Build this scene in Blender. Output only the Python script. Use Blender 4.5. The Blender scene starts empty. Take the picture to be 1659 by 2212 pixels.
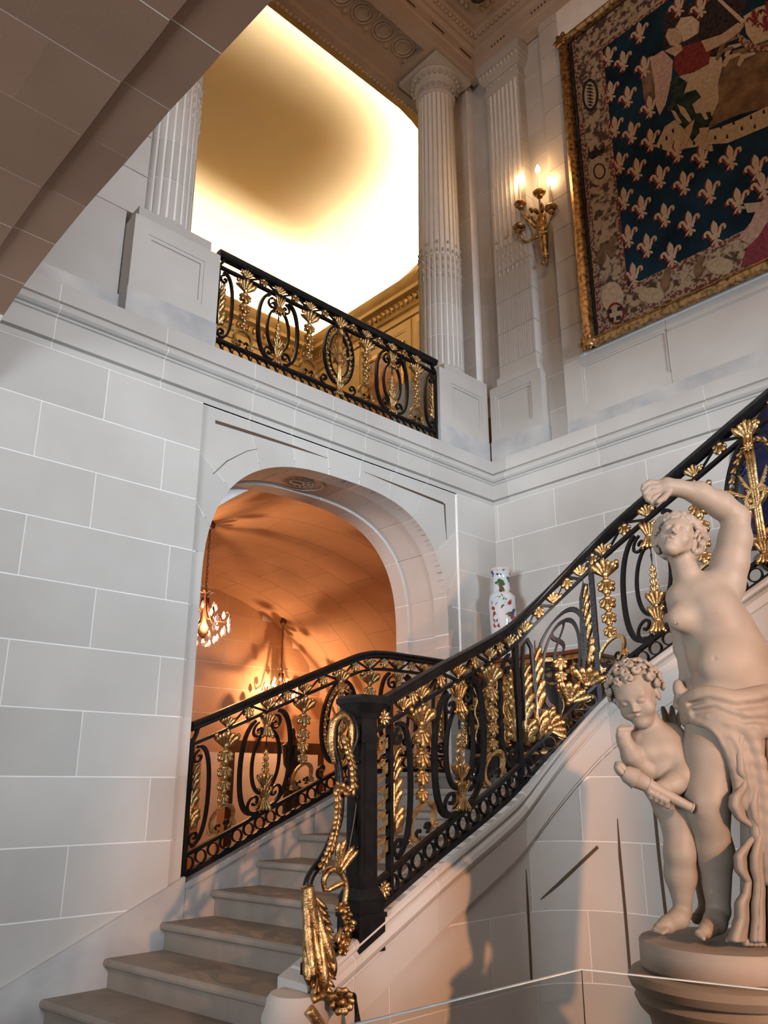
import bpy, bmesh, math, random
import numpy as np
from mathutils import Matrix, Vector

# ---------------------------------------------------------------- camera
# the camera stands at the origin; X runs along the left wall, Y along the right wall, floor at FLOOR
SC = bpy.context.scene
COL = SC.collection
FLOOR = -1.66
FPX, YAW, TILT = 1703.1, 0.818918, 0.298792
CX, CY = 829.5, 1169.0
cam_d = bpy.data.cameras.new('camera')
cam_d.sensor_fit = 'VERTICAL'
cam_d.sensor_height = 36.0
cam_d.sensor_width = 27.0
cam_d.lens = FPX / 2212.0 * 36.0
cam_d.shift_y = (CY - 1106.0) / 2212.0
cam_d.clip_start = 0.05
cam_d.clip_end = 100
cam = bpy.data.objects.new('camera', cam_d)
COL.objects.link(cam)
CF = np.array([math.cos(YAW) * math.cos(TILT), math.sin(YAW) * math.cos(TILT), math.sin(TILT)])
CR = np.array([math.sin(YAW), -math.cos(YAW), 0.0])
CU = np.cross(CR, CF)
cam.matrix_world = Matrix(((CR[0], CU[0], -CF[0], 0), (CR[1], CU[1], -CF[1], 0), (CR[2], CU[2], -CF[2], 0), (0, 0, 0, 1)))
SC.camera = cam

# ---------------------------------------------------------------- world and large lights
W = bpy.data.worlds.new('world')
SC.world = W
W.use_nodes = True
bg = W.node_tree.nodes['Background']
bg.inputs[0].default_value = (1.0, 0.72, 0.52, 1)
bg.inputs[1].default_value = 0.15


def area(name, loc, target, size, power, color, size_y=None, spread=None):
    d = bpy.data.lights.new(name, 'AREA')
    d.energy = power
    d.color = color
    d.size = size
    if size_y:
        d.shape = 'RECTANGLE'
        d.size_y = size_y
    if spread:
        d.spread = spread
    o = bpy.data.objects.new(name, d)
    COL.objects.link(o)
    o.location = loc
    o.rotation_euler = (Vector(target) - Vector(loc)).to_track_quat('-Z', 'Y').to_euler()
    return o


def spot(name, loc, target, power, color, angle, blend=0.5, radius=0.08):
    d = bpy.data.lights.new(name, 'SPOT')
    d.energy = power
    d.color = color
    d.spot_size = math.radians(angle)
    d.spot_blend = blend
    d.shadow_soft_size = radius
    o = bpy.data.objects.new(name, d)
    COL.objects.link(o)
    o.location = loc
    o.rotation_euler = (Vector(target) - Vector(loc)).to_track_quat('-Z', 'Y').to_euler()
    return o


def point(name, loc, power, color, radius=0.03):
    d = bpy.data.lights.new(name, 'POINT')
    d.energy = power
    d.color = color
    d.shadow_soft_size = radius
    o = bpy.data.objects.new(name, d)
    COL.objects.link(o)
    o.location = loc
    return o


# window daylight from behind the photographer, an added side fill, and the warm picture light aimed at the statue
area('window_daylight', (1.6, -7.0, 1.8), (3.6, 4.6, 2.7), 3.0, 100, (0.76, 0.88, 1.0), 1.8, math.radians(62))
area('side_daylight_fill', (-7.2, 0.6, 0.9), (5.7, 3.5, 2.5), 2.6, 62, (0.84, 0.92, 1.0), 2.2, math.radians(50))  # added area light that brightens the right wall, no known window there
spot('statue_picture_light', (1.5, -2.7, 0.9), (3.75, 1.95, -0.3), 680, (1.0, 0.42, 0.155), 46, 0.55, 0.06)
point('added_warm_fill', (2.6, 0.9, 6.2), 64, (1.0, 0.52, 0.25), 0.25)  # unseen lamp added to warm the upper walls and ceiling

SC.view_settings.view_transform = 'Standard'
SC.view_settings.look = 'None'
SC.view_settings.gamma = 1.0
SC.view_settings.use_curve_mapping = False
SC.view_settings.exposure = 0.35
SC.cycles.max_bounces = 8
SC.cycles.diffuse_bounces = 4
SC.cycles.caustics_reflective = False
SC.cycles.caustics_refractive = False
SC.cycles.sample_clamp_indirect = 4.0


# ---------------------------------------------------------------- materials
def new_mat(name):
    m = bpy.data.materials.new(name)
    m.use_nodes = True
    nt = m.node_tree
    return m, nt, nt.nodes['Principled BSDF']


def noise_mat(name, c1, c2, scale=3.0, rough=0.6, metallic=0.0, bump=0.0, bump_scale=40.0, detail=4.0, spec=0.5, coat=0.0,
              sx=(1, 1, 1), lo=0.35, hi=0.65):
    m, nt, b = new_mat(name)
    N = nt.nodes
    L = nt.links
    tc = N.new('ShaderNodeTexCoord')
    mp = N.new('ShaderNodeMapping')
    mp.inputs['Scale'].default_value = sx
    L.new(tc.outputs['Object'], mp.inputs['Vector'])
    nz = N.new('ShaderNodeTexNoise')
    nz.inputs['Scale'].default_value = scale
    nz.inputs['Detail'].default_value = detail
    L.new(mp.outputs[0], nz.inputs['Vector'])
    cr = N.new('ShaderNodeValToRGB')
    cr.color_ramp.elements[0].position = lo
    cr.color_ramp.elements[0].color = (*c1, 1)
    cr.color_ramp.elements[1].position = hi
    cr.color_ramp.elements[1].color = (*c2, 1)
    L.new(nz.outputs['Fac'], cr.inputs['Fac'])
    L.new(cr.outputs['Color'], b.inputs['Base Color'])
    b.inputs['Roughness'].default_value = rough
    b.inputs['Metallic'].default_value = metallic
    b.inputs['Specular IOR Level'].default_value = spec
    b.inputs['Coat Weight'].default_value = coat
    b.inputs['Coat Roughness'].default_value = 0.08
    if bump:
        nb = N.new('ShaderNodeTexNoise')
        nb.inputs['Scale'].default_value = bump_scale
        nb.inputs['Detail'].default_value = 3
        L.new(mp.outputs[0], nb.inputs['Vector'])
        bp = N.new('ShaderNodeBump')
        bp.inputs['Strength'].default_value = bump
        bp.inputs['Distance'].default_value = 0.01
        L.new(nb.outputs['Fac'], bp.inputs['Height'])
        L.new(bp.outputs[0], b.inputs['Normal'])
    return m


def stone_mat(name, c1, c2, rnd=0.10, scale=1.6, rough=0.75):
    """limestone: cloudy tone that also differs a little from block to block"""
    m, nt, b = new_mat(name)
    N = nt.nodes
    L = nt.links
    tc = N.new('ShaderNodeTexCoord')
    oi = N.new('ShaderNodeObjectInfo')
    nz = N.new('ShaderNodeTexNoise')
    nz.inputs['Scale'].default_value = scale
    nz.inputs['Detail'].default_value = 5
    L.new(tc.outputs['Object'], nz.inputs['Vector'])
    cr = N.new('ShaderNodeValToRGB')
    cr.color_ramp.elements[0].position = 0.3
    cr.color_ramp.elements[0].color = (*c1, 1)
    cr.color_ramp.elements[1].position = 0.7
    cr.color_ramp.elements[1].color = (*c2, 1)
    L.new(nz.outputs['Fac'], cr.inputs['Fac'])
    mr = N.new('ShaderNodeMapRange')
    mr.inputs['To Min'].default_value = 1 - rnd
    mr.inputs['To Max'].default_value = 1 + rnd * 0.5
    L.new(oi.outputs['Random'], mr.inputs['Value'])
    mx = N.new('ShaderNodeMix')
    mx.data_type = 'RGBA'
    mx.blend_type = 'MULTIPLY'
    mx.inputs['Factor'].default_value = 1
    cb = N.new('ShaderNodeCombineColor')
    for i in range(3):
        L.new(mr.outputs[0], cb.inputs[i])
    L.new(cr.outputs['Color'], mx.inputs['A'])
    L.new(cb.outputs[0], mx.inputs['B'])
    L.new(mx.outputs['Result'], b.inputs['Base Color'])
    b.inputs['Roughness'].default_value = rough
    b.inputs['Specular IOR Level'].default_value = 0.3
    nb = N.new('ShaderNodeTexNoise')
    nb.inputs['Scale'].default_value = 90
    L.new(tc.outputs['Object'], nb.inputs['Vector'])
    bp = N.new('ShaderNodeBump')
    bp.inputs['Strength'].default_value = 0.08
    bp.inputs['Distance'].default_value = 0.004
    L.new(nb.outputs['Fac'], bp.inputs['Height'])
    L.new(bp.outputs[0], b.inputs['Normal'])
    return m


def emit_mat(name, col, strength):
    m, nt, b = new_mat(name)
    b.inputs['Base Color'].default_value = (*col, 1)
    b.inputs['Emission Color'].default_value = (*col, 1)
    b.inputs['Emission Strength'].default_value = strength
    return m


def plain(name, col, rough=0.5, metallic=0.0, spec=0.5):
    return noise_mat(name, [c * 0.92 for c in col], col, 6.0, rough, metallic, spec=spec)


M = {}
M['stone'] = stone_mat('limestone', (0.52, 0.49, 0.455), (0.60, 0.575, 0.54))
M['stone_arch_shaded'] = stone_mat('limestone_arch_shaded', (0.335, 0.205, 0.14), (0.38, 0.24, 0.17), 0.08)  # limestone darkened and reddened for the warm shade on the near arch
M['stone_vein'] = stone_mat('grey_veined_marble', (0.40, 0.40, 0.41), (0.60, 0.585, 0.56), 0.06, 3.5, 0.45)
M['mortar'] = plain('white_mortar', (0.90, 0.88, 0.85), 0.9, spec=0.1)
M['groove_shade'] = plain('groove_shade_brown', (0.12, 0.085, 0.06), 0.9, spec=0.05)  # dark colour standing for the shade in carved grooves and cuts
M['tread'] = stone_mat('stair_tread_stone', (0.26, 0.225, 0.19), (0.34, 0.30, 0.255), 0.06, 5.0, 0.7)
M['iron'] = noise_mat('black_wrought_iron', (0.004, 0.004, 0.005), (0.010, 0.009, 0.009), 14, 0.40, 0.0, 0.15, 60, spec=0.28)
M['gilt'] = noise_mat('gilt_bronze', (0.34, 0.195, 0.07), (0.76, 0.52, 0.25), 26, 0.34, 1.0, 0.35, 120, lo=0.3, hi=0.62)
M['gilt_old'] = noise_mat('worn_gilt_bronze', (0.13, 0.07, 0.03), (0.60, 0.38, 0.165), 26, 0.40, 1.0, 0.35, 120, lo=0.33, hi=0.6)
M['marble'] = noise_mat('statue_marble', (0.265, 0.225, 0.18), (0.32, 0.275, 0.225), 5.0, 0.55, 0, 0.05, 120, spec=0.35)
M['plaster'] = noise_mat('cream_plaster', (0.76, 0.66, 0.49), (0.79, 0.685, 0.51), 2.0, 0.9, spec=0.1)
M['ceiling'] = noise_mat('ceiling_plaster', (0.50, 0.41, 0.33), (0.56, 0.46, 0.37), 3.0, 0.85, spec=0.1)
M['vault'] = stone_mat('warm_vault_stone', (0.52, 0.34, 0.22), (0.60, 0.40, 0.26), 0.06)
M['darkwood'] = noise_mat('dark_walnut', (0.030, 0.014, 0.008), (0.075, 0.034, 0.018), 6, 0.4, sx=(1, 1, 0.15))
M['redwood'] = noise_mat('red_tortoiseshell', (0.10, 0.02, 0.008), (0.20, 0.05, 0.02), 6, 0.25, coat=0.5)
M['goldpaint'] = noise_mat('gold_panelling', (0.58, 0.40, 0.17), (0.66, 0.48, 0.22), 4, 0.5)
M['cove'] = emit_mat('cove_lamp', (1.0, 0.86, 0.62), 118)
M['flame'] = emit_mat('flame_bulb', (1.0, 0.72, 0.38), 30)
M['candle'] = noise_mat('candle_sleeve', (0.75, 0.60, 0.44), (0.80, 0.66, 0.5), 9, 0.5)
M['crystal'] = noise_mat('crystal_drop', (0.8, 0.6, 0.5), (0.95, 0.85, 0.8), 30, 0.08, spec=1.0)


def glass_mat():
    m, nt, b = new_mat('barrier_glass')
    b.inputs['Base Color'].default_value = (0.93, 0.96, 0.96, 1)
    b.inputs['Roughness'].default_value = 0.0
    b.inputs['IOR'].default_value = 1.5
    b.inputs['Transmission Weight'].default_value = 1.0
    return m


M['glass'] = glass_mat()


# ---------------------------------------------------------------- mesh helpers
class MB:
    def __init__(self):
        self.v = []
        self.f = []

    def add(self, verts, faces):
        o = len(self.v)
        self.v += [tuple(float(c) for c in p) for p in verts]
        self.f += [tuple(i + o for i in f) for f in faces]

    def box(self, x0, x1, y0, y1, z0, z1, fn=None):
        vs = [(x, y, z) for z in (z0, z1) for y in (y0, y1) for x in (x0, x1)]
        if fn:
            vs = [fn(*p) for p in vs]
        self.add(vs, [(0, 2, 3, 1), (4, 5, 7, 6), (0, 1, 5, 4), (2, 6, 7, 3), (0, 4, 6, 2), (1, 3, 7, 5)])

    def prism(self, poly, n0, n1, fn):
        """poly of (u, z) extruded along n from n0 to n1; fn(u, n, z) -> world"""
        k = len(poly)
        vs = [fn(u, n0, z) for u, z in poly] + [fn(u, n1, z) for u, z in poly]
        fs = [tuple(range(k)), tuple(range(2 * k - 1, k - 1, -1))]
        fs += [(i, (i + 1) % k + 0, (i + 1) % k + k, i + k) for i in range(k)]
        self.add(vs, fs)

    def loft(self, rings, closed_ring=True, closed_path=False, caps=True):
        """rings: list of lists of points, same length"""
        o = len(self.v)
        n = len(rings[0])
        for r in rings:
            self.v += [tuple(float(c) for c in p) for p in r]
        m = len(rings)
        for i in range(m if closed_path else m - 1):
            a, b = o + i * n, o + ((i + 1) % m) * n
            for j in range(n if closed_ring else n - 1):
                k = (j + 1) % n
                self.f.append((a + j, a + k, b + k, b + j))
        if caps and closed_ring and not closed_path:
            self.f.append(tuple(o + j for j in range(n - 1, -1, -1)))
            self.f.append(tuple(o + (m - 1) * n + j for j in range(n)))

    def tube(self, pts, rad, seg=8, closed=False):
        pts = [Vector(p) for p in pts]
        n = len(pts)
        if not hasattr(rad, '__len__'):
            rad = [rad] * n
        rings = []
        ref = Vector((0.31, 0.17, 0.93))
        for i, p in enumerate(pts):
            a = pts[(i - 1) % n] if closed else pts[max(i - 1, 0)]
            b = pts[(i + 1) % n] if closed else pts[min(i + 1, n - 1)]
            t = (b - a).normalized()
            if abs(t.dot(ref)) > 0.97:
                ref = Vector((1, 0.1, 0))
            x = (ref - t * ref.dot(t)).normalized()
            y = t.cross(x)
            ref = x
            rings.append([p + (x * math.cos(2 * math.pi * k / seg) + y * math.sin(2 * math.pi * k / seg)) * rad[i] for k in range(seg)])
        self.loft(rings, True, closed)

    def lathe(self, prof, seg=24, center=(0, 0, 0), cap=True):
        cx, cy, cz = center
        rings = [[(cx + r * math.cos(2 * math.pi * k / seg), cy + r * math.sin(2 * math.pi * k / seg), cz + z) for k in range(seg)] for r, z in prof]
        self.loft(rings, True, False, cap)

    def ball(self, c, r, seg=8, rings=5, sc=(1, 1, 1)):
        rr = []
        for i in range(rings + 1):
            a = math.pi * (i + 0.02) / (rings + 0.04) - math.pi / 2
            rr.append([(c[0] + sc[0] * r * math.cos(a) * math.cos(2 * math.pi * k / seg), c[1] + sc[1] * r * math.cos(a) * math.sin(2 * math.pi * k / seg), c[2] + sc[2] * r * math.sin(a)) for k in range(seg)])
        self.loft(rr)

    def mesh(self, name, smooth=False, angle=None):
        me = bpy.data.meshes.new(name)
        me.from_pydata(self.v, [], self.f)
        bm = bmesh.new()
        bm.from_mesh(me)
        bmesh.ops.recalc_face_normals(bm, faces=bm.faces)
        bm.to_mesh(me)
        bm.free()
        if smooth:
            me.polygons.foreach_set('use_smooth', [True] * len(me.polygons))
            if angle:
                me.set_sharp_from_angle(angle=math.radians(angle))
        return me

    def build(self, name, mat, parent=None, smooth=False, angle=None):
        me = self.mesh(name, smooth, angle)
        me.materials.append(M[mat])
        o = bpy.data.objects.new(name, me)
        COL.objects.link(o)
        if parent is not None:
            o.parent = parent
        return o


def inst(name, me, parent=None, loc=(0, 0, 0), mat4=None):
    o = bpy.data.objects.new(name, me)
    COL.objects.link(o)
    if parent is not None:
        o.parent = parent
    if mat4 is not None:
        o.matrix_basis = mat4
    else:
        o.location = loc
    return o


def empty(name, label=None, cat=None, group=None, kind=None, loc=(0, 0, 0)):
    o = bpy.data.objects.new(name, None)
    o.empty_display_size = 0.05
    COL.objects.link(o)
    o.location = loc
    tag(o, label, cat, group, kind)
    return o


def tag(o, label=None, cat=None, group=None, kind=None):
    if label:
        o['label'] = label
    if cat:
        o['category'] = cat
    if group:
        o['group'] = group
    if kind:
        o['kind'] = kind
    return o


def settle(root):
    """children were built in world coordinates under an Empty that stands elsewhere: keep them in place"""
    t = Matrix.Translation(-Vector(root.location))
    for c in root.children:
        c.matrix_basis = t @ c.matrix_basis


def ray(px, py):
    return CF * FPX + CR * (px - CX) - CU * (py - CY)


def at_y(px, py, y):
    d = ray(px, py)
    return d * (y / d[1])


def at_x(px, py, x):
    d = ray(px, py)
    return d * (x / d[0])


def at_z(px, py, z):
    d = ray(px, py)
    return d * (z / d[2])


WA, WB = 4.6, 5.775


def FA(u, n, z):
    return (u, WA - n, z)


def FB(u, n, z):
    return (WB - n, u, z)


def gap_rect(mb, u0, u1, z0, z1, n0, n1, fn, g=0.004):
    mb.prism([(u0 + g, z0 + g), (u1 - g, z0 + g), (u1 - g, z1 - g), (u0 + g, z1 - g)], n0, n1, fn)


def block(parent, u0, u1, z0, z1, n0, n1, fn, g=0.004, name='stone_block', mat='stone'):
    mb = MB()
    gap_rect(mb, u0, u1, z0, z1, n0, n1, fn, g)
    return mb.build(name, mat, parent)


def pblock(parent, poly, n0, n1, fn, name='stone_block', mat='stone', g=0.004):
    c = np.mean(np.array(poly), axis=0)
    q = []
    for p in poly:
        d = np.array(p) - c
        l = np.hypot(*d)
        q.append(tuple(c + d * (1 - g * 1.3 / max(l, 0.05))))
    mb = MB()
    mb.prism(q, n0, n1, fn)
    return mb.build(name, mat, parent)


def panel_face(mb, u0, u1, z0, z1, p, nf, nr, nb, fn, bev=0.025):
    """solid slab with a recessed panel p=(pu0,pu1,pz0,pz1); front nf, panel floor nr, back nb"""
    a, b, c, d = p
    O = [(u0, z0), (u1, z0), (u1, z1), (u0, z1)]
    I = [(a, c), (b, c), (b, d), (a, d)]
    J = [(a + bev, c + bev), (b - bev, c + bev), (b - bev, d - bev), (a + bev, d - bev)]
    K = [(a + 1.4 * bev, c + 1.4 * bev), (b - 1.4 * bev, c + 1.4 * bev), (b - 1.4 * bev, d - 1.4 * bev), (a + 1.4 * bev, d - 1.4 * bev)]
    nm = nf - (nf - nr) * 0.35
    vs = [fn(u, nb, z) for u, z in O] + [fn(u, nf, z) for u, z in O] + [fn(u, nf, z) for u, z in I] + [fn(u, nm, z) for u, z in I] + [fn(u, nm, z) for u, z in J] + [fn(u, nr, z) for u, z in J]
    fs = [(3, 2, 1, 0)]
    for s in range(5):
        for i in range(4):
            j = (i + 1) % 4
            fs.append((s * 4 + i, s * 4 + j, s * 4 + 4 + j, s * 4 + 4 + i))
    fs.append((20, 21, 22, 23))
    mb.add(vs, fs)

# ================================================================ the setting
random.seed(4)
ARX, ARW, ARS, ARH, ARP = 3.8625, 1.2325, 1.25, 1.13, 2.75     # arch in the left wall: centre, half width, springing, rise, exponent
X_END = 8.6


def arch_pt(t, off=0.0):
    """t in 0..1 from left jamb foot of the curve over the crown to the right; off > 0 grows outward"""
    a = math.pi * (1 - t)
    c, s = math.cos(a), math.sin(a)
    e = 2.0 / ARP
    x = ARW * math.copysign(abs(c) ** e, c)
    z = ARH * abs(s) ** e
    nx = math.copysign(abs(x / ARW) ** (ARP - 1), x) / ARW
    nz = (z / ARH) ** (ARP - 1) / ARH
    l = math.hypot(nx, nz)
    return (ARX + x + nx / l * off, ARS + z + nz / l * off)


def arch_t_at(x):
    """parameter of the arch point above x"""
    u = max(-1, min(1, (x - ARX) / ARW))
    c = math.copysign(abs(u) ** (ARP / 2.0), u)
    return 1 - math.acos(c) / math.pi


ARCH_N = 48
arch_curve = [arch_pt(i / ARCH_N) for i in range(ARCH_N + 1)]

# ---- left wall: mortar core
wall_left = empty('wall_left', kind='structure')
mb = MB()
mb.box(0.2, 2.535, -0.62, -0.0025, FLOOR, 2.604, FA)
mb.box(2.535, ARX - ARW - 0.06, -0.62, -0.0205, FLOOR, 2.604, FA)
mb.box(ARX + ARW + 0.06, 5.24, -0.62, -0.0205, -0.05, 2.604, FA)
mb.box(5.24, WB + 0.1, -0.62, -0.0025, FLOOR, 2.604, FA)
oc = [arch_pt(i / ARCH_N, 0.06) for i in range(ARCH_N + 1)]
for i in range(ARCH_N):
    (x0, z0), (x1, z1) = oc[i], oc[i + 1]
    mb.prism([(x0, z0), (x1, z1), (x1, 2.604), (x0, 2.604)], -0.62, -0.0205, FA)
mb.build('mortar_core', 'mortar', wall_left)

# ---- left wall: ashlar blocks
ROW = 0.366
zr = [2.602 - ROW * k for k in range(13)]
VJ = [1.834, 1.442, 1.826, 1.448, 1.908, 1.449, 1.910, 1.450, 1.911, 1.449, 1.91, 1.449]
EX = [None, 2.269, None, 2.37, None, 2.369, None, 2.369, None, 2.369, None, 2.369]
for k in range(12):
    z1, z0 = zr[k], max(zr[k + 1], FLOOR)
    if z1 - z0 < 0.03:
        continue
    js = [0.2, VJ[k] - 0.92 if VJ[k] - 0.92 > 0.25 else None, VJ[k], EX[k], 2.54]
    js = [j for j in js if j is not None]
    for a, b in zip(js, js[1:]):
        block(wall_left, a, b, z0, z1, -0.06, 0.0, FA)
# narrow strip left of the arch, in the shallow recess, and the strip to its right
for k in range(1, 9):
    z1, z0 = zr[k], zr[k + 1]
    if z1 <= 1.51:
        block(wall_left, 2.54, ARX - ARW, max(z0, -1.3), z1, -0.08, -0.018, FA, 0.0025)
RZ = [2.236, 1.87, 1.508, 1.15, 0.78, 0.41, 0.05]
for i in range(2, 6):
    block(wall_left, ARX + ARW, 5.232, RZ[i + 1], RZ[i], -0.08, -0.018, FA, 0.0025)
for i in range(7):
    z1 = 2.602 if i == 0 else RZ[i - 1]
    z0 = RZ[i]
    if i % 2 == 0:
        block(wall_left, 5.238, 5.775, z0, z1, -0.06, 0.0, FA, 0.003)
    else:
        block(wall_left, 5.238, 5.50, z0, z1, -0.06, 0.0, FA, 0.003)
        block(wall_left, 5.50, 5.775, z0, z1, -0.06, 0.0, FA, 0.003)
# voussoirs of the arch face: (inner x on the arch, outer point)
VJS = [(2.668, (2.54, 1.87)), (2.81, (2.54, 2.236)), (3.06, (2.93, 2.602)), (3.375, (3.34, 2.602)), (3.715, (3.69, 2.602)),
       (4.035, (4.05, 2.602)), (4.37, (4.42, 2.602)), (4.685, (4.82, 2.602)), (4.945, (5.232, 2.236)), (5.078, (5.232, 1.87))]
for i in range(len(VJS) - 1):
    (xa, oa), (xb, ob) = VJS[i], VJS[i + 1]
    ta, tb = arch_t_at(xa), arch_t_at(xb)
    inner = [arch_pt(ta + 0.0009 + (tb - ta - 0.0018) * q / 8) for q in range(9)]
    outer = [ob]
    if oa[0] == 2.54 and ob[1] == 2.602:
        outer += [(2.54, 2.602)]
    if oa[1] == 2.602 and ob[0] == 5.232:
        outer = [ob, (5.232, 2.602)]
    outer += [oa]
    q = inner + outer
    # shrink only along the joints: pull the end points in
    mb = MB()
    qq = []
    c = np.mean(np.array(q), axis=0)
    for kk, p in enumerate(q):
        if kk < 9:
            qq.append(p)
            continue
        d = np.array(p) - c
        qq.append(tuple(np.array(p) - d / max(np.hypot(*d), 0.1) * 0.0045))
    mb.prism(qq, -0.08, -0.018, FA)
    mb.build('voussoir', 'stone', wall_left)
tl = arch_t_at(2.668)
inner = [arch_pt(tl * q / 5) for q in range(6)]
pblock(wall_left, [(2.54, 1.508), (ARX - ARW + 0.006, 1.508)] + [p for p in inner if p[1] > 1.53] + [(2.54, 1.87)], -0.08, -0.018, FA, 'voussoir')
tr = arch_t_at(5.078)
inner = [arch_pt(tr + (1 - tr) * q / 5) for q in range(6)]
pblock(wall_left, [p for p in inner if p[1] > 1.53] + [(ARX + ARW - 0.006, 1.512), (5.232, 1.512), (5.232, 1.87)], -0.08, -0.018, FA, 'voussoir')
# tapering dark strips on the spandrels, painted shade of carved grooves
def taper_line(pts, w, n0=-0.0175, n1=-0.0155):
    mb = MB()
    P = [np.array(p) for p in pts]
    L, Rr_ = [], []
    for i, p in enumerate(P):
        t = P[min(i + 1, len(P) - 1)] - P[max(i - 1, 0)]
        t = t / np.hypot(*t)
        nn = np.array([-t[1], t[0]])
        L.append(tuple(p + nn * w[i]))
        Rr_.append(tuple(p - nn * w[i]))
    mb.prism(L + Rr_[::-1], n0, n1, FA)
    return mb.build('groove_shade_strip', 'groove_shade', wall_left)


def ya(px, py):
    p = at_y(px, py, WA + 0.018)
    return (p[0], p[2])


taper_line([ya(465, 911), ya(560, 941), ya(640, 967), ya(708, 990)], [0.013, 0.012, 0.009, 0.001])
taper_line([ya(786, 1019), ya(860, 1049), ya(958, 1088)], [0.001, 0.008, 0.012])
taper_line([ya(960, 1088), ya(962, 1130), ya(965, 1166)], [0.009, 0.006, 0.001])
taper_line([ya(460, 1024), ya(490, 996), ya(534, 974), ya(556, 970)], [0.002, 0.003, 0.002, 0.001])

# ---- cornice (string course) along both walls, mitred in the corner, one stone after another
PROF = [(-0.04, 2.604), (0.0, 2.604), (0.0, 2.640), (-0.015, 2.643), (-0.015, 2.656), (0.022, 2.660), (0.022, 2.808), (0.037, 2.812), (0.037, 2.826),
        (0.03, 2.829), (0.052, 2.834), (0.070, 2.848), (0.076, 2.868), (0.070, 2.888), (0.052, 2.901), (0.03, 2.905), (0.012, 2.910), (0.012, 2.924),
        (0.036, 2.928), (0.036, 3.058), (-0.04, 3.058)]


def cornice_piece(parent, u0, u1, fn, mitre0=False, mitre1=False, name='cornice_stone', mat='stone', shrink=0.0):
    rings = []
    for u, mit in ((u0, mitre0), (u1, mitre1)):
        rings.append([fn(u + (-n if mit else 0), n - shrink, z) for n, z in PROF])
    mb = MB()
    mb.loft(rings)
    return mb.build(name, mat, parent)


CJ = [0.2, 1.455, 2.20] + [float(at_y(px, py, WA - 0.06)[0]) for px, py in ((554, 834), (644, 873), (724, 904), (796, 934), (867, 962), (934, 988))] + [WB]
for a, b in zip(CJ, CJ[1:]):
    last = b == WB
    cornice_piece(wall_left, a + 0.003, b - (0 if last else 0.003), FA, False, last)
cornice_piece(wall_left, 0.2, WB, FA, False, True, 'cornice_bedding', 'mortar', 0.0025)

# ---- right wall, lower part
wall_right = empty('wall_right', kind='structure')
mb = MB()
mb.box(-1.4, WA, -0.3, -0.0025, FLOOR, 2.604, FB)
mb.build('mortar_core', 'mortar', wall_right)
BJ = [4.552, 4.39, 4.56, 4.38, 4.56, 4.38, 4.56]
for k in range(8):
    z1, z0 = zr[k], zr[k + 1]
    js = [WA]
    if k % 2 == 0:
        js += [4.552, 3.893, 2.97, 2.05, 1.13, 0.21, -1.4]
    else:
        js += [4.39, 3.402, 2.48, 1.56, 0.64, -1.4]
    for a, b in zip(js, js[1:]):
        block(wall_right, b, a, z0, z1, -0.06, 0.0, FB)
CB = [WA] + [float(at_x(px, py, WB - 0.06)[1]) for px, py in ((1091, 1030), (1286, 955), (1521, 875))] + [1.3, 0.4, -1.4]
for a, b in zip(CB, CB[1:]):
    first = a == WA
    cornice_piece(wall_right, b + 0.003, a - (0 if first else 0.003), FB, False, first)
cornice_piece(wall_right, -1.4, WA, FB, False, True, 'cornice_bedding', 'mortar', 0.0025)

# ---- upper storey of the left wall: ledge, plinth and pedestals
ledge = MB()
ledge.box(0.2, WB + 0.1, -0.70, 0.0, 3.0, 3.06, FA)
ledge.build('ledge_slab', 'stone', wall_left)


def pedestal(name, u0, u1, fn, nf, nb, zb, zt, pan, label, cap=None):
    r = empty(name, label, 'pedestal')
    mb = MB()
    mb.box(u0 - 0.006, u1 + 0.006, nb, nf + 0.006, zb, zb + 0.225, fn)
    mb.build('base_course', 'stone_vein', r)
    mb = MB()
    panel_face(mb, u0, u1, zb + 0.225, zt, pan, nf, nf - 0.02, nb, fn, 0.028)
    mb.build('die', 'stone', r)
    if cap:
        mb = MB()
        mb.box(cap[0], cap[1], nb, nf, zt, cap[2], fn)
        mb.build('cap_block', 'stone', r)
    return r


pedestal('column_pedestal', 1.905, 2.60, FA, -0.02, -0.68, 3.058, 3.885, (2.012, 2.47, 3.392, 3.765),
         'square stone column pedestal with sunk panel at the left end of the upper balustrade', (1.925, 2.515, 3.96))
pedestal('column_pedestal', 5.055, 5.775, FA, -0.02, -0.68, 3.058, 3.885, (5.225, 5.68, 3.392, 3.765),
         'stone column pedestal with sunk panel in the corner beside the upper balustrade', (5.13, 5.775, 3.95))
# plain set-back wall left of the left pedestal
mb = MB()
mb.box(0.2, 1.90, -0.66, -0.14, 3.058, 3.27, FA)
mb.build('plinth_course', 'stone_vein', wall_left)
for z0, z1, js in ((3.27, 3.99, (0.2, 1.02, 1.9)), (3.99, 4.36, (0.2, 1.5, 2.03)), (4.36, 4.73, (0.2, 1.1, 2.03)), (4.73, 8.0, (0.2, 1.5, 2.03))):
    for a, b in zip(js, js[1:]):
        block(wall_left, a, b, z0, z1, -0.6, -0.17, FA)
mb = MB()
mb.box(0.2, 1.9, -0.58, -0.18, 3.2, 8.0, FA)
mb.build('upper_bedding', 'mortar', wall_left)
mb = MB()
mb.box(0.6, 1.62, -0.2, -0.15, 3.985, 4.005, FA)
mb.build('groove_shade_strip', 'groove_shade', wall_left)  # flat dark strip in place of a groove's shade

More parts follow.
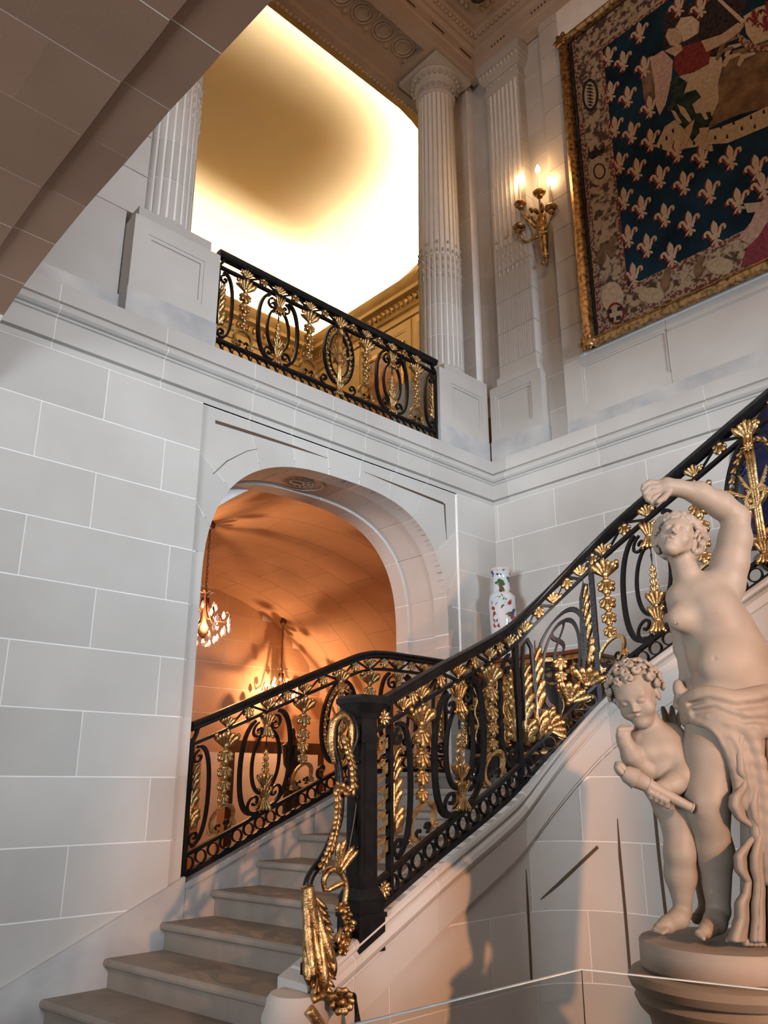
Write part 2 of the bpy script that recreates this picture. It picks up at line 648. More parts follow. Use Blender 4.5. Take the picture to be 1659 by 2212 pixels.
# ---- columns, drum by drum
def column(name, cx, cy, z0, ztop, label):
    r = empty(name, label, 'column', group='fluted columns of the upper gallery')
    NF, PER = 24, 8
    NT = NF * PER
    def rad(z):
        q = (z - z0) / (ztop - z0)
        return 0.233 - 0.026 * q ** 1.6
    def fl(k, z):
        j = k % PER
        if z < z0 + 0.10:
            return 0.0
        x = (j - 3.5) / 3.5
        if z < z0 + 1.42:      # cabled lower third: fine grooves beside a flush cable
            return 0.007 if j in (0, 7) else (0.0 if 2 <= j <= 5 else 0.002)
        return 0.017 * math.sqrt(max(0.0, 1 - x * x * 0.98)) if j != 7 else 0.0
    mb = MB()
    mb.lathe([(rad(z0) - 0.0035, z0), (rad(z0 + 1.4) - 0.004, z0 + 1.4), (rad(z0 + 1.45) - 0.008, z0 + 1.45), (rad(ztop) - 0.009, ztop)], 48, (cx, cy, 0))
    mb.build('mortar_core', 'mortar', r)
    z = z0 + 0.03
    base = MB()
    base.lathe([(0.235, z0 - 0.04), (0.265, z0 - 0.035), (0.272, z0 - 0.012), (0.255, z0 + 0.012), (0.240, z0 + 0.02), (0.234, z0 + 0.055)], 48, (cx, cy, 0))
    base.build('base_ring', 'stone', r, True, 40)
    zs = [z0 + 0.06]
    while zs[-1] < ztop - 0.45:
        zs.append(min(zs[-1] + 0.372, ztop))
    if ztop - zs[-1] > 0.05:
        zs[-1] = ztop
    for a, b in zip(zs, zs[1:]):
        a2, b2 = a + 0.004, b - 0.004
        lv = [a2]
        for e in (z0 + 0.10, z0 + 0.104, z0 + 1.418, z0 + 1.424):
            if a2 + 0.002 < e < b2 - 0.002:
                lv.append(e)
        lv.append(b2)
        rings = []
        for z in lv:
            R0 = rad(z)
            rings.append([(cx + (R0 - fl(k, z)) * math.cos(2 * math.pi * (k + 0.5) / NT), cy + (R0 - fl(k, z)) * math.sin(2 * math.pi * (k + 0.5) / NT), z) for k in range(NT)])
        mb = MB()
        mb.loft(rings)
        mb.build('drum', 'stone', r, True, 35)
    hk = MB()      # carved husks that end the cables
    for i in range(NF):
        ang = 2 * math.pi * (i * PER + 4) / NT
        for q, zz in enumerate((1.16, 1.26, 1.36, 1.47, 1.57)):
            if (i % 2 and q == 4):
                continue
            hk.ball((cx + (rad(z0) - 0.006) * math.cos(ang), cy + (rad(z0) - 0.006) * math.sin(ang), z0 + zz), 0.014, 6, 4, (1, 1, 2.6 - 0.25 * q))
    tag(hk.build('carved_husks', 'stone', r, True), kind='stuff')
    cp = MB()
    rt = rad(ztop)
    cp.lathe([(rt - 0.02, ztop - 0.01), (rt + 0.012, ztop), (rt + 0.022, ztop + 0.015), (rt + 0.012, ztop + 0.03), (rt, ztop + 0.035), (rt + 0.004, ztop + 0.13), (rt + 0.02, ztop + 0.14),
              (rt + 0.03, ztop + 0.16), (rt + 0.02, ztop + 0.175), (rt + 0.035, ztop + 0.19), (rt + 0.085, ztop + 0.27), (rt + 0.085, ztop + 0.285), (rt - 0.05, ztop + 0.29)], 48, (cx, cy, 0))
    cap_ = cp.build('capital', 'stone', r, True, 40)
    eg = MB()
    for i in range(26):
        a = 2 * math.pi * i / 26
        eg.ball((cx + (rt + 0.062) * math.cos(a), cy + (rt + 0.062) * math.sin(a), ztop + 0.232), 0.024, 6, 4, (1, 1, 1.6))
    for i in range(20):
        a = 2 * math.pi * i / 20
        eg.ball((cx + (rt + 0.012) * math.cos(a), cy + (rt + 0.012) * math.sin(a), ztop + 0.105), 0.018, 6, 4, (1, 1, 1.5))
    tag(eg.build('egg_and_dart_band', 'stone', cap_, True), kind='stuff')
    ab = MB()
    ab.box(cx - 0.30, cx + 0.30, cy - 0.30, cy + 0.30, ztop + 0.29, ztop + 0.36)
    ab.build('abacus', 'stone', cap_)
    return r


CT = 7.62
column('fluted_column', 2.243, 4.95, 3.985, CT, 'fluted stone column rising behind the near arch left of the glowing ceiling')
column('fluted_column', 5.459, 4.95, 3.985, CT, 'fluted stone column in full view at the right of the glowing ceiling')

# ---- corner piers and recessed upper part of the right wall
def pier(u0, u1, n0, n1, fn, z0, z1, parent=wall_right, step=0.372, off=0.0):
    z = z0
    k = 0
    while z < z1 - 0.01:
        t = min(z + step, z1)
        block(parent, u0, u1, z, t, n0, n1, fn, 0.003, 'pier_stone')
        z = t
    mb = MB()
    mb.box(u0 + 0.002, u1 - 0.002, n0 + 0.01, n1 - 0.002, z0 + 0.001, z1 - 0.001, fn)
    mb.build('pier_bedding', 'mortar', parent)


pier(4.752, 5.40, -0.5, -0.005, FB, 3.87, 8.1)
pier(4.652, 4.752, -0.5, -0.125, FB, 3.87, 8.1)
pier(3.69, 4.652, -0.6, -0.115, FB, 3.058, 8.1)
# pedestal under the pilaster on the right wall
pedestal('pilaster_pedestal', 3.955, 4.585, FB, 0.0, -0.2, 3.058, 3.872, (4.07, 4.515, 3.362, 3.768),
         'stone pedestal with sunk panel under the flat fluted pilaster in the corner')
mb = MB()
panel_face(mb, 3.98, 4.48, 3.872, 3.95, (4.0, 4.46, 3.885, 3.935), 0.006, 0.004, -0.2, FB, 0.004)
# pilaster
pil = empty('fluted_pilaster', 'flat fluted stone pilaster on the right wall beside the candle sconce', 'pilaster')
mb.build('base_block', 'stone', pil)
pu0, pu1 = 3.99, 4.445
PW = pu1 - pu0
def pil_piece(z0, z1, cab):
    prof = [(pu0, -0.12), (pu0, 0.0)]
    n = 7
    fw = (PW - 0.05) / n
    for i in range(n):
        c = pu0 + 0.025 + fw * (i + 0.5)
        h = fw * 0.40
        if cab:
            prof += [(c - h, 0.0), (c - h + 0.003, -0.006), (c - h + 0.008, -0.001), (c + h - 0.008, -0.001), (c + h - 0.003, -0.006), (c + h, 0.0)]
        else:
            prof += [(c - h, 0.0), (c - h * 0.8, -0.011), (c - h * 0.35, -0.017), (c + h * 0.35, -0.017), (c + h * 0.8, -0.011), (c + h, 0.0)]
    prof += [(pu1, 0.0), (pu1, -0.12)]
    mb = MB()
    mb.loft([[FB(u, n_, z) for u, n_ in prof] for z in (z0 + 0.003, z1 - 0.003)])
    mb.build('shaft_stone', 'stone', pil)


zz = 4.07
mb = MB()
mb.box(pu0, pu1, -0.12, 0.0, 3.95, 4.068, FB)
mb.build('shaft_foot', 'stone', pil)
while zz < 7.55:
    t = min(zz + 0.372, 7.56)
    if zz < 5.44 < t:
        pil_piece(zz, 5.443, True)
        pil_piece(5.437, t, False)
    else:
        pil_piece(zz, t, zz < 5.44)
    zz = t
mb = MB()
mb.box(pu0 + 0.01, pu1 - 0.01, -0.12, -0.012, 3.96, 7.56, FB)
mb.build('shaft_bedding', 'mortar', pil)
hk = MB()
for i in range(7):
    c = pu0 + 0.025 + (PW - 0.05) / 7 * (i + 0.5)
    for q, dz in enumerate((0.0, 0.1, 0.2, 0.31, 0.42)):
        if i % 2 and q == 4:
            continue
        hk.ball(FB(c, -0.004, 5.15 + dz), 0.013, 6, 4, (1, 1, 2.4))
tag(hk.build('carved_husks', 'stone', pil, True), kind='stuff')
cp = MB()
for w, n1, z0, z1 in ((0.02, 0.015, 7.56, 7.60), (0.0, 0.002, 7.60, 7.72), (0.025, 0.02, 7.72, 7.75), (0.045, 0.045, 7.75, 7.79), (0.06, 0.06, 7.79, 7.85), (0.075, 0.075, 7.85, 7.98)):
    cp.box(pu0 - w, pu1 + w, -0.12, n1, z0, z1, FB)
cp.build('capital', 'stone', pil)
eg = MB()
for i in range(11):
    eg.ball(FB(pu0 - 0.03 + (PW + 0.06) * i / 10, 0.062, 7.82), 0.022, 6, 4, (1, 1, 1.5))
for i in range(8):
    eg.ball(FB(pu0 + 0.02 + (PW - 0.04) * i / 7, 0.005, 7.68), 0.016, 6, 4, (1, 1, 1.5))
tag(eg.build('egg_and_dart_band', 'stone', pil, True), kind='stuff')
# sunk tablets of the recess between pilaster and tapestry
mb = MB()
panel_face(mb, 3.72, 3.93, 4.40, 6.45, (3.74, 3.92, 6.0, 6.4), -0.105, -0.112, -0.2, FB, 0.012)
# tapestry wall panel, frontmost plane, stones with a narrow frame
tz = 3.058
block(wall_right, -1.4, 3.693, 3.058, 3.19, -0.2, 0.002, FB, 0.001, 'plinth_stone', 'stone_vein')
mb = MB()
panel_face(mb, 2.66, 3.69, 3.19, 3.79, (2.66, 3.503, 3.288, 3.705), 0.0, -0.016, -0.2, FB, 0.022)
mb.build('apron_stone', 'stone', wall_right)
PJ = [2.66, 1.55, 0.4, -1.4]
aps = MB()
for a, b in zip([3.503] + PJ, PJ):
    pass
for a, b in zip(PJ, PJ[1:]):
    mb = MB()
    for z0, z1, n in ((3.19, 3.288, 0.0), (3.288, 3.30, -0.008), (3.30, 3.683, -0.016), (3.683, 3.695, -0.008), (3.695, 3.79, 0.0)):
        mb.box(b + 0.003, a - 0.003, -0.2, n, z0, z1, FB)
    mb.build('apron_stone', 'stone', wall_right)
mb = MB()
mb.box(-1.4, 3.685, -0.19, -0.019, 3.06, 8.0, FB)
mb.build('apron_bedding', 'mortar', wall_right)
z = 3.79
while z < 8.0:
    t = min(z + 0.372, 8.0)
    mb = MB()
    prof = [(3.69, -0.2), (3.69, 0.0), (3.50, 0.0), (3.495, -0.004), (3.47, -0.012), (3.455, -0.03), (3.44, -0.03), (3.44, -0.2)]
    mb.loft([[FB(u, n_, q) for u, n_ in prof] for q in (z + 0.003, t - 0.003)])
    mb.build('frame_stone', 'stone', wall_right)
    z = t
mb = MB()
mb.box(-1.4, 3.44, -0.2, -0.03, 3.79, 8.0, FB)
mb.build('tapestry_backing_wall', 'stone', wall_right)

# ---- entablature and ceiling
ceil = empty('ceiling', kind='structure')
ZB = 8.0
mb = MB()
mb.box(0.2, WB + 0.5, -0.70, -0.05, ZB + 0.09, ZB + 0.89, FA)
mb.build('gallery_beam', 'ceiling', ceil)
# soffit frame with sunk guilloche panel between the columns
mb = MB()
sx0, sx1, sy0, sy1 = 2.62, 5.08, 4.76, 5.16
for a in ((0.2, 2.62, 4.701, 5.30), (5.08, WB, 4.701, 5.30)):
    mb.box(a[0], a[1], a[2], a[3], ZB, ZB + 0.1)
for a in ((2.62, 5.08, 4.701, 4.76), (2.62, 5.08, 5.14, 5.30)):
    mb.box(a[0], a[1], a[2], a[3], ZB, ZB + 0.1)
mb.build('soffit_frame', 'ceiling', ceil)
gl = MB()
nr = 8
for i in range(nr):
    cx = sx0 + (sx1 - sx0) * (i + 0.5) / nr
    for R_, r_ in ((0.125, 0.012), (0.085, 0.014)):
        gl.tube([(cx + R_ * math.cos(2 * math.pi * k / 24), 4.95 + R_ * math.sin(2 * math.pi * k / 24), ZB + 0.085) for k in range(24)], r_, 6, True)
    for dy in (-0.12, 0.12):
        gl.ball((cx + (sx1 - sx0) / nr / 2, 4.95 + dy, ZB + 0.085), 0.035, 8, 5, (1, 1, 0.5))
tag(gl.build('guilloche_rings', 'ceiling', ceil, True), kind='stuff')
# back edge moulding toward the gallery room
mb = MB()
mb.box(0.2, WB + 0.5, -0.80, -0.70, ZB - 0.06, ZB + 0.5, FA)
mb.build('gallery_back_moulding', 'ceiling', ceil)
bd = MB()
for i in range(90):
    bd.ball((0.6 + i * 0.058, 5.40, ZB - 0.055), 0.024, 6, 4)
tag(bd.build('beaded_edge', 'ceiling', ceil, True), kind='stuff')


def ent_profile(fn, u0, u1, mit, name, parent):
    prof = [(-0.1, ZB), (0.0, ZB), (0.0, ZB + 0.14), (0.015, ZB + 0.15), (0.015, ZB + 0.30), (0.035, ZB + 0.315), (0.05, ZB + 0.34), (0.05, ZB + 0.36), (0.03, ZB + 0.365), (0.03, ZB + 0.42),
            (0.07, ZB + 0.46), (0.10, ZB + 0.50), (0.12, ZB + 0.52), (0.12, ZB + 0.60), (0.26, ZB + 0.62), (0.30, ZB + 0.66), (0.30, ZB + 0.72), (0.34, ZB + 0.75), (0.34, ZB + 0.9), (-0.1, ZB + 0.9)]
    mb = MB()
    mb.loft([[fn(u0, n, z) for n, z in prof], [fn(u1 - (n if mit else 0), n, z) for n, z in prof]])
    mb.build(name, 'ceiling', parent)


ent_profile(FA, 0.2, WB, True, 'entablature', ceil)
ent_profile(FB, -1.4, WA, True, 'entablature', ceil)
eg = MB()
def egg_run(fn, u0, u1, n, z, st, r, sc):
    k = int((u1 - u0) / st)
    for i in range(k + 1):
        eg.ball(fn(u0 + i * st, n, z), r, 6, 4, sc)


egg_run(FA, 3.4, WB - 0.1, 0.085, ZB + 0.475, 0.062, 0.026, (1, 1, 1.4))
egg_run(FB, 2.2, WA - 0.1, 0.085, ZB + 0.475, 0.062, 0.026, (1, 1, 1.4))
egg_run(FA, 3.4, WB - 0.3, 0.22, ZB + 0.60, 0.08, 0.034, (1, 1, 1))
egg_run(FB, 2.2, WA - 0.3, 0.22, ZB + 0.60, 0.08, 0.034, (1, 1, 1))
tag(eg.build('egg_and_dart_band', 'ceiling', ceil, True), kind='stuff')
# dark inscription-like cuts of the lower fascia
cut = MB()
for i, u in enumerate((3.15, 3.62, 4.09, 4.56, 5.03, 5.5)):
    cut.box(u, u + 0.20, -0.01, 0.0155, ZB + 0.20, ZB + 0.235, FA)
cut.build('fascia_slots', 'groove_shade', ceil)
tag(ceil.children[-1], kind='stuff')
cut = MB()
for u in (4.32, 3.75, 3.1, 2.5):
    for j in range(5):
        cut.ball(FB(u - 0.045 * j, 0.012, ZB + 0.22), 0.012, 6, 4, (1, 1.2, 1.6))
cut.build('fascia_husks', 'groove_shade', ceil)
tag(ceil.children[-1], kind='stuff')
mb = MB()
mb.box(-1.5, WB + 0.4, -1.4, 5.6, ZB + 0.9, ZB + 1.0)
mb.build('ceiling_slab', 'ceiling', ceil)
# coffer ribs and roundels
for i in range(5):
    x = WB - 0.34 - 0.62 * (i + 1)
    mb = MB()
    mb.box(x - 0.09, x + 0.09, 2.0, WA - 0.34, ZB + 0.74, ZB + 0.92)
    mb.build('coffer_rib', 'ceiling', ceil)
for i in range(4):
    y = WA - 0.34 - 0.62 * (i + 1)
    mb = MB()
    mb.box(2.2, WB - 0.34, y - 0.09, y + 0.09, ZB + 0.741, ZB + 0.92)
    mb.build('coffer_rib', 'ceiling', ceil)
for i in range(4):
    for j in range(3):
        cx, cy = WB - 0.34 - 0.62 * i - 0.265, WA - 0.34 - 0.62 * j - 0.265
        mb = MB()
        mb.lathe([(0.02, 0.0), (0.12, -0.005), (0.13, -0.03), (0.15, -0.04), (0.17, -0.03), (0.175, 0.01)], 24, (cx, cy, ZB + 0.9))
        mb.build('coffer_roundel', 'ceiling', ceil, True)
leaf = MB()
leaf.lathe([(0.012, 0.0), (0.02, -0.05), (0.015, -0.08), (0.05, -0.12), (0.08, -0.19), (0.10, -0.24), (0.07, -0.245), (0.01, -0.2)], 10, (5.32, 4.14, ZB + 0.70))
tag(leaf.build('ceiling_pendant', 'darkwood'), 'small dark bell shaped pendant in the corner of the coffered ceiling', 'pendant')

# ---- near arch the photographer looks through: flat soffit of long stones with a sunk border line
near = empty('wall_near', kind='structure')
NX = 1.10
edge = [(NX * 0 + float(at_x(px, py, NX)[1]), float(at_x(px, py, NX)[2])) for px, py in
        ((589, 0), (479, 117), (437.6, 165), (368, 238.7), (278.5, 344), (191, 441.6), (119, 529), (56, 611), (0, 694))]
edge = [(0.2, 2.34), (0.9, 2.44)] + edge + [(4.50, 2.50), (4.57, 2.36), (4.597, 2.1)]
EY = np.array([e[0] for e in edge]); EZ = np.array([e[1] for e in edge])
def ez(y):
    return float(np.interp(y, EY, EZ))
# stone joints across the soffit measured at the edge
NJ = [0.2, 0.95, 1.36, float(at_x(479, 117, NX)[1]), float(at_x(368, 238.7, NX)[1]), float(at_x(278.5, 344, NX)[1]), float(at_x(187, 440, NX)[1]), float(at_x(119, 529, NX)[1]), float(at_x(54, 613, NX)[1]), 4.36, 4.597]
def soffit_stone(y0, y1, x0, x1, lift):
    n = 5
    ys = [y0 + 0.0025 + (y1 - y0 - 0.005) * i / n for i in range(n + 1)]
    mb = MB()
    rings = []
    for y in ys:
        z = ez(y) + lift
        rings.append([(x0 + 0.0015, y, z), (x1 - 0.0015, y, z), (x1 - 0.0015, y, z + 0.25), (x0 + 0.0015, y, z + 0.25)])
    mb.loft(rings)
    mb.build('soffit_stone', 'stone_arch_shaded', near, True, 30)


BX = [-0.9, -0.35, 0.28, 0.86, NX]
for i in range(len(NJ) - 1):
    soffit_stone(NJ[i], NJ[i + 1], 0.890, NX, 0.0)                   # border strip at the edge
    soffit_stone(NJ[i], NJ[i + 1], 0.50 if i % 2 else 0.62, 0.893, -0.012)
    soffit_stone(NJ[i], NJ[i + 1], 0.06, 0.50 if i % 2 else 0.62, -0.012)
    soffit_stone(NJ[i], NJ[i + 1], -0.9, 0.06, -0.012)
mb = MB()
rings = []
for y in np.linspace(0.2, 4.59, 40):
    z = ez(y)
    rings.append([(-0.9, y, z - 0.010), (0.888, y, z - 0.010), (0.888, y, z + 0.002), (NX - 0.003, y, z + 0.002), (NX - 0.003, y, 3.6), (-0.9, y, 3.6)])
mb.loft(rings)
mb.build('arch_bedding', 'mortar', near)
mb = MB()
mb.box(-0.9, NX, 0.2, 4.59, 3.5, 3.75)
mb.build('arch_top', 'stone', near)

# ---- hall beyond the arch: barrel vault of cut stone, end walls
hall = empty('wall_hall', kind='structure')
VX, VW, VS, VR_, Y0, Y1 = 5.4, 2.9, 0.9, 2.0, 5.30, 10.3
HF = FLOOR
def vp(a, y, off=0.0):
    return (VX + (VW + off) * math.cos(a), y, VS + (VR_ + off) * math.sin(a))


na, ny = 12, 9
for j in range(ny):
    ya_, yb_ = Y0 + (Y1 - Y0) * j / ny, Y0 + (Y1 - Y0) * (j + 1) / ny
    for i in range(na):
        sh = 0.5 if j % 2 else 0.0
        a0, a1 = math.pi * (i + sh) / na, math.pi * min(i + sh + 1, na) / na
        if i == 0 and sh:
            a0 = 0.0
            a1 = math.pi * 1.5 / na
        if a0 >= math.pi - 0.01:
            continue
        mb = MB()
        n = 12
        e = 0.0016
        rings = []
        for q in range(n + 1):
            a = a0 + e / 2 + (a1 - a0 - e) * q / n
            rings.append([vp(a, ya_ + 0.003), vp(a, yb_ - 0.003), vp(a, yb_ - 0.003, 0.05), vp(a, ya_ + 0.003, 0.05)])
        mb.loft(rings)
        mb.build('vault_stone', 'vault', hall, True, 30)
mb = MB()
rings = []
for q in range(145):
    a = math.pi * q / 144
    rings.append([vp(a, Y0 - 0.02, 0.006), vp(a, Y1 + 0.1, 0.006), vp(a, Y1 + 0.1, 0.10), vp(a, Y0 - 0.02, 0.10)])
mb.loft(rings)
mb.build('vault_bedding', 'mortar', hall)
mb = MB()
mb.box(VX - VW, VX + VW, Y1 + 0.002, Y1 + 0.2, HF, 3.2)
mb.build('end_bedding', 'mortar', hall)
k = 0
z = 0.62
while z < 2.9:
    t = z + 0.37
    hw = VW * math.sqrt(max(0.02, 1 - max(0, min(1, (z + 0.10 - VS) / VR_)) ** 2))
    x = VX - hw
    x1 = VX + hw
    xs = [x] + [q for q in np.arange(VX - 3.2 + 0.46 * (k % 2), VX + 3.2, 0.92) if x + 0.1 < q < x1 - 0.1] + [x1]
    for a, b in zip(xs, xs[1:]):
        mb = MB()
        mb.box(a + 0.003, b - 0.003, Y1, Y1 + 0.05, z + 0.003, t - 0.003)
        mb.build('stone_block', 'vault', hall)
    z = t
    k += 1
# dark panelled dado and doors of the hall, seen through the balusters
for a, b, mt in ((2.6, 4.4, 'darkwood'), (4.4, 5.15, 'vault'), (5.15, 5.95, 'darkwood'), (5.95, 6.5, 'vault'), (6.5, 8.3, 'darkwood')):
    mb = MB()
    panel_face(mb, a, b, HF, 0.62, (a + 0.12, b - 0.12, HF + 0.5, 0.45), 0.0, -0.03, -0.08, lambda u, n, z: (u, Y1 - 0.001 - n, z), 0.03)
    mb.build('dado_panel', mt, hall)
for sx in (VX - VW, VX + VW):
    mb = MB()
    mb.box(sx - 0.1 if sx < VX else sx, sx if sx < VX else sx + 0.1, Y0 - 0.02, Y1, HF, VS)
    mb.build('side_wall', 'vault', hall)
mb = MB()
mb.box(VX - VW - 0.1, VX + VW + 0.1, 4.62, Y1 + 0.2, HF - 0.1, HF)
tag(mb.build('floor_hall', 'vault'), kind='structure')

# ---- soffit and jambs of the arch
def soffit_sec(pt, nrm):
    out = []
    for d, o in ((0.0, -0.05), (0.0, 0.0), (0.16, 0.0), (0.165, -0.022), (0.50, -0.022), (0.505, 0.0), (0.66, 0.0), (0.66, -0.05)):
        out.append((pt[0] - nrm[0] * o, WA + 0.0205 + d, pt[1] - nrm[1] * o))
    return out


soff = empty('trim_1', kind='structure')
rings = []
for q in range(97):
    t = q / 96
    p, p2 = arch_pt(t), arch_pt(t, 0.01)
    nrm = ((p2[0] - p[0]) / 0.01, (p2[1] - p[1]) / 0.01)
    rings.append([(x + nrm[0] * (0.012 if i_ in (3, 4) else 0.0025), y + 0.001, z + nrm[1] * (0.012 if i_ in (3, 4) else 0.0025)) for i_, (x, y, z) in enumerate(soffit_sec(p, nrm))])
mb = MB()
mb.loft(rings)
mb.build('soffit_bedding', 'mortar', soff)
for sx, nx in ((ARX - ARW, -1), (ARX + ARW, 1)):
    mb = MB()
    mb.loft([[(x + nx * (0.012 if i_ in (3, 4) else 0.0025), y + 0.001, z_) for i_, (x, y, z_) in enumerate(soffit_sec((sx, z), (nx, 0)))] for z in (-0.6, 0.775, 0.776, 1.155, 1.156, 1.255)])
    mb.build('jamb_bedding', 'mortar', soff)
bounds = [arch_t_at(v[0]) for v in VJS]
bounds = [0.0] + bounds + [1.0]
for ta, tb in zip(bounds, bounds[1:]):
    rings = []
    for q in range(9):
        t = ta + 0.0008 + (tb - ta - 0.0016) * q / 8
        p, p2 = arch_pt(t), arch_pt(t, 0.01)
        nrm = ((p2[0] - p[0]) / 0.01, (p2[1] - p[1]) / 0.01)
        rings.append(soffit_sec(p, nrm))
    mb = MB()
    mb.loft(rings)
    mb.build('soffit_stone', 'stone', soff, True, 30)
for sx, nx in ((ARX - ARW, -1), (ARX + ARW, 1)):
    zs = [-0.6, -0.31, 0.05, 0.41, 0.78, 1.15, 1.255]
    for a, b in zip(zs, zs[1:]):
        mb = MB()
        if abs(a - 0.78) < 0.01:      # plain band between the sunk panels
            secs = [(0, -0.05), (0, 0), (0.66, 0), (0.66, -0.05)]
            mb.loft([[(sx + nx * -o, WA + 0.0205 + d, z) for d, o in secs] for z in (a + 0.003, b - 0.003)])
            mb.build('jamb_stone', 'stone', soff)
            continue
        mb.loft([soffit_sec((sx, z), (nx, 0)) for z in (a + 0.003, b - 0.003)])
        mb.build('jamb_stone', 'stone', soff)
ros = MB()      # carved shell at the crown
for R_, r_ in ((0.20, 0.010), (0.12, 0.010), (0.05, 0.016)):
    ros.tube([(ARX - 0.22 + R_ * 1.25 * math.cos(2 * math.pi * k / 28), WA + 0.35 + R_ * 0.8 * math.sin(2 * math.pi * k / 28), ARS + ARH + 0.018) for k in range(28)], r_, 6, True)
for k in range(14):
    a = 2 * math.pi * k / 14
    ros.tube([(ARX - 0.22 + q * 1.25 * math.cos(a), WA + 0.35 + q * 0.8 * math.sin(a), ARS + ARH + 0.016) for q in (0.06, 0.09, 0.115)], [0.006, 0.014, 0.006], 6)
ros.build('carved_shell', 'stone', soff, True)

# ---- unseen wall added behind the photographer to keep daylight off the upper storey
mb = MB()
mb.box(0.2, WB + 0.3, -1.32, -1.12, 3.7, ZB + 0.9)
tag(mb.build('wall_daylight_stop', 'stone'), kind='structure')

# ================================================================ gallery room behind the upper columns
gal = empty('wall_gallery', kind='structure')
GX, GY, GZ = 8.0, 10.46, 7.72
def FG(u, n, z):
    return (GX - n, u, z)
def FE(u, n, z):
    return (u, GY - n, z)
mb = MB()
mb.box(-0.5, GX + 0.2, GY, GY + 0.1, 3.0, GZ + 0.3)
mb.build('end_wall', 'goldpaint', gal)
mb = MB()
mb.box(GX, GX + 0.1, 5.4, GY, 3.0, GZ + 0.3)
mb.build('side_wall', 'goldpaint', gal)
mb = MB()
mb.box(-0.5, GX + 0.2, 5.3, GY + 0.1, 2.94, 3.0)
tag(mb.build('floor_gallery', 'darkwood'), kind='structure')
GP = [(0.0, GZ - 0.44), (0.04, GZ - 0.43), (0.04, GZ - 0.32), (0.08, GZ - 0.30), (0.10, GZ - 0.26), (0.14, GZ - 0.13), (0.22, GZ - 0.10), (0.23, GZ - 0.04), (0.27, GZ), (0.30, GZ + 0.05), (0.32, GZ + 0.09), (0.30, GZ + 0.09), (0.26, GZ + 0.02), (0.0, GZ + 0.02)]
for fn, a, b in ((FG, 5.4, GY), (FE, -0.5, GX)):
    mb = MB()
    mb.loft([[fn(a, n, z) for n, z in GP], [fn(b - n, n, z) for n, z in GP]])
    mb.build('cornice', 'goldpaint', gal, True, 30)
fr = MB()
for i in range(46):
    fr.ball(FG(5.5 + i * 0.108, 0.125, GZ - 0.19), 0.044, 6, 4, (0.8, 0.8, 1.6))
for i in range(70):
    fr.ball(FE(0.3 + i * 0.108, 0.125, GZ - 0.19), 0.044, 6, 4, (0.8, 0.8, 1.6))
tag(fr.build('carved_frieze', 'gilt_old', gal, True), kind='stuff')
for a, b in ((7.20, 7.84), (7.90, 9.10), (9.16, 10.3)):
    mb = MB()
    panel_face(mb, a, b, 4.4, GZ - 0.46, (a + 0.09, b - 0.09, 4.6, GZ - 0.60), 0.02, 0.006, 0.0, FG, 0.035)
    mb.build('wall_panel', 'goldpaint', gal)
for a, b in ((1.2, 3.9), (4.0, 6.0), (6.05, 7.9)):
    mb = MB()
    panel_face(mb, a, b, 6.35, GZ - 0.46, (a + 0.1, b - 0.1, 6.45, GZ - 0.6), 0.02, 0.006, 0.0, FE, 0.03)
    mb.build('wall_panel', 'goldpaint', gal)
cup = empty('cupboard', 'dark wooden cupboards lining the gallery room behind the upper balustrade', 'cupboard')
mb = MB()
mb.box(-0.5, GX - 0.02, GY - 0.38, GY - 0.03, 3.0, 6.3)
mb.build('end_case', 'darkwood', cup)
mb = MB()
mb.box(GX - 0.18, GX - 0.02, 8.7, GY - 0.39, 3.0, 5.6)
mb.build('side_case', 'darkwood', cup)
pic = empty('framed_panel', 'brown decorated panel in a gilt frame on the gold gallery wall', 'picture')
mb = MB()
panel_face(mb, 8.03, 8.97, 5.1, 6.90, (8.08, 8.92, 5.15, 6.85), 0.06, 0.035, 0.021, FG, 0.025)
mb.build('frame', 'gilt_old', pic)
M['leather'] = noise_mat('brown_gilt_leather', (0.12, 0.035, 0.01), (0.42, 0.17, 0.04), 5, 0.4, lo=0.4, hi=0.6)
mb = MB()
mb.box(8.11, 8.89, 0.033, 0.040, 5.18, 6.82, FG)
mb.build('painted_panel', 'leather', pic)

# flat ceiling of the gallery with a wide cove, lit by lamps hidden behind the cornice
CZ, CR_ = 8.82, 0.98
X0c, X1c, Y0c, Y1c = -0.6, GX, 5.42, GY
def prof_axis(lo, hi, cut_lo, n=11):
    """coordinates with fine steps inside the coves"""
    a = [lo + CR_ * (1 - math.cos(math.pi / 2 * i / n)) for i in range(n)]
    b = [hi - CR_ * (1 - math.cos(math.pi / 2 * i / n)) for i in range(n)]
    mid = list(np.linspace(lo + CR_, hi - CR_, 8))
    return a + mid + b[::-1]
xs_ = list(np.linspace(X0c, X1c - 3.4, 12)) + list(np.linspace(X1c - 3.3, X1c - 1.0, 24)) + list(X1c - np.linspace(0.98, 0.0, 22) ** 1.0)
ys_ = list(np.linspace(Y0c, Y0c + 2.6, 44)) + list(np.linspace(Y0c + 2.7, Y1c - 1.0, 8)) + list(np.linspace(Y1c - 0.98, Y1c, 20))
RC = 2.5                                      # the ceiling rounds off above the columns
ZN = ZB + 0.10
def edge_state(x, y):
    """distance to the rim of the ceiling and the height of the rim there"""
    c = [(X1c - x, GZ + 0.03), (Y1c - y, GZ + 0.03), (y - Y0c, ZN), (x - X0c, GZ + 0.03)]
    if x > X1c - RC and y < Y0c + RC:
        dx, dy = x - (X1c - RC), (Y0c + RC) - y
        a = math.atan2(dx, dy) / (math.pi / 2)
        c = [(max(0.0, RC - math.hypot(dx, dy)), ZN + (GZ + 0.03 - ZN) * a), (Y1c - y, GZ + 0.03)]
    return c
vs, fs = [], []
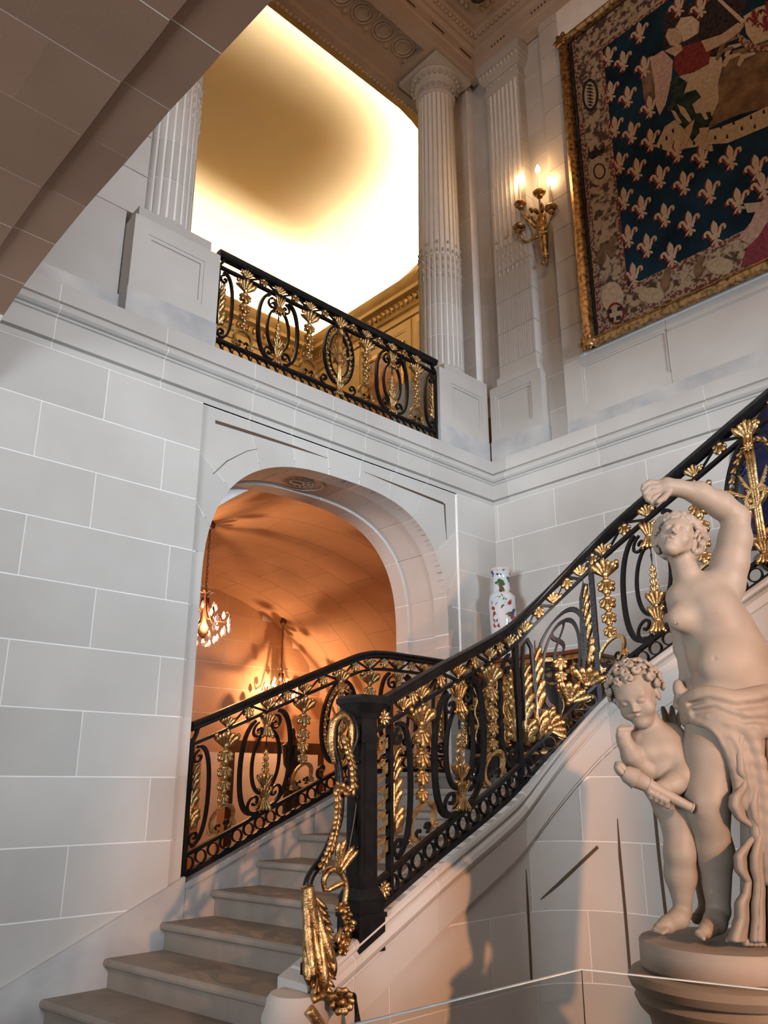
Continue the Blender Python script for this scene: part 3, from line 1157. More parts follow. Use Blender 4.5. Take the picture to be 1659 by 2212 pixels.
for y in ys_:
    for x in xs_:
        z = CZ
        for t, zr_ in edge_state(x, y):
            r = 0.72 if zr_ > GZ + 0.2 else CR_
            q = max(0.0, 1 - t / r)
            z = min(z, CZ - (CZ - zr_) * (1 - math.sqrt(max(0.0, 1 - q * q))))
        vs.append((x, y, z))
nx_ = len(xs_)
for j in range(len(ys_) - 1):
    for i in range(nx_ - 1):
        a = j * nx_ + i
        fs.append((a, a + 1, a + nx_ + 1, a + nx_))
mb = MB()
mb.add(vs, fs)
dome = mb.build('ceiling_gallery', 'plaster', None, True)
tag(dome, kind='structure')
sol = dome.modifiers.new('thickness', 'SOLIDIFY')
sol.thickness = 0.06
sol.offset = 1
cove = empty('cove_light', 'hidden warm strip lights along the cornice of the gallery ceiling', 'light')
mb = MB()
mb.box(0.5, GX - 0.25, 0.12, 0.18, GZ + 0.035, GZ + 0.055, FE)
mb.build('strip', 'cove', cove)
mb = MB()
mb.box(0.5, GX - 0.25, 0.262, 0.272, GZ + 0.021, GZ + 0.15, FE)
mb.build('lamp_shield', 'goldpaint', cove)
rim = [(x, Y0c, 0.0, 1.0, ZN) for x in np.linspace(0.5, X1c - RC, 12)]
for k in range(1, 16):
    a = math.pi / 2 * k / 16
    rim.append((X1c - RC + RC * math.sin(a), Y0c + RC - RC * math.cos(a), -math.sin(a), math.cos(a), ZN + (GZ + 0.03 - ZN) * k / 16))
rim += [(X1c, y, -1.0, 0.0, GZ + 0.03) for y in np.linspace(Y0c + RC, GY - 0.25, 8)]
def rim_loft(name, mat, sec):
    mb = MB()
    mb.loft([[(x + nx * d, y + ny * d, z + h) for d, h in sec(nx)] for x, y, nx, ny, z in rim])
    return mb.build(name, mat, cove, True, 30)
def wmix(nx):
    return min(1.0, max(0.0, -nx))
rim_loft('strip', 'cove', lambda nx: [(0.07 + 0.05 * wmix(nx), 0.03), (0.12 + 0.06 * wmix(nx), 0.03), (0.12 + 0.06 * wmix(nx), 0.05), (0.07 + 0.05 * wmix(nx), 0.05)])
rim_loft('lamp_trough', 'goldpaint', lambda nx: [(0.0, -0.02), (0.17 + 0.10 * wmix(nx), -0.02), (0.17 + 0.10 * wmix(nx), 0.085 + 0.025 * wmix(nx)), (0.16 + 0.10 * wmix(nx), 0.085 + 0.025 * wmix(nx)), (0.16 + 0.10 * wmix(nx), 0.0), (0.0, 0.0)])
mb = MB()
arc = [r_ for r_ in rim if 0.02 < -r_[2] < 0.999]
mb.loft([[(x + nx * 0.001, y + ny * 0.001, 3.0), (x - nx * 0.08, y - ny * 0.08, 3.0), (x - nx * 0.08, y - ny * 0.08, z), (x + nx * 0.001, y + ny * 0.001, z)] for x, y, nx, ny, z in arc])
mb.build('corner_wall', 'goldpaint', gal, True, 30)

# ================================================================ stairs
def interp_smooth(pts):
    xs = np.array([p[0] for p in pts]); ys = np.array([p[1] for p in pts])
    n = len(xs)
    h = np.diff(xs); d = np.diff(ys) / h
    m = np.zeros(n)
    m[0], m[-1] = d[0], d[-1]
    for i in range(1, n - 1):
        m[i] = (d[i - 1] * h[i] + d[i] * h[i - 1]) / (h[i] + h[i - 1])
    def f(x):
        if x <= xs[0]:
            return float(ys[0] + m[0] * (x - xs[0]))
        if x >= xs[-1]:
            return float(ys[-1] + m[-1] * (x - xs[-1]))
        i = int(np.searchsorted(xs, x)) - 1
        i = max(0, min(n - 2, i))
        t = (x - xs[i]) / h[i]
        return float((2 * t**3 - 3 * t**2 + 1) * ys[i] + (t**3 - 2 * t**2 + t) * h[i] * m[i] + (-2 * t**3 + 3 * t**2) * ys[i + 1] + (t**3 - t**2) * h[i] * m[i + 1])
    return f


H1, H2, H3 = 0.945, 0.98, 0.895
top1 = interp_smooth([(2.62, 0.370), (3.0, 0.530), (3.4, 0.700), (3.739, 0.842), (3.95, 0.930), (4.08, 0.982), (4.2, 1.015), (4.35, 1.032), (4.6, 1.036), (5.09, 1.036)])
def zb1(x):
    return top1(x) - H1
top2 = interp_smooth([(-0.4, 0.11), (0.0, 0.300), (0.334, 0.463), (0.686, 0.635), (0.95, 0.755), (1.136, 0.843), (1.27, 0.912), (1.338, 0.958), (1.412, 1.020), (1.486, 1.087), (1.612, 1.207), (1.734, 1.321), (1.842, 1.414), (1.954, 1.494), (2.124, 1.592), (2.29, 1.680), (2.602, 1.841), (2.892, 1.992), (3.054, 2.073), (3.6, 2.35)])
def zb2(s):
    return top2(s) - H2
PXC, PYC, PR = 3.72, 2.46, 0.5
PL1 = PXC - 2.5
PLA = PR * math.pi / 2
def plan2(s):
    """point and unit tangent of the curved balustrade in plan"""
    if s < PL1:
        return (2.5 + s, PYC + PR, 1.0, 0.0)
    if s < PL1 + PLA:
        th = math.pi / 2 - (s - PL1) / PR
        return (PXC + PR * math.cos(th), PYC + PR * math.sin(th), math.sin(th), -math.cos(th))
    return (PXC + PR, PYC - (s - PL1 - PLA), 0.0, -1.0)


def map2(s, h, n):
    x, y, tx, ty = plan2(s)
    return (x + ty * n, y - tx * n, zb2(s) + h)


def map1(s, h, n):
    return (s, 4.665 - n, zb1(s) + h)


def map3(s, h, n):
    return (s, 4.665 - n, 3.066 + h)


RISE = 0.148
LAND = -1.067 + RISE * 7
stair = empty('staircase', 'broad stone staircase climbing beside the left wall to the landing under the arch', 'staircase')
def step_x(k, y):
    base = 1.835 + 0.327 * k
    q = (4.6 - y) / 1.64
    return base + (0.19 + 0.012 * k) * q + 0.05 * q * q * (1 if k > 3 else 0.4)


def step(k, ylo, deep=0.42):
    z = -1.067 + RISE * k
    rings = []
    for i in range(9):
        y = 4.577 + (ylo - 4.577) * i / 8
        x = step_x(k, y)
        b = RISE + 0.002
        rings.append([(x + 0.034, y, z - b), (x + 0.034, y, z - 0.05), (x + 0.026, y, z - 0.043), (x + 0.010, y, z - 0.041), (x + 0.002, y, z - 0.033), (x, y, z - 0.020), (x + 0.004, y, z - 0.008), (x + 0.014, y, z),
                      (x + deep, y, z), (x + deep, y, z - b)])
    mb = MB()
    mb.loft(rings)
    return mb.build('step', 'tread', stair, True, 25)


for k in range(-3, 7):
    step(k, 2.97 if k >= 2 else 3.04 if k == 1 else 2.75)
# landing
mb = MB()
rings = []
for i in range(9):
    y = 4.577 + (2.97 - 4.577) * i / 8
    x = step_x(7, y)
    rings.append([(x + 0.03, y, LAND - RISE), (x + 0.03, y, LAND - 0.045), (x + 0.008, y, LAND - 0.04), (x, y, LAND - 0.02), (x + 0.012, y, LAND), (WB, y, LAND), (WB, y, LAND - RISE)])
mb.loft(rings)
mb.build('landing', 'tread', stair, True, 25)
mb = MB()
mb.box(4.24, WB, 2.60, 2.985, LAND - RISE, LAND)
mb.build('landing', 'tread', stair)
for k in range(12):
    z = LAND + RISE * (k + 1)
    y = 2.80 - 0.29 * k
    mb = MB()
    mb.box(4.20, WB, y - 0.33, y, z - RISE - 0.05, z - 0.03)
    mb.box(4.20, WB, y - 0.33, y + 0.025, z - 0.03, z)
    mb.build('step', 'tread', stair)
# wall skirting and string under the arch balustrade
mb = MB()
pts = [(0.2, -0.54 + 0.453 * (0.2 - 2.63)), (2.64, -0.54 + 0.453 * 0.01)]
mb.prism([(0.2, FLOOR), (2.64, -1.2), pts[1], pts[0]], -0.01, 0.024, FA)
mb.build('wall_skirting', 'stone_vein', stair)
cb = [2.64 + 0.16 * i for i in range(16)]
for a, b in ((2.64, 3.62), (3.62, 4.35), (4.35, ARX + ARW)):
    xs = np.linspace(a + 0.003, b - 0.003, 10)
    mb = MB()
    mb.prism([(x, -1.2 if x < 3.5 else -0.5) for x in xs] + [(x, zb1(x) - 0.004) for x in xs[::-1]], -0.16, 0.020, FA)
    mb.build('string_stone', 'stone_vein', stair)
    mb = MB()
    mb.prism([(x, zb1(x) - 0.035) for x in xs] + [(x, zb1(x) - 0.004) for x in xs[::-1]], -0.16, 0.036, FA)
    mb.build('string_ledge', 'stone_vein', stair)

# ---- outer string and the curved wall under the balustrade
SPROF = [(-0.13, -0.25), (-0.13, 0.0), (0.062, 0.0), (0.076, -0.010), (0.080, -0.026), (0.070, -0.040), (0.060, -0.043), (0.064, -0.050), (0.086, -0.066), (0.094, -0.090), (0.086, -0.112),
         (0.070, -0.128), (0.070, -0.136), (0.078, -0.140), (0.068, -0.290), (0.058, -0.296), (0.058, -0.31), (-0.13, -0.31)]
drum = empty('wall_stairs', kind='structure')
S_JOINT = [-0.24, 0.02, 0.56, 1.30, 1.93, 2.62, 3.6]
for a, b in zip(S_JOINT, S_JOINT[1:]):
    n = max(4, int((b - a) / 0.06))
    rings = []
    for i in range(n + 1):
        s = a + 0.002 + (b - a - 0.004) * i / n
        rings.append([map2(s, h, nn) for nn, h in SPROF])
    mb = MB()
    mb.loft(rings)
    mb.build('string_stone', 'stone', drum, True, 30)
mb = MB()
rings = []
for i in range(80):
    s = -0.235 + 3.83 * i / 79
    rings.append([map2(s, h, nn - (0.0025 if nn > 0 else -0.01)) for nn, h in SPROF])
mb.loft(rings)
mb.build('string_bedding', 'mortar', drum)
# rounded stone end of the string at the foot of the scroll
mb = MB()
ex, ey, ezz = map2(-0.26, -0.02, 0)
mb.lathe([(0.10, FLOOR), (0.105, ezz - 0.32), (0.115, ezz - 0.29), (0.12, ezz - 0.14), (0.135, ezz - 0.12), (0.14, ezz - 0.09), (0.125, ezz - 0.05), (0.12, ezz - 0.02), (0.105, ezz + 0.0), (0.02, ezz + 0.002)], 24, (ex, ey - 0.03, 0))
mb.build('string_end', 'stone', drum, True, 40)
NW = 0.046
WR = [0.42, 0.04, -0.31, -0.67, -1.03, -1.39, FLOOR]
rows_z = [1.9, 1.52, 1.16, 0.79] + WR
for r in range(len(rows_z) - 1):
    z1, z0 = rows_z[r], rows_z[r + 1]
    js = [-0.235] + [q for q in np.arange(-0.1 + 0.36 * (r % 2), 3.6, 0.72)] + [3.6]
    for a, b in zip(js, js[1:]):
        n = max(3, int((b - a) / 0.07))
        ss = [a + 0.003 + (b - a - 0.006) * i / n for i in range(n + 1)]
        tops = [min(z1 - 0.003, zb2(s) - 0.312) for s in ss]
        if max(tops) - z0 < 0.02:
            continue
        rings = []
        for s, t in zip(ss, tops):
            t = max(t, z0 + 0.004)
            x, y, tx, ty = plan2(s)
            def wp(nn, z):
                return (x + ty * nn, y - tx * nn, z)
            rings.append([wp(-0.06, z0 + 0.003), wp(NW, z0 + 0.003), wp(NW, t), wp(-0.06, t)])
        mb = MB()
        mb.loft(rings)
        mb.build('stone_block', 'stone', drum, True, 30)
mb = MB()
rings = []
for i in range(80):
    s = -0.23 + 3.82 * i / 79
    x, y, tx, ty = plan2(s)
    rings.append([(x + ty * nn, y - tx * nn, z) for nn, z in ((-0.1, FLOOR), (NW - 0.0025, FLOOR), (NW - 0.0025, zb2(s) - 0.30), (-0.1, zb2(s) - 0.30))])
mb.loft(rings)
mb.build('mortar_core', 'mortar', drum)
# dark strips on the curved wall, painted shade of its panel grooves
def groove_path(pts, w=0.009):
    mb = MB()
    rings = []
    P = [np.array(p) for p in pts]
    for i, p in enumerate(P):
        t = P[min(i + 1, len(P) - 1)] - P[max(i - 1, 0)]
        t = t / np.hypot(*t)
        q = np.array([-t[1], t[0]])
        ww = w * (0.25 if i in (0,) else 1)
        r = []
        for nn in (NW - 0.004, NW + 0.0025):
            for sg in ((1, -1) if nn < NW else (-1, 1)):
                c = p + q * ww * sg
                x, y, tx, ty = plan2(c[0])
                r.append((x + ty * nn, y - tx * nn, c[1]))
        rings.append(r)
    mb.loft(rings)
    return mb.build('line_shade_strip', 'groove_shade', drum)


def on_plan2(px, py, off=0.046):
    d = ray(px, py)
    best = None
    for i in range(-300, 3600, 4):
        s = i / 1000
        x, y, tx, ty = plan2(s)
        x += ty * off
        y -= tx * off
        c = x * d[1] - y * d[0]
        if best is None or abs(c) < best[0]:
            t = (x * d[0] + y * d[1]) / (d[0] ** 2 + d[1] ** 2)
            best = (abs(c), s, d[2] * t)
    return best[1], best[2]


for chain in (((1334, 1768), (1340, 1850), (1350, 1960), (1362, 2100)), ((1408, 1640), (1413, 1740), (1424, 1850), (1441, 1995)), ((1136, 1878), (1139, 1950), (1143, 2030), (1148, 2120)),
              ((1168, 1943), (1205, 1910), (1245, 1873), (1292, 1829))):
    groove_path([on_plan2(*c) for c in chain])

# ---- ground floor
mb = MB()
mb.box(-1.5, WB + 0.3, -1.4, 4.7, FLOOR - 0.1, FLOOR)
tag(mb.build('floor', 'tread'), kind='structure')

# ---- clear barrier panes at lower right
bar = empty('glass_barrier', 'clear glass barrier panes with polished edges in front of the statue pedestal', 'barrier')
C0_, C1_, C2_ = np.array(at_z(1255, 2093, -0.55)), np.array(at_z(790, 2206, -0.55)), np.array(at_z(1659, 2137, -0.55))
M['glass_edge'] = noise_mat('polished_glass_edge', (0.62, 0.70, 0.70), (0.75, 0.82, 0.82), 20, 0.15, spec=0.8)
for A_, B_ in ((C1_ + (C1_ - C0_) * 0.5, C0_), (C0_, C2_ + (C2_ - C0_) * 1.6)):
    d = (B_ - A_)[:2]
    d = d / np.hypot(*d)
    nn = np.array([-d[1], d[0]]) * 0.005
    pane = MB()
    A2, B2 = A_[:2] + d * 0.001, B_[:2] - d * 0.001
    vs = []
    for z in (FLOOR + 0.02, -0.552):
        vs += [(*(A2 - nn), z), (*(B2 - nn), z), (*(B2 + nn), z), (*(A2 + nn), z)]
    pane.add(vs, [(0, 1, 2, 3), (4, 7, 6, 5), (0, 4, 5, 1), (1, 5, 6, 2), (2, 6, 7, 3), (3, 7, 4, 0)])
    pane.build('pane', 'glass', bar)
    ed = MB()
    ed.add([(*(A2 - nn), -0.552), (*(B2 - nn), -0.552), (*(B2 + nn), -0.552), (*(A2 + nn), -0.552), (*(A2 - nn), -0.549), (*(B2 - nn), -0.549), (*(B2 + nn), -0.549), (*(A2 + nn), -0.549)],
           [(0, 1, 2, 3), (4, 7, 6, 5), (0, 4, 5, 1), (1, 5, 6, 2), (2, 6, 7, 3), (3, 7, 4, 0)])
    ed.build('pane_edge', 'glass_edge', bar)
    ft = MB()
    ft.add([(*(A2 - nn * 2), FLOOR), (*(B2 - nn * 2), FLOOR), (*(B2 + nn * 2), FLOOR), (*(A2 + nn * 2), FLOOR), (*(A2 - nn * 2), FLOOR + 0.022), (*(B2 - nn * 2), FLOOR + 0.022), (*(B2 + nn * 2), FLOOR + 0.022), (*(A2 + nn * 2), FLOOR + 0.022)],
           [(0, 1, 2, 3), (4, 7, 6, 5), (0, 4, 5, 1), (1, 5, 6, 2), (2, 6, 7, 3), (3, 7, 4, 0)])
    ft.build('floor_channel', 'iron', bar)


# ================================================================ balustrades
def petal_rings(base, d, up, L, Wd, T, bend=0.0, n=6, seg=6, tip=0.25):
    """closed leaf-shaped solid: base point, direction d, outward up, length, half width, half thickness"""
    base, d, up = np.array(base, float), np.array(d, float), np.array(up, float)
    d = d / np.linalg.norm(d)
    up = up - d * (up @ d)
    up = up / np.linalg.norm(up)
    side = np.cross(d, up)
    rings = []
    for i in range(n + 1):
        t = i / n
        w = 0.45 + 0.55 * math.sin(math.pi * min(1.0, 0.10 + 0.62 * t)) if t < 0.85 else 0.97 * math.sqrt(max(0.02, 1 - ((t - 0.72) / 0.285) ** 2))
        c = base + d * (L * t) + up * (bend * L * t * t)
        rings.append([c + side * (Wd * w * math.cos(2 * math.pi * k / seg)) + up * (T * w * math.sin(2 * math.pi * k / seg)) for k in range(seg)])
    return rings


def petal(mb, *a, **k):
    mb.loft(petal_rings(*a, **k))


# ornaments live in local axes: x along the rail, z up, -y toward the viewer
OUT = (0, -1, 0)
def orn_tulip():
    """broad calyx of rounded upright lobes, curled over at both sides"""
    mb = MB()
    for f, up in ((-1, OUT), (1, (0, 1, 0))):
        for a, L, w in ((-48, 0.098, 0.019), (-25, 0.092, 0.020), (0, 0.098, 0.019), (25, 0.092, 0.020), (48, 0.098, 0.019)):
            r = math.radians(a)
            petal(mb, (math.sin(r) * 0.012, f * 0.004, 0.006), (math.sin(r), f * 0.14, math.cos(r)), up, L, w, 0.011, 0.20)
    mb.ball((0, 0, 0.012), 0.024, 8, 5)
    mb.ball((0, -0.014, 0.100), 0.012, 6, 4)
    for s in (-1, 1):
        mb.ball((s * 0.086, -0.012, 0.070), 0.017, 7, 5)
        petal(mb, (s * 0.02, 0, 0.012), (s, -0.1, 0.62), OUT, 0.082, 0.014, 0.011, 0.25)
    mb.lathe([(0.012, 0.002), (0.015, -0.008), (0.008, -0.018)], 8)
    return mb.mesh('tulip', True)


def orn_bell():
    """hanging husk of three rounded lobes below a small collar"""
    mb = MB()
    for f, up in ((-1, OUT), (1, (0, 1, 0))):
        petal(mb, (0, f * 0.004, 0.0), (0, f * 0.12, -1), up, 0.094, 0.019, 0.012, 0.05)
        for s in (-1, 1):
            petal(mb, (s * 0.010, f * 0.002, 0.0), (s * 0.40, f * 0.12, -1), up, 0.074, 0.018, 0.012, 0.12)
            petal(mb, (s * 0.012, 0, 0.004), (s * 0.85, f * 0.1, -0.75), up, 0.050, 0.014, 0.010, 0.2)
    mb.ball((0, 0, -0.002), 0.027, 8, 5, (1, 0.75, 0.7))
    mb.lathe([(0.012, 0.012), (0.017, 0.020), (0.011, 0.030)], 8)
    return mb.mesh('bell', True)


def orn_clamp():
    """hourglass acanthus clasp"""
    mb = MB()
    for f, up in ((-1, OUT), (1, (0, 1, 0))):
        for a in (-1, -0.33, 0.33, 1):
            for z in (1, -1):
                petal(mb, (a * 0.014, f * 0.005, 0.0), (a * 0.38, f * 0.12, z), up, 0.080, 0.0135, 0.010, 0.20 * abs(a))
    mb.ball((0, 0, 0), 0.022, 8, 5, (1.2, 0.8, 0.7))
    for s in (-1, 1):
        mb.ball((s * 0.044, -0.014, 0.070), 0.013, 6, 4)
        mb.ball((s * 0.044, -0.014, -0.070), 0.013, 6, 4)
    return mb.mesh('clamp', True)


def orn_bud():
    """tall leafy bud for the ovals: base at z=0, tip about 0.26"""
    mb = MB()
    for f, up in ((-1, OUT), (1, (0, 1, 0))):
        for a in (-1, -0.36, 0.36, 1):
            petal(mb, (a * 0.010, f * 0.004, 0.0), (a * 0.60, f * 0.14, 1), up, 0.088, 0.016, 0.011, 0.10)
        for i, z in enumerate((0.070, 0.110, 0.150, 0.185)):
            for s in (-1, 1):
                petal(mb, (0, 0, z), (s * 0.5, f * 0.12, 1), up, 0.052 - 0.005 * i, 0.012 - 0.001 * i, 0.008, 0.1)
            petal(mb, (0, f * 0.002, z), (0, f * 0.10, 1), up, 0.05, 0.011, 0.008, 0.0)
    mb.lathe([(0.010, 0.0), (0.008, 0.10), (0.006, 0.20), (0.004, 0.245)], 8)
    mb.ball((0, 0, 0.0), 0.016, 8, 5)
    return mb.mesh('bud', True)


def orn_profile():
    """tall acanthus seen from the side, leafs toward +x; z from 0 to 0.42"""
    mb = MB()
    mb.tube([(0.006, 0, 0), (0.0, 0, 0.12), (0.004, 0, 0.28), (0.010, 0, 0.44)], [0.016, 0.013, 0.010, 0.003], 6)
    for z, L, a, w in ((0.005, 0.11, 0.50, 0.026), (0.055, 0.095, 0.70, 0.022), (0.12, 0.10, 0.42, 0.020), (0.18, 0.095, 0.50, 0.019), (0.24, 0.09, 0.42, 0.017), (0.29, 0.085, 0.5, 0.016), (0.34, 0.08, 0.45, 0.013)):
        for f, up in ((-1, OUT), (1, (0, 1, 0))):
            petal(mb, (0.003, f * 0.003, z), (a, f * 0.14, 1), up, L, w, 0.012, 0.14)
    mb.ball((0.036, 0, 0.040), 0.030, 8, 5, (1, 0.7, 1.1))
    return mb.mesh('profile_leaf', True)


def orn_rosette(k=8, R_=0.034):
    mb = MB()
    for i in range(k):
        a = 2 * math.pi * i / k
        petal(mb, (0, -0.006, 0), (math.cos(a), -0.15, math.sin(a)), OUT, R_, R_ * 0.28, 0.006, 0.1, 4)
    mb.ball((0, -0.012, 0), 0.010, 8, 5)
    return mb.mesh('rosette', True)


ORN = {'tulip': orn_tulip(), 'bell': orn_bell(), 'clamp': orn_clamp(), 'bud': orn_bud(), 'profile': orn_profile(), 'rosette': orn_rosette()}
for me in ORN.values():
    me.materials.append(M['gilt'])


class Rail:
    def __init__(self, root, fmap, scale=1.0):
        self.root = root
        self.map = fmap
        self.k = scale

    def frame(self, s):
        a, b = np.array(self.map(s - 0.004, 0, 0)), np.array(self.map(s + 0.004, 0, 0))
        t = b - a
        return math.atan2(t[1], t[0]), t[2] / math.hypot(t[0], t[1])

    def bar(self, name, path, w=0.011, d=0.011, mat='iron', closed=False, n0=0.0, parent=None, tap=None):
        """rectangular bar swept through (s, h) points"""
        P = [np.array(p, float) for p in path]
        n = len(P)
        rings = []
        for i, p in enumerate(P):
            a = P[(i - 1) % n] if closed else P[max(i - 1, 0)]
            b = P[(i + 1) % n] if closed else P[min(i + 1, n - 1)]
            t = b - a
            t = t / max(np.hypot(*t), 1e-9)
            q = np.array([-t[1], t[0]])
            ww = w * (tap[i] if tap else 1)
            rings.append([self.map(*(p + q * ww * e), n0 + d * f) for e, f in ((1, 1), (1, -1), (-1, -1), (-1, 1))])
        mb = MB()
        mb.loft(rings, True, closed)
        return mb.build(name, mat, parent or self.root, True, 35)

    def strip(self, name, s0, s1, prof, mat='iron', step=0.05):
        """moulded rail: profile of (n, h)"""
        n = max(2, int((s1 - s0) / step))
        rings = [[self.map(s0 + (s1 - s0) * i / n, h, nn) for nn, h in prof] for i in range(n + 1)]
        mb = MB()
        mb.loft(rings)
        return mb.build(name, mat, self.root, True, 30)

    def put(self, name, me, s, h, n=0.0, sc=1.0, rot=0.0, flip=False, sz=None, parent=None, extra=0.0):
        ang, _ = self.frame(s)
        p = self.map(s, h, n)
        m = Matrix.Translation(p) @ Matrix.Rotation(ang + extra, 4, 'Z') @ Matrix.Rotation(rot, 4, 'Y') @ Matrix.Diagonal(((-sc if flip else sc), sc, sz or sc, 1))
        return inst(name, me, parent or self.root, mat4=m)


def spiral(cs, ch, r0, turns, a0, sgn=1, n=22, r1=0.006):
    """points from outside to the eye of a scroll"""
    out = []
    for i in range(n + 1):
        t = i / n
        r = r0 + (r1 - r0) * t ** 0.8
        a = a0 + sgn * turns * 2 * math.pi * t
        out.append((cs + r * math.cos(a), ch + r * math.sin(a)))
    return out


def ell(cs, ch, a, b, n=36, p=2.0, t0=0, t1=2 * math.pi):
    out = []
    full = abs(t1 - t0 - 2 * math.pi) < 1e-6
    for i in range(n if full else n + 1):
        t = t0 + (t1 - t0) * i / n
        c, s = math.cos(t), math.sin(t)
        out.append((cs + a * math.copysign(abs(c) ** (2 / p), c), ch + b * math.copysign(abs(s) ** (2 / p), s)))
    return out


HR_PROF = [(-0.026, 0.0), (-0.036, 0.010), (-0.034, 0.022), (-0.040, 0.030), (-0.042, 0.044), (-0.034, 0.056), (-0.016, 0.062), (0.016, 0.062), (0.034, 0.056), (0.042, 0.044), (0.040, 0.030), (0.034, 0.022), (0.036, 0.010), (0.026, 0.0)]
ring_mb = MB()
ring_mb.loft([[(r * math.cos(2 * math.pi * i / 20), y, r * math.sin(2 * math.pi * i / 20)) for r, y in ((0.034, -0.011), (0.041, -0.011), (0.041, 0.011), (0.034, 0.011))] for i in range(20)], True, True)
RING = ring_mb.mesh('ring', True, 35)
RING.materials.append(M['iron'])


def rails(R, s0, s1, H):
    k = R.k
    R.strip('base_rail', s0, s1, [(-0.022, 0.0), (0.022, 0.0), (0.022, 0.030 * k), (-0.022, 0.030 * k)])
    R.strip('lower_rail', s0, s1, [(-0.016, 0.118 * k), (0.016, 0.118 * k), (0.016, 0.142 * k), (-0.016, 0.142 * k)])
    R.hu = H - 0.160 * k
    R.strip('upper_rail', s0, s1, [(-0.016, R.hu), (0.016, R.hu), (0.016, R.hu + 0.022 * k), (-0.016, R.hu + 0.022 * k)])
    R.strip('handrail', s0 - 0.0, s1, [(n, H - 0.062 + h) for n, h in HR_PROF], step=0.04)
    R.H = H
    n = int((s1 - s0 - 0.02) / (0.086 * k))
    for i in range(n):
        s = s0 + (s1 - s0) * (i + 0.5) / n
        ang, sl = R.frame(s)
        R.put('ring', RING, s, 0.074 * k, 0, k, rot=-math.atan(sl) * 0)


def frieze(R, cs, s0, s1):
    """zigzag bars with upright and hanging leaves between upper rail and handrail"""
    hb, ht = R.hu + 0.02, R.H - 0.060
    tops = [(a + b) / 2 for a, b in zip(cs, cs[1:])]
    for c in cs:
        R.put('frieze_palmette', ORN['tulip'], c, hb + 0.008, 0, 0.62 * R.k, sz=0.72 * R.k)
    for t in tops:
        R.put('frieze_leaf', ORN['bell'], t, ht - 0.006, 0, 0.78 * R.k, sz=0.80 * R.k)
    for i, t in enumerate(tops):
        for a in (cs[i], cs[i + 1]):
            R.bar('zigzag_bar', [(a + (t - a) * 0.12, hb), (a + (t - a) * 0.55, hb + (ht - hb) * 0.55), (a + (t - a) * 0.9, ht)], 0.006, 0.008)


def garland(R, c, hb=None):
    k = R.k
    hu, hl = R.hu, 0.142 * k
    P = hu - hl
    hs = (0.205, 0.365, 0.505, 0.635)
    sz = (1.0, 0.92, 0.84, 0.72)
    pts = [R.map(c, hu - 0.16 * P, 0), R.map(c, hl + 0.28 * P, 0)]
    mb = MB()
    mb.tube(pts, 0.005, 6)
    g = mb.build('garland', 'iron', R.root)
    R.put('palmette', ORN['tulip'], c, hu - 0.165 * P, 0, 0.98 * k, sz=1.1 * k, parent=g)
    for h, z in zip(hs, sz):
        R.put('leaf_drop', ORN['bell'], c, hu - h * P, 0, z * k * 1.05, sz=z * k * 1.0, parent=g)
    # gilt ring open below, with two black scrolls inside
    rc = hl + 0.14 * P
    rr = 0.118 * P
    pth = ell(c, rc, rr * 1.08, rr, 26, 2.0, math.radians(-62), math.radians(242))
    R.bar('garland_ring', pth, 0.0095, 0.013, 'gilt', parent=g)
    for s in (-1, 1):
        R.bar('small_scroll', [(c + s * rr * 0.42, rc - rr * 0.9)] + spiral(c + s * rr * 0.36, rc - rr * 0.50, rr * 0.36, 0.85, math.radians(-80), s, 14), 0.005, 0.009, parent=g)
        R.put('leaf_tip', ORN['bell'], c + s * rr * 0.95, rc - rr * 0.55, 0, 0.42 * k, rot=-s * 0.9, parent=g)


def oval(R, c):
    k = R.k
    hu, hl = R.hu, 0.142 * k
    P = hu - hl
    cm = hl + 0.47 * P
    g = R.bar('oval_panel', ell(c, cm + 0.02 * P, 0.112 * k, 0.315 * P, 40, 2.1), 0.0085, 0.011, closed=True)
    for s in (-1, 1):
        outer = []
        for i in range(27):
            t = i / 26
            a = math.radians(74 - 160 * t)
            outer.append((c + s * 0.205 * k * abs(math.cos(a)) ** 0.58 * (1 if math.cos(a) >= 0 else -1), hl + 0.50 * P + 0.49 * P * math.copysign(abs(math.sin(a)) ** 0.9, math.sin(a))))
        sp_t = spiral(c + s * 0.066 * k, hu - 0.150 * P, 0.058 * k, 1.25, math.radians(90 if s > 0 else 90), -s, 18)
        R.bar('oval_bar', outer, 0.0115, 0.014, parent=g)
        R.bar('upper_scroll', sp_t, 0.0065, 0.010, parent=g)
        sp_b = spiral(c + s * 0.082 * k, hl + 0.130 * P, 0.066 * k, 1.25, math.radians(-90), s, 20)
        R.bar('lower_scroll', sp_b, 0.007, 0.010, parent=g)
    R.put('acanthus_clasp', ORN['clamp'], c, hu - 0.135 * P, 0, 1.0 * k, sz=1.05 * k, parent=g)
    R.put('acanthus_clasp', ORN['clamp'], c, hl + 0.110 * P, 0, 1.0 * k, sz=1.0 * k, parent=g)
    R.put('leafy_bud', ORN['bud'], c, hl + 0.235 * P, 0, 0.95 * k, sz=1.05 * k, parent=g)
    mb = MB()
    mb.tube([R.map(c, hl + 0.62 * P, 0), R.map(c, hl + 0.68 * P, 0), R.map(c, hl + 0.70 * P, 0), R.map(c, hl + 0.80 * P, 0)], [0.004, 0.008, 0.004, 0.003], 6)
    mb.build('bud_stem', 'iron', g)
    mb = MB()
    mb.ball(R.map(c, hl + 0.205 * P, 0), 0.012, 8, 5)
    mb.build('bead', 'iron', g)


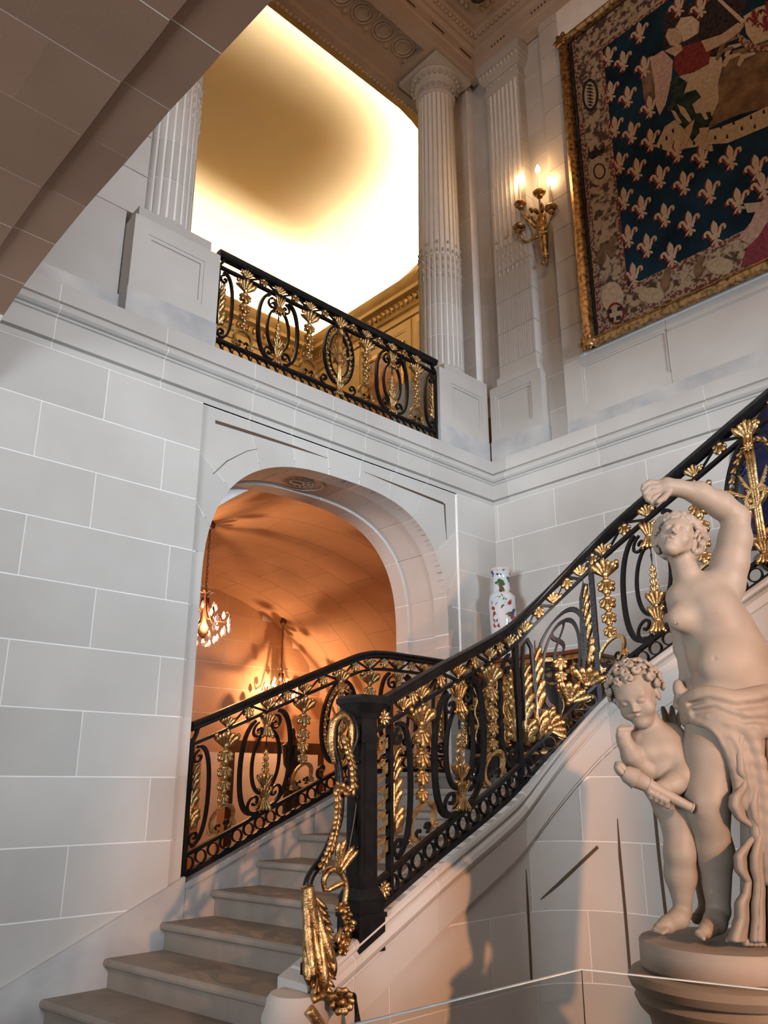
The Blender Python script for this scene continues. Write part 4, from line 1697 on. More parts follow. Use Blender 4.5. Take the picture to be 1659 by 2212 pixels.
def medallion(R, c):
    k = R.k
    hu, hl = R.hu, 0.142 * k
    P = hu - hl
    cm = hl + 0.54 * P
    g = R.bar('medallion', ell(c, cm, 0.170 * k, 0.46 * P, 44), 0.009, 0.014, closed=True)
    R.bar('medallion_ring', ell(c, cm, 0.112 * k, 0.345 * P, 40), 0.006, 0.012, closed=True, parent=g)
    wr = MB()
    n = 30
    for i in range(n):
        a = 2 * math.pi * i / n
        pa = np.array(R.map(c + 0.141 * k * math.cos(a), cm + 0.40 * P * math.sin(a), 0))
        pb = np.array(R.map(c + 0.141 * k * math.cos(a + 0.1), cm + 0.40 * P * math.sin(a + 0.1), 0))
        outn = np.array(R.map(c, cm, 0.05)) - np.array(R.map(c, cm, 0))
        for e in (-1, 1):
            sd = np.cross(pb - pa, outn)
            sd = sd / np.linalg.norm(sd)
            petal(wr, pa, (pb - pa) / np.linalg.norm(pb - pa) + sd * 0.35 * e, outn, 0.046 * k, 0.012 * k, 0.013, 0.1, 4)
    wr.build('laurel_wreath', 'gilt_old', g, True)
    # torch staff: fluted, from upper to lower rail, with a cross ring and leaves
    st = MB()
    for e in (-0.014, 0.0, 0.014):
        st.tube([R.map(c + e * k, hl - 0.01, 0.012), R.map(c + e * 0.8 * k, hl + 0.36 * P, 0.016), R.map(c + e * 1.1 * k, hl + 0.7 * P, 0.016), R.map(c + e * 1.3 * k, hu + 0.0, 0.014)], 0.0115 * k, 6)
    st.build('torch_staff', 'gilt', g, True)
    R.bar('torch_ring', ell(c, hl + 0.47 * P, 0.052 * k, 0.048 * k, 22), 0.010, 0.016, 'gilt', True, 0.012, parent=g)
    for s in (-1, 1):
        R.put('torch_leaf', ORN['profile'], c + s * 0.012 * k, hl + 0.46 * P, 0.01, 0.42 * k, rot=s * 0.95, flip=s < 0, parent=g)
        R.put('torch_leaf', ORN['profile'], c + s * 0.012 * k, hl + 0.50 * P, 0.01, 0.36 * k, rot=s * 0.4, flip=s < 0, parent=g)
    R.put('torch_flame', ORN['tulip'], c, hu - 0.02 * P, 0.012, 0.8 * k, sz=1.0 * k, parent=g)
    R.put('torch_foot', ORN['clamp'], c, hl + 0.01 * P, 0.01, 0.9 * k, sz=0.8 * k, parent=g)
    R.put('bow', ORN['rosette'], c, hu - 0.10 * P, 0.02, 0.9 * k, parent=g)
    for s in (-1, 1):
        R.bar('lower_scroll', spiral(c + s * 0.16 * k, hl + 0.09 * P, 0.055 * k, 1.2, math.radians(-90), s, 20), 0.006, 0.010, parent=g)


def half(R, s, sg):
    """half lyre against a post at s; opens in direction sg"""
    k = R.k
    hu, hl = R.hu, 0.142 * k
    P = hu - hl
    pth = []
    for i in range(25):
        t = i / 24
        a = math.radians(86 - 172 * t)
        pth.append((s + sg * (0.012 + 0.125 * k * abs(math.cos(a)) ** 0.6), hl + 0.50 * P + 0.47 * P * math.copysign(abs(math.sin(a)) ** 0.9, math.sin(a))))
    g = R.bar('half_lyre', pth, 0.009, 0.013)
    R.bar('upper_scroll', spiral(s + sg * 0.052 * k, hu - 0.14 * P, 0.046 * k, 1.1, math.radians(90), sg, 18), 0.0065, 0.010, parent=g)
    R.bar('lower_scroll', spiral(s + sg * 0.052 * k, hl + 0.11 * P, 0.046 * k, 1.1, math.radians(-90), -sg, 18), 0.0065, 0.010, parent=g)
    R.put('acanthus_leaf', ORN['profile'], s + sg * 0.016, hl + 0.20 * P, 0, 0.95 * k, flip=sg < 0, sz=1.0 * k * P / 0.66, parent=g)


def post(R, s, H, w=0.013, name='post', h0=0.0):
    a = R.map(s, 0, 0)
    ang, _ = R.frame(s)
    mb = MB()
    mb.box(-w, w, -0.018, 0.018, h0, H)
    m = Matrix.Translation(a) @ Matrix.Rotation(ang, 4, 'Z')
    o = mb.build(name, 'iron', R.root)
    o.matrix_basis = m
    return o


def bay(R, s0, s1, H, cs):
    rails(R, s0, s1, H)
    post(R, s0 + 0.010, H - 0.13)
    post(R, s1 - 0.010, H - 0.13)
    for s, sg in ((s0, 1), (s1, -1)):       # curved brackets from post up to the handrail
        R.bar('end_bracket', [(s + sg * 0.008, H - 0.135 * R.k), (s + sg * 0.03, H - 0.115 * R.k), (s + sg * 0.045, H - 0.085 * R.k), (s + sg * 0.05, H - 0.058 * R.k)], 0.010, 0.014)
    g1, o1, g2, m, g3, o2, g4 = cs
    half(R, s0 + 0.02, 1)
    half(R, s1 - 0.02, -1)
    for c in (g1, g2, g3, g4):
        garland(R, c)
    for c in (o1, o2):
        oval(R, c)
    medallion(R, m)
    frieze(R, cs, s0, s1)


r3 = empty('balcony_balustrade', 'black iron and gilt balustrade between the columns of the upper gallery', 'balustrade', 'iron and gilt balustrades')
bay(Rail(r3, map3, H3 / 0.95), 2.605, 5.045, H3, (2.868, 3.190, 3.505, 3.828, 4.146, 4.462, 4.780))
r1 = empty('arch_balustrade', 'black iron and gilt balustrade closing the arch along the left wall', 'balustrade', 'iron and gilt balustrades')
bay(Rail(r1, map1, 1.0), 2.655, 5.085, H1, (2.926, 3.248, 3.565, 3.900, 4.208, 4.520, 4.830))

r2 = empty('stair_balustrade', 'curving black iron and gilt stair balustrade rising from the newel post past the statue', 'balustrade', 'iron and gilt balustrades')
R2 = Rail(r2, map2, 1.0)
S_END = 3.5
rails(R2, 0.19, S_END, H2)
for s in (0.305, 1.345, 1.865):
    post(R2, s, H2 - 0.05, 0.014 if s > 0.4 else 0.011)
half(R2, 0.315, 1)
garland(R2, 0.535)
oval(R2, 0.835)
garland(R2, 1.115)
half(R2, 1.330, -1)
for c in (1.955,):
    garland(R2, c)
oval(R2, 2.27)
garland(R2, 2.585)
medallion(R2, 2.915)
garland(R2, 3.24)
frieze(R2, (0.40, 0.535, 0.835, 1.115, 1.30, 1.42, 1.62, 1.80, 1.955, 2.27, 2.585, 2.915, 3.24), 0, 0)
# corner bay between the two tall posts: interlaced loops with gilt foliage
def corner_bay(R, a, b):
    hu, hl = R.hu, 0.142
    P = hu - hl
    w = b - a
    c = a + 0.56 * w
    R.bar('corner_loop', [(a + 0.03, hl + 0.30 * P), (a + 0.03, hl + 0.75 * P), (a + 0.045, hl + 0.93 * P), (a + 0.075, hl + 0.955 * P), (a + 0.10, hl + 0.85 * P), (a + 0.105, hl + 0.5 * P), (a + 0.12, hl + 0.15 * P), (a + 0.15, hl + 0.02 * P)], 0.008, 0.012)
    R.bar('corner_loop', ell(c, hl + 0.47 * P, 0.165, 0.41 * P, 34, 2.3, math.radians(-70), math.radians(235)), 0.0105, 0.013)
    R.bar('corner_loop', ell(c + 0.005, hl + 0.46 * P, 0.12, 0.345 * P, 34, 2.2, math.radians(-60), math.radians(238)), 0.009, 0.012)
    fig = []
    for i in range(40):
        t = 2 * math.pi * i / 40
        fig.append((c + 0.034 * math.sin(2 * t) * (1.15 if math.cos(t) > 0 else 0.9), hl + 0.67 * P + 0.145 * P * math.cos(t)))
    R.bar('interlace', fig, 0.0085, 0.012, closed=True)
    R.bar('corner_loop', [(b - 0.075, hl + 0.03 * P), (b - 0.075, hl + 0.6 * P), (b - 0.065, hl + 0.85 * P), (b - 0.04, hl + 0.95 * P), (b - 0.02, hl + 0.9 * P)], 0.0085, 0.013)
    for j, h in enumerate((0.50, 0.38, 0.27)):
        R.put('leaf_drop', ORN['bell'], c, hl + h * P, 0, 0.85 - 0.1 * j)
    R.put('acanthus_leaf', ORN['profile'], a + 0.035, hl + 0.08 * P, 0, 1.15, sz=1.15)
    R.put('acanthus_leaf', ORN['profile'], a + 0.115, hl + 0.02 * P, 0, 1.15, sz=1.35)
    R.put('acanthus_leaf', ORN['profile'], c + 0.165, hl + 0.22 * P, 0, 0.9, flip=False, sz=1.2)
    R.put('acanthus_cluster', ORN['tulip'], c + 0.04, hl + 0.06 * P, 0, 1.25, rot=0.5)
    R.put('acanthus_cluster', ORN['tulip'], c - 0.10, hl + 0.03 * P, 0, 1.1, rot=1.2)
    R.put('acanthus_cluster', ORN['tulip'], b - 0.07, hl + 0.05 * P, 0, 1.2, rot=0.3)
    R.bar('lower_scroll', spiral(c + 0.02, hl + 0.20 * P, 0.04, 1.1, math.radians(-90), -1, 18), 0.006, 0.010)
    for j in range(3):
        R.put('spear_bud', ORN['bud'], b - 0.045, hl + (0.36 + 0.16 * j) * P, 0, 0.42, sz=0.36)
    mb = MB()
    mb.tube([R.map(b - 0.045, hl + q * P, 0) for q in (0.02, 0.3, 0.5, 0.84, 0.86, 0.88, 0.97)], [0.008, 0.005, 0.005, 0.005, 0.011, 0.006, 0.002], 6)
    mb.build('spear', 'iron', R.root)


corner_bay(R2, 1.36, 1.855)
# key-pattern strip beside the newel
key = empty('greek_key_strip')
key.parent = r2
K0, K1 = 0.205, 0.290
hk0, hk1 = 0.20, R2.hu - 0.02
kp = []
nk = 5
for i in range(nk):
    z0 = hk0 + (hk1 - hk0) * i / nk
    dz = (hk1 - hk0) / nk
    kp += [(K0, z0), (K0, z0 + dz * 0.18), (K1 - 0.012, z0 + dz * 0.18), (K1 - 0.012, z0 + dz * 0.62), (K0 + 0.03, z0 + dz * 0.62), (K0 + 0.03, z0 + dz * 0.40)] if i in (0,) else [(K0, z0), (K0, z0 + dz * 0.22), (K1 - 0.012, z0 + dz * 0.22), (K1 - 0.012, z0 + dz * 0.78), (K0, z0 + dz * 0.78)]
kk = []
for i in range(nk):
    z0 = hk0 + (hk1 - hk0) * i / nk
    dz = (hk1 - hk0) / nk
    kk += [(K0, z0 + 0.02 * dz), (K0, z0 + dz * 0.22), (K1 - 0.014, z0 + dz * 0.22), (K1 - 0.014, z0 + dz * 0.78), (K0, z0 + dz * 0.78)]
mbk = MB()
for (s0_, h0_), (s1_, h1_) in zip(kk, kk[1:]):
    a, b = min(s0_, s1_) - 0.008, max(s0_, s1_) + 0.008
    c, d = min(h0_, h1_) - 0.008, max(h0_, h1_) + 0.008
    vs = [R2.map(s, h, n) for n in (-0.012, 0.012) for h in (c, d) for s in (a, b)]
    mbk.add(vs, [(0, 2, 3, 1), (4, 5, 7, 6), (0, 1, 5, 4), (2, 6, 7, 3), (0, 4, 6, 2), (1, 3, 7, 5)])
mbk.build('key_band', 'gilt', key)
R2.put('rosette', ORN['rosette'], 0.248, R2.hu + 0.055, 0.012, 1.25, parent=key)
R2.put('rosette', ORN['rosette'], 0.250, 0.085, 0.012, 1.2, parent=key)

# ---- newel post
nw = empty('newel_post', 'square black iron newel post with moulded cap at the foot of the stair balustrade', 'newel post', loc=(2.62, 2.96, -0.70))
def sq(mb, w0, z0, w1, z1):
    mb.loft([[(2.625 + e * w, 2.96 + f * w, z) for e, f in ((-1, -1), (1, -1), (1, 1), (-1, 1))] for w, z in ((w0, z0), (w1, z1))])
for name, seq in (('shaft', ((0.052, -0.46, 0.050, 0.30),)), ('panel_inset', ((0.0535, -0.40, 0.0515, 0.20),)),
                  ('base', ((0.078, -0.72, 0.078, -0.58), (0.084, -0.58, 0.084, -0.56), (0.074, -0.56, 0.074, -0.50), (0.078, -0.50, 0.058, -0.455))),
                  ('cap', ((0.056, 0.19, 0.058, 0.215), (0.050, 0.215, 0.050, 0.305), (0.056, 0.305, 0.062, 0.33), (0.062, 0.33, 0.088, 0.375), (0.094, 0.375, 0.094, 0.40), (0.094, 0.40, 0.082, 0.415)))):
    mb = MB()
    for a in seq:
        if name == 'panel_inset':
            for e in (-1, 1):
                mb.box(2.625 + (0.0505 if e > 0 else -0.0535), 2.625 + (0.0535 if e > 0 else -0.0505), 2.96 - 0.03, 2.96 + 0.03, a[1], a[3])
                mb.box(2.625 - 0.03, 2.625 + 0.03, 2.96 + (0.0505 if e > 0 else -0.0535), 2.96 + (0.0535 if e > 0 else -0.0505), a[1], a[3])
        else:
            sq(mb, *a)
    mb.build(name, 'iron', nw)
bolts = MB()
for z in (-0.28, -0.06, 0.10):
    mb = MB()
    mb.ball((2.57, 2.93, z), 0.009, 8, 5)
    mb.build('bolt', 'iron', nw, True)
settle(nw)
R2.strip('base_rail', -0.20, 0.06, [(-0.022, 0.0), (0.030, 0.0), (0.030, 0.045), (-0.022, 0.045)])
# link of handrail to the newel cap
R2.strip('handrail', 0.12, 0.20, [(n, H2 - 0.062 + h) for n, h in HR_PROF])

# ---- gilded end scroll in front of the newel
sc = empty('end_scroll', 'tall gilt acanthus scroll bracket with leaf garland in front of the newel post', 'scroll bracket')
def q3(px, py, dy=0.0):
    return tuple(at_y(px, py, 2.93 + dy))
def tubeq(name, pix, rad, mat, dy=0.0, seg=8):
    mb = MB()
    P = [q3(x, y, dy) for x, y in pix]
    # smooth with Catmull-Rom
    pts, rr = [], []
    rad = rad if hasattr(rad, '__len__') else [rad] * len(P)
    for i in range(len(P) - 1):
        p0, p1, p2, p3 = [np.array(P[max(0, min(len(P) - 1, i + d))]) for d in (-1, 0, 1, 2)]
        for t in np.linspace(0, 1, 5, endpoint=False):
            pts.append(0.5 * ((2 * p1) + (-p0 + p2) * t + (2 * p0 - 5 * p1 + 4 * p2 - p3) * t * t + (-p0 + 3 * p1 - 3 * p2 + p3) * t ** 3))
            rr.append(rad[i] + (rad[i + 1] - rad[i]) * t)
    pts.append(np.array(P[-1]))
    rr.append(rad[-1])
    mb.tube(pts, rr, seg)
    return mb.build(name, mat, sc, True)


tubeq('scroll_bar', [(752, 1640), (770, 1590), (758, 1548), (735, 1545), (722, 1575), (722, 1615), (730, 1650), (735, 1700), (733, 1760), (722, 1800), (700, 1850), (672, 1890), (664, 1920), (668, 1970)],
      [0.016, 0.018, 0.019, 0.019, 0.019, 0.018, 0.018, 0.020, 0.020, 0.020, 0.020, 0.020, 0.022, 0.024], 'iron')
tubeq('back_bar', [(772, 1590), (774, 1660), (768, 1740), (757, 1810), (748, 1850)], 0.011, 'iron', 0.02)
tubeq('scroll_volute', [(722, 1650), (715, 1600), (722, 1558), (742, 1545), (758, 1568), (757, 1610), (745, 1625), (735, 1608), (740, 1590)], [0.010, 0.018, 0.02, 0.018, 0.016, 0.014, 0.012, 0.010, 0.006], 'gilt_old', -0.03)
# leaf garland hanging down the bar
gm = MB()
gpix = [(742, 1590), (752, 1625), (762, 1660), (764, 1700), (756, 1715), (738, 1702), (726, 1700), (730, 1730), (728, 1765), (722, 1800), (712, 1835), (700, 1862), (690, 1882)]
gp = [np.array(q3(x, y, -0.045)) for x, y in gpix]
for i in range(len(gp) - 1):
    d = gp[i + 1] - gp[i]
    L = np.linalg.norm(d)
    n = max(1, int(L / 0.022))
    for j in range(n):
        b = gp[i] + d * j / n
        for e in (-0.5, 0.5):
            sd = np.cross(d / L, (0.3, -1, 0))
            petal(gm, b, d / L + sd * e, (0.3, -1, 0), 0.045, 0.014, 0.012, 0.15, 4)
gm.build('leaf_garland', 'gilt_old', sc, True)
# the great acanthus leaf at the foot
lf = MB()
FX = -0.085
for f, (x0, y0, x1, y1, w) in enumerate(((664, 1912, 684, 2120, 0.030), (668, 1912, 708, 2085, 0.026), (662, 1915, 664, 2125, 0.026), (700, 1975, 714, 2110, 0.022), (664, 2010, 658, 2130, 0.020), (690, 1990, 694, 2140, 0.024))):
    a, b = np.array(q3(x0, y0, -0.03 - 0.008 * f)), np.array(q3(x1, y1, FX - 0.004 * f))
    petal(lf, a, b - a, (0.3, -1, 0.1), np.linalg.norm(b - a), w, 0.022, 0.10, 10, 8)
for i in range(12):
    t = i / 11
    for sd, dx in ((-1, -20), (1, 26)):
        a = np.array(q3(670 + 16 * t, 1925 + 185 * t, -0.045 - 0.045 * t))
        b = np.array(q3(676 + 14 * t + dx * (0.7 + 0.4 * math.sin(math.pi * t)), 1958 + 185 * t, -0.055 - 0.05 * t))
        petal(lf, a, b - a, (0.3, -1, 0), np.linalg.norm(b - a) * 1.25, 0.014, 0.011, 0.2, 5)
lf.build('acanthus_leaf', 'gilt_old', sc, True)
tubeq('leaf_stem', [(664, 1915), (668, 1960), (684, 2030), (690, 2090), (682, 2140), (670, 2190), (672, 2250)], [0.028, 0.034, 0.036, 0.036, 0.034, 0.030, 0.030], 'gilt_old', -0.055)
# side tendril ring and sprays
tubeq('tendril', [(702, 1925), (700, 1898), (718, 1878), (740, 1890), (748, 1925), (742, 1965), (752, 1990), (748, 2030), (738, 2010)], [0.010, 0.014, 0.014, 0.014, 0.013, 0.012, 0.010, 0.012, 0.004], 'gilt_old', -0.03)
for (x0, y0, x1, y1, w) in ((730, 1882, 738, 1815, 0.018), (732, 1882, 756, 1830, 0.016), (736, 1886, 765, 1838, 0.012), (728, 1882, 726, 1822, 0.014), (706, 1925, 740, 1905, 0.014), (744, 1988, 766, 1995, 0.015), (740, 1962, 722, 1962, 0.012), (738, 2005, 726, 2035, 0.013), (748, 2010, 764, 2004, 0.012)):
    sp = MB()
    a, b = np.array(q3(x0, y0, -0.04)), np.array(q3(x1, y1, -0.05))
    petal(sp, a, b - a, (0.3, -1, 0.1), np.linalg.norm(b - a) * 1.1, w, 0.012, 0.15, 6)
    sp.build('spray_leaf', 'gilt', sc, True)
for (x, y, r) in ((742, 1960, 0.016), (748, 1975, 0.015), (752, 2000, 0.016), (745, 2030, 0.018), (740, 2050, 0.016)):
    sp = MB()
    c_ = np.array(q3(x, y, -0.045))
    for k in range(5):
        a = 2 * math.pi * k / 5
        petal(sp, c_, (math.cos(a) * 0.73, -0.35 - math.cos(a) * 0.6, math.sin(a)), (-0.5, -0.8, 0), 0.030, r * 0.7, 0.008, 0.2, 4)
    sp.build('small_flower', 'gilt_old', sc, True)
# flower arm with a hanging black drop
tubeq('flower_arm', [(675, 2160), (700, 2150), (725, 2155), (745, 2165)], [0.016, 0.017, 0.018, 0.02], 'gilt_old', -0.12)
fl = MB()
fc = np.array(q3(738, 2160, -0.15))
for i in range(9):
    a = 2 * math.pi * i / 9
    d = np.array([math.cos(a) * 0.73, -math.cos(a) * 0.68, math.sin(a)])
    petal(fl, fc, d + np.array([0, -0.3, 0]), (-0.6, -0.7, 0), 0.058, 0.020, 0.014, 0.2, 5)
fl.ball(tuple(fc + np.array([-0.02, -0.025, 0])), 0.022, 8, 6)
fl.build('flower', 'gilt_old', sc, True)
tubeq('drop_pendant', [(745, 2152), (764, 2148), (768, 2165), (771, 2190), (773, 2215)], [0.008, 0.008, 0.007, 0.010, 0.016], 'iron', -0.15)
tubeq('lower_volute', [(668, 2180), (680, 2200), (690, 2225), (676, 2245)], [0.022, 0.026, 0.03, 0.03], 'gilt', -0.13)

# ================================================================ tapestry on the right wall
TX = 5.712
def tm(name, c1, c2, sc=30, **k):
    M[name] = noise_mat(name, c1, c2, sc, 0.95, 0, 0.25, 260, spec=0.05, **k)


tm('wool_blue', (0.006, 0.013, 0.020), (0.012, 0.036, 0.062), 3.0, lo=0.3, hi=0.7)
tm('wool_cream', (0.30, 0.23, 0.15), (0.40, 0.32, 0.22))
tm('wool_fleur', (0.34, 0.25, 0.175), (0.46, 0.36, 0.26))
tm('wool_red', (0.10, 0.018, 0.015), (0.17, 0.035, 0.028))
tm('wool_maroon', (0.13, 0.030, 0.040), (0.20, 0.050, 0.060))
tm('wool_brown', (0.10, 0.060, 0.035), (0.20, 0.13, 0.075), 9)
tm('wool_green', (0.008, 0.016, 0.014), (0.03, 0.045, 0.035), 14)
tm('wool_skin', (0.30, 0.20, 0.13), (0.40, 0.28, 0.19))
tm('wool_pink', (0.30, 0.19, 0.15), (0.42, 0.29, 0.24))
tm('wool_dark', (0.018, 0.014, 0.014), (0.04, 0.03, 0.03))
tm('wool_ornament', (0.07, 0.045, 0.035), (0.34, 0.26, 0.18), 17, lo=0.42, hi=0.55, detail=2.0)
tm('wool_beads', (0.12, 0.04, 0.03), (0.30, 0.22, 0.15), 34, lo=0.46, hi=0.54, detail=1.0)

tap = empty('tapestry', 'huge blue tapestry with golden fleurs-de-lis and winged figure in a gilt frame', 'tapestry')
def FT(u, n, z):
    return (TX + 0.03 - n, u, z)
def slab(name, u0, u1, z0, z1, n0, n1, mat, parent=tap):
    mb = MB()
    mb.box(u0, u1, n0, n1, z0, z1, FT)
    return mb.build(name, mat, parent)


TY0, TY1, TZ0, TZ1 = -0.9, 3.41, 3.80, 7.48
slab('woven_field', TY0 + 0.05, TY1 - 0.06, TZ0 + 0.06, TZ1 - 0.06, -0.03, 0.002, 'wool_blue')
# borders
slab('side_border', 2.985, 3.30, 4.20, 7.05, 0.0, 0.005, 'wool_ornament')
slab('bottom_border', TY0 + 0.05, 3.30, 3.915, 4.20, 0.0, 0.005, 'wool_ornament')
slab('top_border', TY0 + 0.05, 3.30, 7.05, 7.37, 0.0, 0.005, 'wool_ornament')
for u0, u1, z0, z1 in ((2.945, 2.985, 4.25, 7.01), (3.225, 3.27, 3.99, 7.37)):
    slab('bead_band', u0, u1, z0, z1, 0.0, 0.008, 'wool_beads')
for z0, z1 in ((4.20, 4.245), (3.925, 3.985), (7.01, 7.05)):
    slab('bead_band', TY0 + 0.05, 2.985 if z0 != 3.925 else 3.27, z0, z1, 0.0, 0.008, 'wool_beads')
slab('inner_line', 3.275, 3.295, 3.90, 7.38, 0.0, 0.010, 'wool_dark')
# gilt frame
def fbar(a, b, vert, vert_z=None):
    prof = [(0.0, 0.0), (0.0, 0.050), (0.018, 0.062), (0.040, 0.070), (0.060, 0.062), (0.075, 0.045), (0.085, 0.045), (0.098, 0.012), (0.098, 0.0)]
    mb = MB()
    if vert:
        mb.loft([[FT(TY1 - d, n, z) for d, n in prof] for z in (a, b)])
    else:
        zz, sg = vert_z
        mb.loft([[FT(u, n, zz + sg * d) for d, n in prof] for u in (a, b)])
    return mb.build('frame_bar', 'gilt_old', tap, True, 40)


fbar(TZ0, TZ1, True)
fbar(TY0, TY1, False, (TZ0, 1))
fbar(TY0, TY1, False, (TZ1, -1))
for z in (TZ0 + 0.045, TZ1 - 0.045):
    mb = MB()
    mb.ball(FT(TY1 - 0.04, 0.05, z), 0.075, 10, 7, (0.5, 1, 1))
    for i in range(6):
        a = 2 * math.pi * i / 6
        petal(mb, FT(TY1 - 0.04, 0.06, z), (0, math.cos(a), math.sin(a)), (-1, 0, 0), 0.09, 0.025, 0.018, 0.1, 5)
    mb.build('corner_leaf', 'gilt_old', tap, True)


def fleur_mesh():
    """local: x across, z up, thin toward -y"""
    mb = MB()
    def pp(poly, t):
        mb.prism(poly, 0, t, lambda u, n, z: (u, -n, z))
    pp([(0, 0.135), (0.022, 0.095), (0.028, 0.05), (0.016, 0.0), (0.010, -0.05), (-0.010, -0.05), (-0.016, 0.0), (-0.028, 0.05), (-0.022, 0.095)], 0.004)
    for s in (-1, 1):
        q = [(0.008, -0.018), (0.026, 0.012), (0.040, 0.048), (0.062, 0.066), (0.088, 0.058), (0.096, 0.030), (0.086, 0.006), (0.072, 0.008), (0.078, 0.030), (0.066, 0.040), (0.056, 0.026), (0.044, -0.012), (0.020, -0.040)]
        pp([(s * a, b) for a, b in q], 0.004)
        q = [(0.004, -0.05), (0.020, -0.060), (0.044, -0.085), (0.040, -0.105), (0.026, -0.092), (0.012, -0.080), (0.0, -0.10)]
        pp([(s * a, b) for a, b in q], 0.004)
    pp([(-0.034, -0.048), (0.034, -0.048), (0.034, -0.024), (-0.034, -0.024)], 0.006)
    pp([(-0.010, -0.048), (0.010, -0.048), (0.014, -0.10), (0.0, -0.125), (-0.014, -0.10)], 0.005)
    return mb.mesh('fleur_de_lis')


FLEUR = fleur_mesh()
FLEUR.materials.append(M['wool_fleur'])
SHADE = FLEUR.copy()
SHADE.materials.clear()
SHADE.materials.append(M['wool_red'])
def cpx(cx, cy):
    return 1000 + cx * 0.39723, cy * 0.39723


for cx, cy in ((955, 170), (865, 325), (980, 355), (890, 520), (910, 715), (1015, 755), (1160, 812), (1295, 840), (1450, 850), (1590, 905), (940, 915), (1065, 955), (1195, 990), (1335, 1035), (1490, 1085),
               (965, 1120), (1090, 1165), (1225, 1210), (1365, 1265), (995, 1330), (1125, 1380), (1010, 575), (1165, 25), (1285, 30), (1625, 1000),
               (785, 300), (797, 490), (820, 685), (845, 880), (870, 1075), (892, 1280), (920, 1490)):
    p = at_x(*cpx(cx, cy), TX)
    m = Matrix.Translation((TX + 0.029, p[1], p[2])) @ Matrix.Rotation(-math.pi / 2, 4, 'Z')
    half_hidden = cx < 925 and cy in (300, 490, 685, 880, 1075, 1280, 1490)
    o = inst('fleur_de_lis', FLEUR, tap, mat4=Matrix.Translation((TX + 0.0265, p[1], p[2])) @ Matrix.Rotation(-math.pi / 2, 4, 'Z'))
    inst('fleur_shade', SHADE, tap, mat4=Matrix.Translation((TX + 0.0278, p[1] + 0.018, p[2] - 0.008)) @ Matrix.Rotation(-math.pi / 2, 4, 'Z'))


def patch(name, pts, mat, n=0.004):
    poly = []
    for cx, cy in pts:
        p = at_x(*cpx(cx, cy), TX)
        poly.append((p[1], p[2]))
    mb = MB()
    mb.prism(poly, -0.002, n, FT)
    return mb.build(name, mat, tap)


patch('woven_landscape', [(1390, 330), (1500, 260), (1700, 200), (1700, 560), (1500, 610), (1380, 660), (1330, 690), (1330, 520)], 'wool_brown', 0.003)
patch('woven_dark_tree', [(1080, 60), (1330, -40), (1560, -80), (1500, 120), (1420, 240), (1300, 330), (1080, 300)], 'wool_dark', 0.0035)
patch('ermine_cloth', [(1040, 790), (1090, 680), (1150, 640), (1250, 690), (1330, 700), (1400, 680), (1500, 640), (1700, 545), (1700, 655), (1550, 720), (1430, 770), (1350, 775), (1200, 800), (1100, 812)], 'wool_cream', 0.006)
for cx, cy in ((1100, 745), (1135, 705), (1395, 680), (1430, 735), (1465, 660), (1510, 690), (1580, 680), (1630, 600), (1560, 630), (1250, 770), (1365, 740), (1070, 790)):
    patch('ermine_tail', [(cx - 4, cy - 12), (cx + 4, cy - 12), (cx + 7, cy + 6), (cx, cy + 12), (cx - 7, cy + 6)], 'wool_dark', 0.0075)
patch('woven_wing', [(960, 380), (1000, 300), (1045, 330), (1040, 450), (1030, 560), (1000, 600), (975, 520)], 'wool_brown', 0.006)
patch('woven_wing', [(1010, 310), (1080, 265), (1135, 320), (1125, 430), (1095, 560), (1062, 620), (1040, 560), (1035, 450)], 'wool_pink', 0.007)
patch('woven_robe', [(1150, 420), (1250, 360), (1340, 300), (1400, 300), (1405, 350), (1380, 440), (1385, 540), (1340, 640), (1250, 720), (1200, 690), (1160, 600), (1130, 520)], 'wool_cream', 0.008)
patch('woven_mantle', [(1120, 440), (1170, 410), (1215, 440), (1195, 500), (1260, 480), (1290, 520), (1240, 560), (1260, 610), (1340, 600), (1350, 640), (1290, 700), (1240, 762), (1205, 700), (1160, 660), (1105, 590), (1130, 520)], 'wool_green', 0.0095)
patch('woven_fold', [(1160, 560), (1200, 580), (1240, 650), (1225, 660), (1180, 610)], 'wool_cream', 0.011)
patch('woven_fold', [(1270, 560), (1300, 570), (1330, 640), (1310, 645), (1285, 600)], 'wool_cream', 0.011)
patch('woven_fold', [(1125, 590), (1150, 600), (1185, 660), (1165, 670)], 'wool_cream', 0.011)
patch('woven_tunic', [(1145, 300), (1190, 245), (1290, 215), (1345, 260), (1330, 340), (1250, 385), (1170, 405), (1140, 360)], 'wool_red', 0.0095)
patch('woven_arm', [(1290, 215), (1400, 180), (1490, 115), (1525, 125), (1500, 165), (1420, 225), (1320, 275)], 'wool_skin', 0.011)
patch('woven_trumpet', [(1365, -20), (1385, -25), (1530, 105), (1515, 125)], 'wool_fleur', 0.0125)
patch('woven_head', [(1095, 190), (1110, 150), (1150, 145), (1180, 170), (1185, 215), (1160, 245), (1120, 240)], 'wool_skin', 0.011)
patch('woven_hair', [(1150, 140), (1180, 90), (1240, 80), (1280, 110), (1275, 170), (1230, 200), (1190, 220), (1180, 170)], 'wool_fleur', 0.012)
patch('woven_shoulder', [(1130, 250), (1180, 235), (1190, 260), (1150, 300), (1090, 270)], 'wool_skin', 0.0115)
patch('woven_leg', [(1205, 690), (1255, 640), (1235, 720), (1205, 800), (1170, 815), (1162, 800), (1185, 780)], 'wool_skin', 0.0125)
patch('woven_leg', [(1280, 690), (1335, 685), (1312, 760), (1358, 808), (1345, 818), (1290, 800)], 'wool_skin', 0.0125)
patch('woven_shield', [(1520, 80), (1600, 30), (1700, 0), (1700, 190), (1580, 235), (1535, 175)], 'wool_cream', 0.0095)
